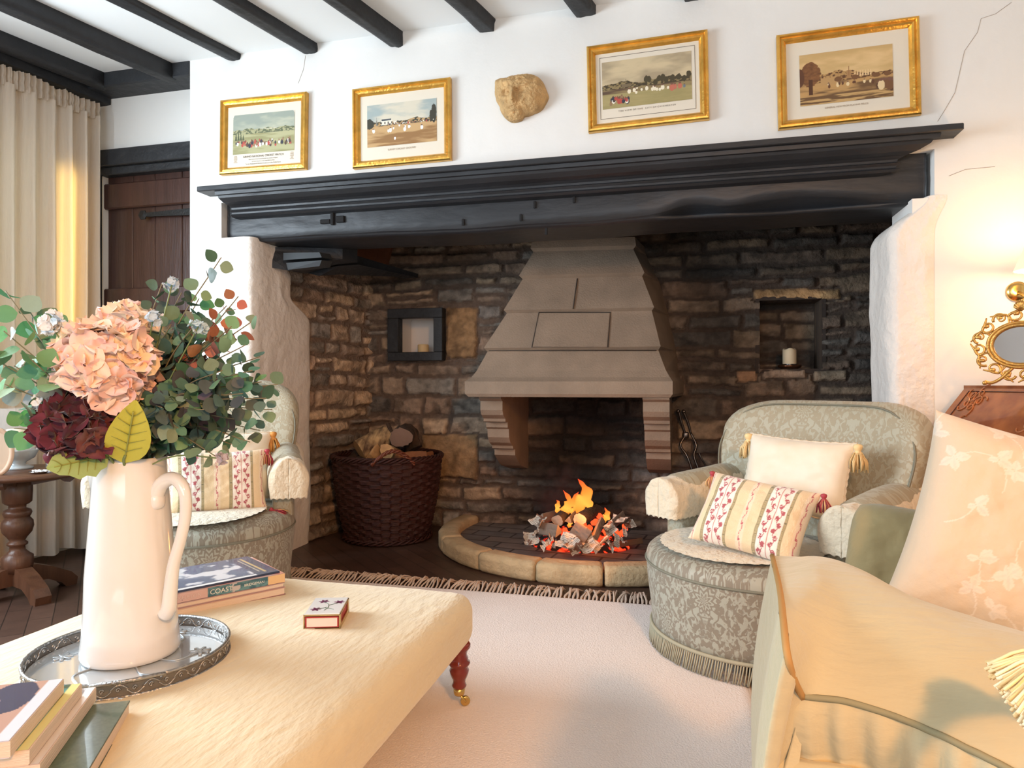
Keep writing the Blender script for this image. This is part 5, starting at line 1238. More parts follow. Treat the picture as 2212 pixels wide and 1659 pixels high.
# stack beside the jug: spine edge runs from (372,1335) to (617,1283) in the picture
A = atz(617, 1284, TZ); B = atz(372, 1336, TZ); e = (A-B); rz = math.atan2(e.y, e.x); e.normalize(); nn_ = Vector((-e.y, e.x, 0)); W_ = .315; Dp = .225
def stk(z, w, d, off=0.0, back=0.0): c = A-e*(w/2+off)+nn_*(d/2+back); return (c.x, c.y, z)
book('thick hardback with bare page edge, bottom of the stack beside the jug', stk(TZ, W_, Dp), W_, Dp, .019, rz+PI, lin(196, 160, 150), None, None, backc=lin(150, 110, 110))
book('pinkish grey hardback under the coast book beside jug', stk(TZ+.0193, W_-.002, Dp, .002, .002), W_-.002, Dp, .012, rz+PI, lin(176, 146, 146), None)
def coastp(U, V):
    K = mixc(lin(236, 200, 190), lin(226, 150, 130), sst(.4, .6, fbm(U*4, V*4, 3, 3))); return K
tb, spn = book('paperback with teal COAST spine, second from top beside jug', stk(TZ+.0316, W_-.006, Dp-.004, .0, .004), W_-.006, Dp-.004, .022, rz, lin(206, 176, 166), None, hard=False, paintf=coastp, backc=lin(214, 180, 150))
def spp(U, V):
    K = np.ones((len(U), 3))*np.array(lin(206, 172, 168)); m = (U > .38) & (U < .86); K[m] = mixc(lin(52, 96, 112), lin(96, 140, 150), sst(.35, .65, fbm(U*22, V*3, 5, 3)))[m]; m = U > .86; K[m] = lin(226, 190, 142)
    m = (fbm(U*30, V*3, 8, 3) > .62) & (U < .2); K[m] = lin(90, 84, 90); m = (fbm(U*40, V*4, 9, 3) > .6) & (U > .55) & (U < .66); K[m] = lin(190, 186, 190); return K
o = sheet('spine_print', W_-.008, .0215, 160, 14, spp, M_cover, spn, (0, -(Dp-.004)/2-.0006, .011), (0, 0, 0))
M_wt = mat('white_lettering', (.8, .8, .78), .5)
text_mesh('title', 'COAST', .0165, M_wt, spn, (-.005, -(Dp-.004)/2-.0012, .0100), (PI/2, 0, 0), .0001)
text_mesh('title', 'SKELETON', .012, mat('pale_lettering', (.66, .52, .50), .5), spn, (-.080, -(Dp-.004)/2-.0012, .0100), (PI/2, 0, 0), .0001)
text_mesh('author', 'BRIDGEMAN', .009, M_wt, spn, (.075, -(Dp-.004)/2-.0012, .0110), (PI/2, 0, 0), .0001)
def magp(U, V):
    K = np.ones((len(U), 3))*np.array(lin(46, 66, 98)); m = (V > .10) & (U > .12) & (U < .80); K[m] = mixc(lin(60, 84, 120), lin(206, 206, 212), sst(.48, .60, fbm(U*7, V*6, 12, 4)))[m]
    m = (U < .12); K[m] = lin(226, 222, 222); m = (V < .06) & (U < .8); K[m] = lin(226, 226, 228); m = (np.abs(U-.90) < .012) & (V > .1) & (V < .9); K[m] = lin(196, 170, 120); m = (np.abs(U-.87) < .006) & (V > .15) & (V < .85); K[m] = lin(190, 180, 160); return K
t, _s = book('blue and white magazine on top of the stack beside jug', stk(TZ+.0540, .292, .205, .012, .012), .292, .205, .005, rz+.03, lin(46, 60, 90), None, hard=False, name='magazine', paintf=magp)
t.rotation_euler[2] = rz+.03
# stack in the near left corner
rz2 = math.atan2(cr(.056, -.2)[1], cr(.056, -.2)[0])           # long edge direction (towards the camera)
u = Vector((*cr(.27, -.963), 0)).normalized(); v = Vector((*cr(-.963, -.27), 0)).normalized()
def nb(corner, w, d, z, h, *a, **k):
    """corner: pixel of the far right upper corner"""
    p = atz(corner[0], corner[1], z+h); c = p+u*(w/2)+v*(d/2); return book(a[0], (c.x, c.y, z), w, d, h, math.atan2(u.y, u.x), *a[1:], **k)
def greenp(U, V): return mixc(lin(70, 92, 78), lin(88, 110, 92), fbm(U*60, V*60, 3, 2))
def snapp(U, V):
    K = mixc(lin(96, 70, 60), lin(150, 120, 100), sst(.3, .7, fbm(U*5, V*5, 31, 3))); m = V > .93; K[m] = lin(222, 214, 206); return K
def seap(U, V):
    U = 1-U
    K = mixc(lin(30, 84, 76), lin(60, 160, 170), sst(.42, .58, fbm(U*4+3, V*5, 22, 4))); m = (U+V*.6) < .55; K[m] = mixc(lin(206, 196, 112), lin(232, 226, 170), fbm(U*5, V*5, 4, 3))[m]; m = V > .92; K[m] = lin(226, 222, 150); return K
def facep(U, V):
    U = 1-U
    K = np.ones((len(U), 3))*np.array(lin(222, 224, 232)); m = (V > .16) & (V < .88) & (U > .12); K[m] = lin(196, 156, 140)
    m2 = m & ((((U-.72)/.30)**2+((V-.66)/.22)**2) < 1+.3*(fbm(U*8, V*8, 3, 2)-.5)); K[m2] = lin(62, 66, 96); m3 = m & ((((U-.66)/.12)**2+((V-.44)/.16)**2) < 1); K[m3] = lin(226, 186, 168); return K
nb((281, 1513), .235, .17, TZ, .024, 'dark green hardback at the bottom of the near left stack', lin(60, 80, 68), None, paintf=greenp)
nb((207, 1484), .235, .17, TZ+.0243, .022, 'book with brown photographic cover above the green hardback', lin(212, 190, 180), None, hard=False, paintf=snapp)
nb((176, 1476), .205, .165, TZ+.0467, .020, 'book with turquoise and yellow cover, second from top near left', lin(226, 200, 180), None, hard=False, paintf=seap)
nb((137, 1466), .190, .15, TZ+.0672, .022, 'book with portrait cover on top of the near left stack', lin(210, 205, 215), None, hard=False, paintf=facep)
# matchbox in a painted case
A = atz(655, 1361, TZ+.001); B = atz(735, 1359, TZ+.001); e = (B-A); w = e.length; rz = math.atan2(e.y, e.x); e.normalize(); nn_ = Vector((-e.y, e.x, 0)); d = .118; c = A+e*w/2+nn_*d/2; h = .033
t = thing('matchbox_case', 'cream ceramic-topped brass matchbox case with painted purple flowers', 'matchbox', (c.x, c.y, TZ), rz)
M_case = mat('matchbox_brass', (.62, .46, .22), .3, .7); m4 = .0025
mb = MB()
for cc, s in (((0, 0, m4/2), (w, d, m4)), ((0, 0, h-m4/2), (w, d, m4))): V, F = box(cc, s, bev=.0008); mb.add(V, F)
for sx in (-1, 1):
    for sy in (-1, 1): V, F = box((sx*(w/2-m4/2), sy*(d/2-.006), h/2), (m4, .012, h)); mb.add(V, F)
    V, F = box((sx*(w/2-m4/2), 0, .005), (m4, d, .008)); mb.add(V, F)
mb.build('case', M_case, t, False)
V, F = box((0, 0, h+.0012), (w-.003, d-.003, .0024), bev=.001); mesh('top_plate', V, F, M_cer, t, False)
V, F = box((0, .0, h/2), (w-.008, d-.004, h-.010)); bx_ = mesh('matchbox', V, F, mat('red_box', (.42, .04, .04), .6), t, False)
V, F = box((0, -.001, h/2), (w-.014, d-.004, h-.014)); mesh('inner_tray', V, F, mat('white_card', (.72, .66, .60), .8), t, False)
mb = MB(); z = h+.0026
for (x0_, y0_, x1_, y1_) in ((0, -.035, .004, 0), (.004, 0, -.012, .025), (.004, 0, .022, .02), (.002, -.015, -.018, -.025), (.0, -.02, .02, -.03)):
    V, F = tube(curve([(x0_, y0_, z), ((x0_+x1_)/2+.003, (y0_+y1_)/2, z), (x1_, y1_, z)], 8), .0007, 4); mb.add(V, F)
mb.build('painted_stem', mat('paint_green', (.06, .12, .06), .5), t, False)
for (x, y) in ((-.012, .028), (.024, .022), (-.020, -.026)):
    mb = MB()
    for k in range(6):
        g = 2*PI*k/6; leafmesh(mb, (x, y, z), (math.cos(g), math.sin(g), 0), (0, 0, 1), .013, .006, (.12, .02, .08), (.2, .03, .12), 0, 0)
    mb.build('painted_flower', mat('paint_purple', (.14, .02, .07), .5), t, False)

# ------------------------------------------------------------------ armchairs
DM1 = damask('sage_damask', (.36, .31, .21), (.42, .395, .295), .19); DM2 = damask('grey_sage_damask', (.24, .20, .145), (.38, .365, .29), .17)
M_cov = mat('cream_matelasse', (.72, .62, .46), .9, bump=1.0, bs=48, sheen=.3); M_pip = mat('sage_piping', (.20, .19, .14), .8)
def seat_outline(R=.36, back=.30, n=60):
    pts = []
    for k in range(n+1):
        s = k/n; a = PI+PI*(s)           # from left (-x) round the front (-y) to the right
        pts.append((R*math.cos(a), R*math.sin(a)*1.0))
    m = 14
    L1 = [(-R+(.02)*(1-j/m), back*(1-j/m)) for j in range(m)]; L2 = [(R-(.02)*(j/m), back*(j/m)) for j in range(1, m+1)]
    return L1+pts+L2
OUT = seat_outline()
arc = [0]
for p, q in zip(OUT[:-1], OUT[1:]): arc.append(arc[-1]+math.dist(p, q))
def scaled(s, off=0.0): return [(x*s, (y*s if y < 0 else y)) for x, y in OUT]
def make_chair(label, loc, rz, sc=(1, 1, 1), cols=None):
    t = thing('armchair', label, 'armchair', loc, rz, 'damask armchairs either side of the inglenook'); t.scale = sc
    zs = [.055, .09, .14, .20, .25, .268]; sc_ = [.945, .95, .965, .985, .998, 1.0]; V = []; U = []; n = len(OUT)
    for z, s in zip(zs, sc_):
        for k, (x, y) in enumerate(OUT): V.append((x*s, y*s if y < 0 else y, z)); U.append((arc[k], z))
    F = [(j*n+k, j*n+k+1, (j+1)*n+k+1, (j+1)*n+k) for j in range(len(zs)-1) for k in range(n-1)]+[(j*n+n-1, j*n, (j+1)*n, (j+1)*n+n-1) for j in range(len(zs)-1)]
    F.append(tuple(range(n))[::-1]); mesh('skirt', V, F, DM2, t, True, U)
    # domed seat
    V = []; U = []; rings = [(1.0, .268), (1.0, .285), (.985, .300), (.95, .312), (.85, .325), (.6, .335), (.3, .338), (.05, .339)]
    for s, z in rings:
        for x, y in OUT: xx, yy = x*s, (y-.0)*s; V.append((xx, yy, z)); U.append((xx, yy))
    F = [(j*n+k, j*n+(k+1) % n, (j+1)*n+(k+1) % n, (j+1)*n+k) for j in range(len(rings)-1) for k in range(n)]; F.append(tuple((len(rings)-1)*n+k for k in range(n))); mesh('seat', V, F, DM2, t, True, U)
    V, F = tube([(x*1.003, y*1.003 if y < 0 else y, .270) for x, y in OUT], .0042, 6); mesh('seat_piping', V, F, M_pip, t)
    # fringe
    mb = MB(); rnd = random.Random(3); tot = arc[-1]; k = 0; s = 0
    V, F = tube([(x*.955, y*.955 if y < 0 else y, .062) for x, y in OUT], .006, 6); mb.add(V, F)
    while s < tot:
        while k < n-2 and arc[k+1] < s: k += 1
        q = (s-arc[k])/(arc[k+1]-arc[k]); x = OUT[k][0]*(1-q)+OUT[k+1][0]*q; y = OUT[k][1]*(1-q)+OUT[k+1][1]*q; tx, ty = OUT[k+1][0]-OUT[k][0], OUT[k+1][1]-OUT[k][1]; l = math.hypot(tx, ty); tx, ty = tx/l, ty/l; ox, oy = ty, -tx
        x *= .955; y = y*.955 if y < 0 else y; lean = .010+rnd.uniform(-.004, .004); fl = rnd.uniform(.010, .020)
        V, F = tube([(x, y, .066), (x-tx*lean*.4-ox*-.004, y-ty*lean*.4+oy*.004, .036), (x-tx*lean+ox*fl*.4, y-ty*lean+oy*fl*.4, .005)], .0026, 4); mb.add(V, F); s += .0082
    mb.build('fringe', mat('olive_fringe', (.40, .36, .25), .8), t)
    # back
    def bd(P):
        P = P.copy(); x, y, z = P[:, 0].copy(), P[:, 1].copy(), P[:, 2].copy(); q = (z+.28)/.56
        ax = np.clip((np.abs(x)-.17)/.20, 0, 1); z = z-np.where(z > 0, ax**2.4*.062*sst(0, .28, z), 0)
        x = x*(.80+.20*sst(-.1, .8, q)); y = y-.62*x*x+q*.115; y = y-.022*np.sin(np.clip(q, 0, 1)*PI)*(y < .05)*(1-(np.abs(x)/.4)**2); return np.stack([x, y+.30, z+.28+.22], 1)
    V, F, U = rbox((.75, .13, .56), .055, 22, bd, lambda P: np.stack([P[:, 0]+P[:, 1]*.5, P[:, 2]], 1)); mesh('backrest', V, F, DM1, t, True, U)
    # piping round the back's front edge
    pp = []
    for k in range(80):
        a = 2*PI*k/80; c_, s_ = math.cos(a), math.sin(a); q = (abs(c_)**5+abs(s_)**5)**-.2; pp.append((c_*q*.362, -.046, s_*q*.268))
    pp = bd(np.array(pp)); V, F = tube([Vector(p)+Vector((0, -.010, 0)) for p in pp], .0035, 6, closed=True); mesh('back_piping', V, F, M_pip, t)
    for sx in (-1, 1):
        def ad(P, sx=sx):
            P = P.copy(); f = P[:, 1]; P[:, 0] += sx*(.318+.02*np.clip(-f/.2, 0, 1)); P[:, 1] = f+.145; P[:, 2] += .445+.02*np.clip(f/.2, -1, 1)*1.0; return P
        V, F, U = rbox((.145, .46, .15), .072, 12, ad, lambda P: np.stack([P[:, 1], P[:, 2]+P[:, 0]], 1)); arm = mesh('arm', V, F, DM1, t, True, U)
        def pd(P, sx=sx):
            P = P.copy(); P[:, 0] += sx*.312; P[:, 1] += .15; P[:, 2] += .33; return P
        V, F, U = rbox((.085, .42, .26), .02, 8, pd, lambda P: np.stack([P[:, 1]+P[:, 0], P[:, 2]], 1)); mesh('arm_panel', V, F, DM1, t, True, U)
    mt = t.matrix_basis.copy() if False else Matrix.LocRotScale(Vector(loc), Euler((0, 0, rz)), Vector(sc))
    # loose quilted covers on the arms
    for sx, lb in ((-1, 0), (1, 1)):
        def cf(U, V):
            # V along the arm (front flap to back), U over the roll: drop, half round, drop
            y = -.098+.42*np.clip((V-.14)/.86, 0, 1); cap = np.clip((.14-V)/.14, 0, 1); r = .081
            cx = sx*(.318+.02*np.clip(-(y-.145)/.2, 0, 1)); cz = .445+.02*np.clip((y-.145)/.2, -1, 1)
            d0 = np.clip((.17-U)/.17, 0, 1); d1 = np.clip((U-.83)/.17, 0, 1); ang = np.clip((U-.17)/.66, 0, 1)*PI; fl = .006*np.abs(np.sin(V*70))
            x = cx+np.cos(ang)*r*(1-.10*(d0+d1)); z = cz+.002+np.sin(ang)*r-(d0+d1)*.062+np.where(d0+d1 > .95, fl, 0)
            x = cx+(x-cx)*(1-cap); y = y-.014*np.sin(np.clip(cap*3, 0, 1)*PI/2)-.0*cap
            z = np.where(cap > 0, z-.012*cap*np.clip(np.sin(ang)-.2, 0, 1)*0, z)
            e = (fbm(U*16, V*16, 6+sx, 3)-.5)*.006; return x+np.cos(ang)*e, y-e*.3*(cap > 0), z+np.sin(ang)*e
        P, F, UV = grid(cf, 50, 120); o = mesh('arm_cover', P, F, M_cov, None, True, UV); md = o.modifiers.new('thickness', 'SOLIDIFY'); md.thickness = .003; md.offset = 1
        o.matrix_world = mt; o.location = mt.to_translation(); o.rotation_euler = (0, 0, rz); o.scale = sc; tag(o, cols[lb], 'arm cover', 'quilted arm covers on the armchairs')
    # round scalloped cloth on the seat
    def sc_f(U, V):
        th = U*2*PI; r = V*(1+.018*np.abs(np.sin(th*22))*(V > .96)); x = r*.25*np.cos(th); y = -.10+r*.235*np.sin(th); rr = np.minimum(1.0, np.hypot(x/.36, y/.36)); z = .3455-.012*np.clip(rr-.5, 0, 1)-.062*np.clip(rr-.84, 0, 1)+.003*(fbm(x*40, y*40, 5, 2)-.5); return x, y, z
    P, F, UV = grid(sc_f, 176, 26, closeu=True); o = mesh('seat_cloth', P, F, M_cov, None, True, UV); o.location = loc; o.rotation_euler = (0, 0, rz); o.scale = sc; tag(o, cols[2], 'cloth')
    return t, mt
def facing(Xf, Zf): f = cr(Xf, Zf); return math.atan2(f[1], f[0])+PI/2
c1 = cr(.80, 2.20); rz1 = facing(-math.sin(math.radians(56)), -math.cos(math.radians(56)))
ch1, M1 = make_chair('sage damask armchair with rounded seat on the right of hearth, fully visible', (c1[0], c1[1], 0.010), rz1, (1, 1, 1),
    ['cream quilted cover on right armchair arm nearest the fire', 'cream quilted cover on right armchair arm nearest the sofa', 'cream quilted scalloped cloth on the right armchair seat'])
c2 = cr(-1.175, 2.60); rz2_ = facing(math.sin(math.radians(17)), -math.cos(math.radians(17)))
ch2, M2 = make_chair('sage damask armchair left of the fireplace, partly hidden by the jug', (c2[0], c2[1], 0.010), rz2_, (.92, 1.0, 1.10),
    ['cream quilted cover on left armchair arm hidden behind jug', 'cream quilted cover on left armchair arm beside the log basket', 'cream quilted scalloped cloth on the left armchair seat'])

# ------------------------------------------------------------------ cushions
def stripes(U, V, seed=1):
    gold = np.array(lin(232, 206, 166)); cream = np.array(lin(242, 230, 216)); K = np.ones((len(U), 3))*gold; K = K*(1+.0*U)[:, None]
    red = np.array(lin(180, 92, 98)); ol = np.array(lin(136, 124, 92))
    def band(c):
        nonlocal K
        m = np.abs(U-c) < .095; K[m] = cream
        for s in (-1, 1):
            m = (np.abs(U-(c+s*.108)) < .010); z = ((V*70) % 1 < .55) & m; K[m] = np.array(lin(206, 184, 140)); K[z] = ol; m = np.abs(np.abs(U-(c+s*.108))-.013) < .002; K[m] = ol*1.4
            cc = c+s*.048; vine = np.abs(U-cc-.010*np.sin(V*2*PI*6+s)) < .0035; K[vine] = red
            for ph in (0, .5):
                f = ((V*6+ph+s*.2) % 1)-.5; sd_ = 1 if ph == 0 else -1; uu = (U-cc-sd_*.016); q = (uu/.017)**2+((f/6)/.030)**2; m = (q < .95+.9*(fbm(U*70, V*70, seed+3, 2)-.3)*1.2) & (q < 1.5); K[m & (fbm(U*90, V*90, seed, 1) > .28)] = red
        m = np.abs(U-c) < .004; K[m] = np.array(lin(196, 120, 110))
    def sprigs(c):
        m = np.abs(U-c) < .030; K[m] = np.array(lin(238, 214, 184)); v = np.abs(U-c-.008*np.sin(V*2*PI*5)) < .0028; K[v] = red*1.25
        f = ((V*5) % 1)-.5; q = ((U-c)/.011)**2+((f/5)/.018)**2; K[(q < 1) & (fbm(U*80, V*80, 9, 1) > .4)] = red*1.15
    band(.25); band(.74); sprigs(.035); sprigs(.495); sprigs(.965); return K
M_cush = mat('woven_stripe', (1, 1, 1), .85, attr=True, bump=.25, bs=260, sheen=.3)
REDS = [lin(170, 62, 72), lin(206, 120, 96), lin(224, 178, 120), lin(150, 50, 66)]; CREAMS = [lin(232, 204, 150), lin(214, 182, 128)]
def place_c(o, Mx, loc, rot):
    m = Mx @ Matrix.LocRotScale(Vector(loc), Euler(rot), Vector((1, 1, 1))); o.location = m.to_translation(); o.rotation_euler = m.to_euler(); o.scale = m.to_scale()
def cushion(name, label, Mx, loc, rot, w, h, th, m, paintf=None, tas=None, cord=None, tcorn=(0, 1, 2, 3), seed=2, tl=.06, group=None, n=150, rc=0.0):
    V, F, UV, rim = pillow(w, h, th, n if paintf else 40, .07, seed, rc=rc)
    t = thing(name, label, 'cushion', (0, 0, 0), 0, group); place_c(t, Mx, loc, rot); inv = t.matrix_basis
    mesh('cover', V, F, m, t, True, UV*np.array([[w, h]]) if not paintf else UV, paintf(UV[:, 0], UV[:, 1]) if paintf else None)
    if cord: V, F = tube(rim[::max(1, len(rim)//160)], .0045, 8, closed=True, twist=.9, lob=2, la=.3); mesh('cord', V, F, cord, t)
    if tas:
        cs = [(-w/2, h/2), (w/2, h/2), (w/2, -h/2), (-w/2, -h/2)]
        R3 = Matrix.LocRotScale(None, t.rotation_euler, None).to_3x3().inverted()
        for k in tcorn:
            x, z = cs[k]; dn = R3 @ Vector((0, 0, -1)); d = dn if z > 0 else (Vector((x, 0, z*.3)).normalized()*.8+dn*.3)
            mb = tassel(tl, tl*.26, d, (x*1.0+ (0.006 if x > 0 else -.006), -.006, z*.99), tas, 40, seed+k); mb.build('tassel', mat('silk_tassel', (1, 1, 1), .6, attr=True), t)
    return t
def cpose(px, py, zc, pitch, roll, dy): g = D(px, py, zc); return (g.x, g.y, g.z), (pitch, roll, math.atan2(-g.y, -g.x)+PI/2+dy)
I4 = Matrix.Identity(4); BRO = mat('cream_brocade', (.78, .68, .52), .55, col2=(.82, .74, .60), vs=12, sheen=.4, bump=.15, bs=30); CRD = mat('cream_cord', (.66, .56, .42), .7)
p, r = cpose(1626, 1116, 2.01, -.62, .10, -.42)
cushion('cushion', 'striped cushion with red floral bands leaning in the right armchair', I4, p, r, .33, .235, .10, M_cush, stripes, REDS, None, (0, 1), 5, .055)
p, r = cpose(1716, 1028, 2.20, -.30, .04, -.42)
cushion('cushion', 'cream silk cushion with rope edge and tassels in the right armchair', I4, p, r, .345, .25, .10, BRO, None, CREAMS, CRD, (0, 1), 9, .085)
p, r = cpose(468, 1041, 2.54, -.28, 0, .05)
cushion('cushion', 'striped cushion with red floral bands upright in the left armchair', I4, p, r, .350, .235, .10, M_cush, stripes, REDS, None, (0, 1, 2, 3), 6, .065)
p, r = cpose(478, 1008, 2.70, -.25, 0, .05)
cushion('cushion', 'cream cushion with gold tassel behind the striped one, left armchair', I4, p, r, .385, .27, .10, BRO, None, [lin(206, 140, 66), lin(226, 168, 90)], CRD, (0, 1), 10, .09)

# ------------------------------------------------------------------ sofa
M_sofa = mat('sage_linen', (.50, .435, .27), .85, bump=.35, bs=30, var=.05, vs=3, sheen=.3, stretch=(.5, 1.6, 1.6))
M_sp = mat('sofa_piping', (.42, .24, .08), .8)
A0 = atz(1670, 1200, .600)
t = thing('sofa', 'large sage green linen sofa with fat padded arm in the near right corner', 'sofa', (A0.x, A0.y, 0)); SOFA = t
crest = [atz(1670, 1200, .598), atz(1760, 1204, .600), atz(1850, 1232, .598), atz(1960, 1292, .585), atz(2080, 1334, .575), atz(2212, 1374, .57), atz(2400, 1425, .565)]
near = [atz(1733, 1506, .545), atz(1820, 1516, .545), atz(1925, 1546, .54), atz(2030, 1590, .535), atz(2130, 1638, .53), atz(2212, 1680, .525), atz(2330, 1745, .52)]
NC = 60; cc_ = curve(crest, NC); nn2 = curve(near, NC)
def sofa_top(nv=26):
    V = []; U = []
    for i in range(NC):
        a, b = cc_[i], nn2[i]; d = b-a
        for j in range(nv):
            q = j/(nv-1); z = .040*math.sin(PI*q)**.8*(.6+.4*min(1, i/8)); p = a+d*q; p = Vector((p.x, p.y, p.z+z+.004*(float(fbm(i*.10, j*.5, 3, 3))-.5))); V.append(tuple(p)); U.append((i*.02, q*.3))
    F = [(i*nv+j, (i+1)*nv+j, (i+1)*nv+j+1, i*nv+j+1) for i in range(NC-1) for j in range(nv-1)]; return V, F, U
V, F, U = sofa_top(); P = np.array(V).reshape(NC, 26, 3)
# left piping follows the edge with the bowed outline of the photo
lp = [atz(x, y, z) for x, y, z in ((1668, 1200, .600), (1684, 1270, .612), (1692, 1340, .612), (1700, 1410, .598), (1714, 1465, .572), (1733, 1506, .545))]; lc = curve(lp, 26)
off = np.array([list(v) for v in lc])-P[0]
for i in range(NC): P[i] += off*max(0, 1-i/14)**2
mesh('arm_top', P.reshape(-1, 3), F, M_sofa, t, True, U, world=True)
V, F = tube(lc, .0035, 6); mesh('arm_piping', V, F, M_sp, t, True, world=True)
V, F = tube([Vector(P[i][25])+Vector((0, 0, .001)) for i in range(NC)], .0032, 6); mesh('arm_piping', V, F, mat('sofa_piping_green', (.26, .24, .14), .8), t, True, world=True)
out = (Vector((lc[0].x-lc[-1].x, lc[0].y-lc[-1].y, 0))).normalized(); out = Vector((-out.y, out.x, 0)); nearn = Vector((nn2[-1].x-nn2[0].x, nn2[-1].y-nn2[0].y, 0)).normalized(); nearn = Vector((nearn.y, -nearn.x, 0))
if nearn.y > 0 and nearn.dot(Vector((0, 0, 0))-nn2[0]) < 0: nearn = -nearn
V = []; nz = 24
for i in range(26):
    for j in range(nz):
        q = j/(nz-1); p = lc[i]; b = .030*math.sin(min(1, q*2.2)*PI/2)*(1-.35*q)+.004*math.sin(i*.9+q*3); zz = p.z*(1-q)+.05*q
        V.append((p.x+out.x*b, p.y+out.y*b, zz-(0 if j else 0)))
F = [(i*nz+j, (i+1)*nz+j, (i+1)*nz+j+1, i*nz+j+1) for i in range(25) for j in range(nz-1)]; mesh('front_panel', V, F, M_sofa, t, True, world=True)
# near side: recessed band, then rounded lower cushion
V = []; pr_s = [(0, 0), (.006, -.012), (.004, -.035), (-.004, -.055), (-.006, -.066), (.000, -.060), (.010, -.060), (.020, -.070), (.026, -.09), (.028, -.14), (.02, -.25), (.012, -.50)]
npr = len(pr_s)
for i in range(NC):
    p = Vector(P[i][25])-(Vector(P[1][25])-Vector(P[0][25])).normalized()*(.022 if i == 0 else 0)+out*(.012 if i == 0 else 0)*0-nearn*(.004 if i == 0 else 0); wob = .004*math.sin(i*.8)
    for j, (o_, dz) in enumerate(pr_s): V.append((p.x+nearn.x*(o_+wob*(0 < j < 5)), p.y+nearn.y*(o_+wob*(0 < j < 5)), max(.03, p.z+dz)))
F = [(i*npr+j, i*npr+j+1, (i+1)*npr+j+1, (i+1)*npr+j) for i in range(NC-1) for j in range(npr-1)]; mesh('side_panel', V, F, M_sofa, t, True, world=True)
# corner fill between front panel and near side, far side of arm, seat
V = []
for j in range(nz):
    q = j/(nz-1); p = lc[-1]; b = .030*math.sin(min(1, q*2.2)*PI/2)*(1-.35*q)+.004*math.sin(25*.9+q*3); zz = p.z*(1-q)+.05*q; k = min(1, q*6)
    a = Vector((p.x+out.x*b, p.y+out.y*b, zz)); oo = float(np.interp(p.z-zz, [-q_[1] for q_ in pr_s if q_[1] > -.058 or q_[1] < -.068], [q_[0] for q_ in pr_s if q_[1] > -.058 or q_[1] < -.068])); c = Vector((p.x+nearn.x*oo, p.y+nearn.y*oo, zz))
    for s in range(7):
        w_ = s/6; m_ = a*(1-w_)+c*w_+(out+nearn)*.010*math.sin(w_*PI)*k; V.append((m_.x, m_.y, zz))
F = [(j*7+s, j*7+s+1, (j+1)*7+s+1, (j+1)*7+s) for j in range(nz-1) for s in range(6)]; mesh('corner_seam', V, F, M_sofa, t, True, world=True)
e1 = Vector((*cr(.70, -.71), 0)).normalized(); e2 = Vector((*cr(.71, .70), 0)).normalized()
V = []
for i in range(NC):
    p = Vector(P[i][0])
    for j, (o_, dz) in enumerate(((0, 0), (.012, -.006), (.022, -.03), (.026, -.08), (.024, -.30))): V.append((p.x+e2.x*o_, p.y+e2.y*o_, p.z+dz))
F = [(i*5+j, i*5+j+1, (i+1)*5+j+1, (i+1)*5+j) for i in range(NC-1) for j in range(4)]; mesh('arm_inner', V, F, M_sofa, t, True, world=True)
V = [tuple(q) for q in P[NC-1]]; nt_ = len(V); V += [(q[0], q[1], .05) for q in P[NC-1]]
mesh('arm_end', V, [(j, j+1, nt_+j+1, nt_+j) for j in range(nt_-1)], M_sofa, t, True, world=True)
A1 = Vector((A0.x, A0.y, 0))+e2*.03
def sblock(name, o, l1, l2, z0, z1, r):
    c = o+e1*l1/2+e2*l2/2; V, F, U = rbox((l1, l2, z1-z0), r, 10); a = math.atan2(e1.y, e1.x); ca, sa = math.cos(a), math.sin(a)
    V = [(c.x+x*ca-y*sa, c.y+x*sa+y*ca, (z0+z1)/2+z) for x, y, z in V]; return mesh(name, V, F, M_sofa, t, True, world=True)
sblock('seat_base', A1+e1*.04, .62, .60, .05, .28, .03); sblock('seat_cushion', A1+e1*.02, .62, .60, .27, .385, .05); sblock('backrest', A1+e1*.66, .16, .66, .05, .68, .06)
I4 = Matrix.Identity(4)
# cushions on the sofa
g = D(1950, 1200, 1.46); yw = math.atan2(-g.y, -g.x)+PI/2
cushion('cushion', 'plain olive sage cushion at far end of the sofa', I4, (g.x, g.y, .480), (math.radians(-16), math.radians(4), yw-.2), .23, .225, .15, mat('olive_linen', (.30, .24, .115), .85, bump=.3, bs=40, sheen=.2), None, None, None, (), 21, rc=.16)
g = D(2215, 1165, 1.18); yw = math.atan2(-g.y, -g.x)+PI/2
def floral(U, V):
    K = np.ones((len(U), 3))*np.array(lin(214, 192, 164)); lt = np.array(lin(226, 210, 190))
    rnd = random.Random(5)
    for k in range(26):
        cx, cy = rnd.uniform(0, 1), rnd.uniform(0, 1)
        for j in range(5):
            a = rnd.uniform(0, 2*PI); L_ = rnd.uniform(.04, .075); x = (U-cx)*math.cos(a)+(V-cy)*math.sin(a); y = -(U-cx)*math.sin(a)+(V-cy)*math.cos(a); w = L_*.30*np.sin(np.clip(x/L_, 0, 1)*PI); m = (x > 0) & (x < L_) & (np.abs(y) < w); K[m] = lt*(.94+.06*(np.abs(y[m]) > w[m]*.3))[:, None]
        a = rnd.uniform(0, 2*PI); x = (U-cx)*math.cos(a)+(V-cy)*math.sin(a); y = -(U-cx)*math.sin(a)+(V-cy)*math.cos(a)-.02*np.sin((x)*20); m = (np.abs(y) < .003) & (x > -.16) & (x < 0); K[m] = lt
    return K
cushion('cushion', 'large beige cushion with white leaf pattern leaning on the sofa', I4, (g.x, g.y, g.z), (math.radians(-20), math.radians(15), yw+.15), .36, .38, .15, mat('leaf_weave', (1, 1, 1), .7, attr=True, bump=.2, bs=60, sheen=.3), floral, None, None, (), 22, n=190)
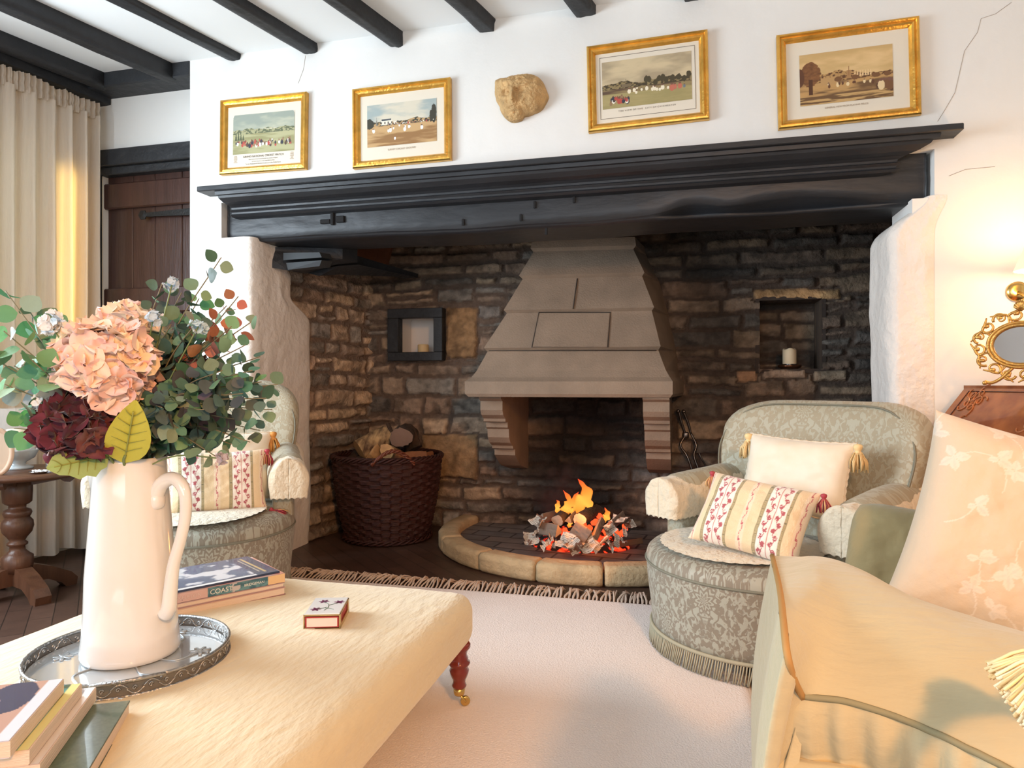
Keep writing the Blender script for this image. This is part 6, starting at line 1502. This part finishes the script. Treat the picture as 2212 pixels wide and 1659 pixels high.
c = atz(2222, 1500, .598); d = (atz(2120, 1500, .600)-c); t = thing('tassel', 'thick cream silk tassel lying on the sofa arm at right edge', 'tassel', tuple(c))
mb = MB(); rnd = random.Random(2); sdv = Vector((-d.y, d.x, 0)).normalized(); cd = [lin(240, 214, 160), lin(226, 190, 130), lin(248, 228, 186)]
a_ = atz(2135, 1450, .602); b_ = atz(2225, 1590, .596)
for k in range(150):
    q = rnd.random(); tip = a_*(1-q)+b_*q+Vector((rnd.uniform(-.004, .004), rnd.uniform(-.004, .004), rnd.uniform(0, .012))); st = c+Vector((.035, .0, .008))+sdv*rnd.uniform(-.008, .008)
    V, F = tube(curve([st, (st+tip)/2+Vector((0, 0, .014+rnd.uniform(0, .006))), tip], 8), .0016, 4); kc = cd[rnd.randrange(3)]; mb.add(V, F, K=[kc]*len(V))
mb.build('strands', MATS['silk_tassel'], t, True, world=True)
V, F, U = rbox((.03, .03, .03), .014, 5); mesh('head', [tuple(Vector(v)+c+Vector((.045, 0, .012))) for v in V], F, MATS['silk_tassel'], t, True, None, [cd[0]]*len(V), world=True)

# ------------------------------------------------------------------ curtain
e0 = Vector((-2.905, 2.845, 0)); dv = Vector((.1495, .989, 0)).normalized(); nv_ = Vector((dv.y, -dv.x, 0)); LC = 1.05
t = thing('curtain', 'full length cream gathered curtain hanging at the left window', 'curtain', (e0.x, e0.y, 0))
mC, nt, b = _m('cream_curtain'); b.inputs['Base Color'].default_value = (.70, .62, .53, 1); b.inputs['Roughness'].default_value = .9
tl_ = _n(nt, 'ShaderNodeBsdfTranslucent'); tl_.inputs[0].default_value = (.95, .72, .34, 1); ms = _n(nt, 'ShaderNodeMixShader'); ms.inputs[0].default_value = .22
nt.links.new(b.outputs[0], ms.inputs[1]); nt.links.new(tl_.outputs[0], ms.inputs[2]); nt.links.new(ms.outputs[0], nt.nodes['Material Output'].inputs[0])
no = _n(nt, 'ShaderNodeTexNoise'); no.inputs['Scale'].default_value = 40; bp = _n(nt, 'ShaderNodeBump'); bp.inputs['Strength'].default_value = .25; bp.inputs['Distance'].default_value = .01; nt.links.new(no.outputs[0], bp.inputs['Height']); nt.links.new(bp.outputs[0], b.inputs['Normal'])
def curt(z0, z1, head):
    def f(U, V):
        s = U*LC; z = z0+(z1-z0)*V; q = V if not head else 1.0
        ph = s*2*PI/.078+1.6*np.sin(s*9)+.8*np.sin(z*1.3+s*5)*(1-q*.6); a = .028+.008*np.sin(s*13+1)
        if head: a = .008; ph = s*2*PI/.028+1.2*np.sin(s*15)
        else: a = a*(1-.35*V)
        o = a*np.sin(ph)+.006*np.sin(ph*2.1+z*2)+(fbm(s*30, z*5, 3, 2)-.5)*.006; 
        if head: o = o+.012*np.sin(V*PI)*.4-.006*np.exp(-((V-.45)/.12)**2)
        x = e0.x-dv.x*s+nv_.x*(o+.02); y = e0.y-dv.y*s+nv_.y*(o+.02)+.0*z; return x, y, z+(.01*np.sin(ph*.5)*(1-V) if not head else .012*(fbm(s*40, s*0, 5, 2)-.5)*V*2)
    return f
P, F, UV = grid(curt(.045, 2.20, False), 420, 60); mesh('drape', P, F, mC, t, True, world=True)
P, F, UV = grid(curt(2.185, 2.272, True), 420, 12); mesh('gathered_heading', P, F, mC, t, True, world=True)
V, F = tube([e0-dv*s-nv_*.02+Vector((0, 0, 2.235)) for s in (-.03, LC+.3)], .006, 8); mesh('rail', V, F, M_blackiron, t, True, world=True)

# ------------------------------------------------------------------ side table
tcn = Vector((*cr(-1.985, 2.74), 0)); TH = .500
t = thing('side_table', 'small round dark oak pedestal table beside the curtain at left', 'table', tuple(tcn))
V, F = lathe([(0, TH-.020), (.235, TH-.020), (.250, TH-.014), (.255, TH-.006), (.250, TH), (0, TH)], 72); mesh('table_top', V, F, M_oak, t)
pp = [(0, .10), (.052, .10), (.055, .13), (.055, .16), (.040, .172), (.028, .185), (.026, .20), (.036, .207), (.036, .214), (.026, .222), (.034, .236), (.050, .256), (.056, .28), (.054, .30), (.042, .315), (.046, .322), (.050, .334), (.046, .345), (.030, .352), (.030, .364), (.042, .370), (.050, .378), (.052, .42), (.052, TH-.02), (0, TH-.02)]
V, F = lathe(pp, 40); mesh('pedestal', V, F, M_oak, t)
a0 = math.atan2(RT[1], RT[0])
for k in range(2):
    a = a0+k*PI/2+.35; c_, s_ = math.cos(a), math.sin(a)
    pr = [(-.20, TH-.02), (.20, TH-.02), (.20, TH-.035), (.185, TH-.05), (.165, TH-.048), (.15, TH-.038), (.06, TH-.055), (-.06, TH-.055), (-.15, TH-.038), (-.165, TH-.048), (-.185, TH-.05), (-.20, TH-.035)]
    V, F = extrude([(x*c_+.012*s_, x*s_-.012*c_, z) for x, z in pr], (-.024*s_, .024*c_, 0)); mesh('bracket', V, F, M_oak, t, False)
for k in range(4):
    a = a0+k*PI/2-.55; c_, s_ = math.cos(a), math.sin(a); pr = [(.02, .12), (.06, .118), (.12, .095), (.19, .058), (.215, .03), (.21, 0), (.17, 0), (.15, .022), (.10, .048), (.02, .05)]
    V, F = extrude([(x*c_+.028*s_, x*s_-.028*c_, z) for x, z in pr], (-.056*s_, .056*c_, 0)); mesh('foot', V, F, M_oak, t, False)
def onT(px, py): return atz(px, py, TH+.001)
p = onT(38, 1012); t = thing('hurricane_candle_holder', 'frosted glass bowl holder with clear hurricane shade on the side table', 'candle holder', (p.x, p.y, TH+.0005))
V, F = lathe([(0, 0), (.055, 0), (.055, .008), (.030, .018), (.028, .026), (.060, .045), (.074, .075), (.076, .082), (.070, .080), (.05, .05), (0, .045)], 48); mesh('bowl', V, F, mat('frosted_glass', (.62, .68, .70), .25, trans=.35, coat=.5), t)
P, F, UV = grid(lambda U, V: ((.066+.004*V)*np.cos(U*2*PI), (.066+.004*V)*np.sin(U*2*PI), .080+.17*V), 48, 6, closeu=True); mesh('glass_shade', P, F, mat('thin_glass', (.9, .95, .97), .02, alpha=.16, spec=.8), t)
V, F = lathe([(0, 0), (.040, 0), (.040, .115), (.036, .118), (0, .115)], 32); o = mesh('candle', V, F, mat('ivory_wax', (.82, .72, .52), .5)); o.location = (p.x, p.y, TH+.0465); tag(o, 'thick ivory candle inside the hurricane glass on side table', 'candle')
p = onT(125, 1014); t = thing('silver_tin', 'small round polished silver pot with lid on the side table', 'pot', (p.x, p.y, TH+.0005))
V, F = lathe([(0, 0), (.040, 0), (.042, .003), (.042, .030), (0, .030)], 40); mesh('pot', V, F, M_silver, t); V, F = lathe([(0, .031), (.043, .031), (.043, .040), (.035, .044), (0, .045)], 40); mesh('lid', V, F, M_silver, t)
p = onT(85, 1022); t = thing('trinket_dish', 'tiny silver dish of crystal trinkets at front of the side table', 'dish', (p.x, p.y, TH+.0005))
V, F = lathe([(0, 0), (.022, 0), (.035, .007), (.036, .008), (.022, .003), (0, .002)], 30); mesh('dish', V, F, M_silver, t)
rnd = random.Random(6); mb = MB()
for k in range(16):
    V, F, U = rbox((.011, .009, .007), .003, 2); x, y = rnd.uniform(-.022, .022), rnd.uniform(-.016, .016); mb.add([(a+x, b_+y, c_+.008+rnd.random()*.004) for a, b_, c_ in V], F)
o = mb.build('crystals', mat('crystal', (.9, .9, .92), .05, .3, coat=1), t); o['kind'] = 'stuff'
p = onT(-8, 1026); t = thing('photo_frame', 'oval pale wooden photo frame standing at left edge of side table', 'frame', (p.x, p.y, TH+.0005), math.atan2(-p.y, -p.x)+PI/2)
V, F = tube([(.048*math.cos(a), .02*math.sin(a)*.2, .088+.086*math.sin(a)) for a in np.linspace(0, 2*PI, 60)[:-1]], .009, 8, closed=True); mesh('oval_frame', V, F, mat('pale_wood', (.62, .44, .32), .5), t)
V = [(0, 0, .088)]+[(.045*math.cos(a), .0, .088+.082*math.sin(a)) for a in np.linspace(0, 2*PI, 41)[:-1]]; mesh('photo_mount', V, [(0, 1+k, 1+(k+1) % 40) for k in range(40)], mat('mount_cream', (.70, .58, .46), .7), t, False)

# ------------------------------------------------------------------ bureau, mirror, wall lamp
P0 = Vector((*cr(1.416, 2.35), 0)); uF = Vector((*cr(.055, -.9985), 0)).normalized(); vB = Vector((*cr(.9985, .055), 0)).normalized(); BW, BD_ = .78, .36
M_bur = mat('burr_walnut', (.20, .055, .020), .22, coat=.4, var=.55, vs=14, col2=(.33, .11, .035)); M_burd = mat('dark_walnut', (.055, .026, .020), .35, var=.3, vs=10)
t = thing('bureau', 'antique walnut slope-front bureau with inlaid lid in the right corner', 'bureau', tuple(P0))
def bp_(a, b, z): q = P0+uF*a+vB*b; return (q.x, q.y, z)
zl0, zl1, dl = .628, .845, .16
V, F = extrude([bp_(0, 0, .06), bp_(0, BD_, .06), bp_(0, BD_, zl1-.012), bp_(0, dl, zl1-.012), bp_(0, .012, zl0), bp_(0, 0, zl0)], uF*BW); mesh('carcase', V, F, M_burd, t, False, world=True)
V, F = hexa([bp_(-.004, -.008, zl0-.004), bp_(BW+.004, -.008, zl0-.004), bp_(BW+.004, dl-.004, zl1-.010), bp_(-.004, dl-.004, zl1-.010), bp_(-.004, -.012, zl0+.010), bp_(BW+.004, -.012, zl0+.010), bp_(BW+.004, dl-.002, zl1), bp_(-.004, dl-.002, zl1)]); lid = mesh('slope_lid', V, F, M_bur, t, False, world=True)
V, F = box((0, 0, 0), (1, 1, 1)); V, F = hexa([bp_(-.008, dl-.01, zl1-.012), bp_(BW+.008, dl-.01, zl1-.012), bp_(BW+.008, BD_+.004, zl1-.012), bp_(-.008, BD_+.004, zl1-.012), bp_(-.008, dl-.01, zl1), bp_(BW+.008, dl-.01, zl1), bp_(BW+.008, BD_+.004, zl1), bp_(-.008, BD_+.004, zl1)]); mesh('top', V, F, M_bur, t, False, world=True)
def onlid(a, q, out=.0015): # q 0..1 up the slope
    x = Vector(bp_(a, -.012+(dl+.010)*q, zl0+.010+(zl1-zl0-.010)*q)); nrm = (-vB*.8+Vector((0, 0, .7))).normalized(); return x+nrm*out
mb = MB()
for a, b, c_, d_ in ((.03, .12, .03, .90), (.03, .90, BW-.03, .90), (BW-.03, .90, BW-.03, .12), (BW-.03, .12, .03, .12)):
    V, F = tube([onlid(a, b), onlid(c_, d_)], .0016, 4); mb.add(V, F)
mb.build('inlay_line', mat('dark_stringing', (.05, .015, .01), .4), lid, False, world=False)
o = bpy.data.objects['inlay_line']; o.data.transform(Matrix.Translation(-Vector(lid.parent.location)))
for ca, cq in ((.085, .27), (.085, .76), (.39, .5)):
    mb = MB()
    for k in range(5):
        pts = [onlid(ca+.045*math.cos(k*1.26)*(1-g/8)*1.0+.012*math.cos(g*1.6+k), cq+.20*math.sin(k*1.26)*(1-g/8)+.06*math.sin(g*1.6+k), .002) for g in np.linspace(0, 6, 22)]
        V, F = tube(pts, .0022, 5); mb.add(V, F)
    o = mb.build('marquetry_scroll', mat('marquetry', (.36, .13, .05), .3), lid, False); o.data.transform(Matrix.Translation(-P0))
# pull-out supports, drawers, ring handle
for a in (.03, BW-.03):
    V, F = hexa([bp_(a-.022, -.006, zl0-.115), bp_(a+.022, -.006, zl0-.115), bp_(a+.022, .01, zl0-.115), bp_(a-.022, .01, zl0-.115), bp_(a-.022, -.006, zl0-.018), bp_(a+.022, -.006, zl0-.018), bp_(a+.022, .01, zl0-.018), bp_(a-.022, .01, zl0-.018)]); sup = mesh('lid_support', V, F, M_burd, t, False, world=True)
    c0 = Vector(bp_(a, -.010, zl0-.055))-P0; V, F = tube([c0+uF*.010*math.cos(g)+Vector((0, 0, .013*math.sin(g)-.008))-vB*.003 for g in np.linspace(0, 2*PI, 20)[:-1]], .0022, 6, closed=True); mesh('ring_handle', V, F, M_brass, sup)
for r_, (z0, z1) in enumerate(((zl0-.115, zl0-.018), (zl0-.26, zl0-.13), (zl0-.41, zl0-.275), (zl0-.565, zl0-.425))):
    a, b = (.065, BW-.065) if r_ == 0 else (.02, BW-.02)
    V, F = hexa([bp_(a, -.008, z0), bp_(b, -.008, z0), bp_(b, .01, z0), bp_(a, .01, z0), bp_(a, -.008, z1), bp_(b, -.008, z1), bp_(b, .01, z1), bp_(a, .01, z1)]); dw = mesh('drawer', V, F, M_bur, t, False, world=True)
    for q in (.22, .78):
        c0 = Vector(bp_(a+(b-a)*q, -.014, (z0+z1)/2))-P0; V, F = tube(curve([c0-uF*.03, c0-uF*.026-Vector((0, 0, .012))-vB*.006, c0+uF*.026-Vector((0, 0, .012))-vB*.006, c0+uF*.03], 14), .0025, 6); mesh('drawer_pull', V, F, M_brass, dw)
for a in (.03, BW-.03):
    for b in (.03, BD_-.03):
        q = Vector(bp_(a, b, 0)); V, F = lathe([(0, 0), (.022, 0), (.03, .02), (.026, .045), (.02, .062), (0, .062)], 20, (q.x, q.y, 0)); mesh('foot', V, F, M_burd, t, True, world=True)
# mirror
mc = D(2206, 745, 2.10); mc.z = D(2206, 745, 2.10).z; yw = math.atan2(-mc.y, -mc.x)+PI/2
zb_ = zl1+.0005; sc_m = (mc.z-zb_)/.122
t = thing('table_mirror', 'oval table mirror in ornate pierced gilt scroll frame on the bureau', 'mirror', (mc.x, mc.y, zb_), yw-.1); MZ = mc.z-zb_
M_gm = mat('old_gilt', (.62, .34, .09), .36, .8, bump=.4, bs=60, var=.35, vs=40)
ra, rb_ = .072, .058
V, F = lathe([(0, 0), (1, 0), (1, .004), (0, .004)], 64); V = [(x*ra, -z, y*rb_+MZ) for x, y, z in V]; mesh('mirror_glass', V, [f[::-1] for f in F], mat('mirror_glass', (.8, .8, .82), .02, 1.0), t, False)
mb = MB()
for k_, (q, r) in enumerate(((1.04, .0065), (1.17, .0055))):
    V, F = tube([(ra*q*math.cos(a), -.006, rb_*q*1.02*math.sin(a)+MZ) for a in np.linspace(0, 2*PI, 80)[:-1]], r, 8, closed=True); mb.add(V, F)
mb.build('inner_ring', M_gm, t)
mb = MB(); rnd = random.Random(4)
for k in range(16):
    a = 2*PI*k/16+.1; sg = 1 if k % 2 else -1; c0 = Vector((ra*1.52*math.cos(a), -.006, rb_*1.62*math.sin(a)+MZ)); tn = Vector((-math.sin(a), 0, math.cos(a))); ot = Vector((math.cos(a), 0, math.sin(a)))
    pts = [c0+(tn*math.cos(g*sg)+ot*math.sin(g*sg))*(.020*(1-g/8.2)) for g in np.linspace(0, 6.6, 26)]; V, F = tube(pts, [.0042*(1-.5*i/25) for i in range(26)], 7); mb.add(V, F)
    pts = curve([c0-ot*.028-tn*.010*sg, c0-tn*.020*sg, c0+ot*.012+tn*.004*sg, c0+ot*.020+tn*.020*sg], 14); V, F = tube(pts, [.0045-.0025*abs(i/13-.5)*2 for i in range(14)], 7); mb.add(V, F)
    V, F, U = rbox((.016, .008, .012), .004, 3); q = c0+ot*.004; mb.add([tuple(Vector(v)+q) for v in V], F)
mb.build('scroll_frame', M_gm, t)
mb = MB()
for k in range(7):
    a = PI/2+(k-3)*.32; V, F = tube([(0, -.008, MZ+rb_*2.0-.012), (.024*math.cos(a)*.7, -.013, MZ+rb_*2.0-.012+.024*math.sin(a)), (.030*math.cos(a)*.6, -.008, MZ+rb_*2.0-.010+.032*math.sin(a))], [.003, .005, .003], 7); mb.add(V, F)
mb.build('shell_crest', M_gm, t)
mb = MB()
for s in (-1, 1):
    V, F = tube(curve([(s*.02, -.006, MZ-rb_*1.2), (s*.05, -.008, .022), (s*.075, -.006, .008), (s*.092, -.006, .012)], 16), .005, 8); mb.add(V, F)
    V, F, U = rbox((.014, .014, .014), .006, 4); mb.add([(x+s*.092, y-.006, z+.008) for x, y, z in V], F)
mb.build('scroll_foot', M_gm, t)
# wall lamp
lc_ = aty(2262, 545, 2.56)
t = thing('wall_lamp', 'small warm wall lamp with pleated cream shade at the right edge', 'lamp', (lc_.x, WY-.004, lc_.z))
lx = Vector((0, lc_.y-WY+.004, 0))
mS, nt, b = _m('lamp_shade'); b.inputs['Base Color'].default_value = (.85, .62, .34, 1); b.inputs['Emission Color'].default_value = (1, .62, .28, 1); b.inputs['Emission Strength'].default_value = .9
P, F, UV = grid(lambda U, V: ((.088-.042*V)*(1+.02*np.sin(U*2*PI*24))*np.cos(U*2*PI), (.088-.042*V)*(1+.02*np.sin(U*2*PI*24))*np.sin(U*2*PI)+lx.y, -.055+.11*V), 144, 8, closeu=True); mesh('shade', P, F, mS, t)
V, F = tube(curve([(0, 0, -.10), (0, lx.y*.5, -.13), (0, lx.y, -.10), (0, lx.y, -.03)], 20), .006, 8); mesh('bracket_arm', V, F, M_brass, t)
V, F = lathe([(0, 0), (.035, 0), (.035, .006), (.02, .012), (0, .014)], 28); mesh('wall_plate', [(x, -z, y-.10) for x, y, z in V], F, M_brass, t)
V, F, U = rbox((.03, .03, .045), .015, 6); mesh('bulb', [(x, y+lx.y, z) for x, y, z in V], F, mat('bulb', (1, .8, .5), .4, emis=(1, .6, .25), es=12), t)
point('wall_lamp_bulb', (lc_.x, lc_.y, lc_.z+.062), 2.8, (1, .60, .28), .02); point('wall_lamp_bulb', (lc_.x, lc_.y, lc_.z-.06), 2.8, (1, .62, .30), .02)
# hairline cracks in the plaster on the right
mb = MB()
for pts in ([(2185, 5), (2150, 30), (2120, 40), (2110, 70), (2085, 110), (2070, 160), (2065, 200), (2040, 235), (2028, 262)], [(2050, 380), (2085, 366), (2150, 360)], [(660, 120), (655, 150), (645, 180)]):
    V, F = tube([aty(x+3*math.sin(k*3), y, WY-.0006) for k, (x, y) in enumerate(pts)], .0009, 4); mb.add(V, F)
o = mb.build('trim_6', mat('plaster_crack', (.42, .36, .30), .95), smooth=False); o['kind'] = 'structure'
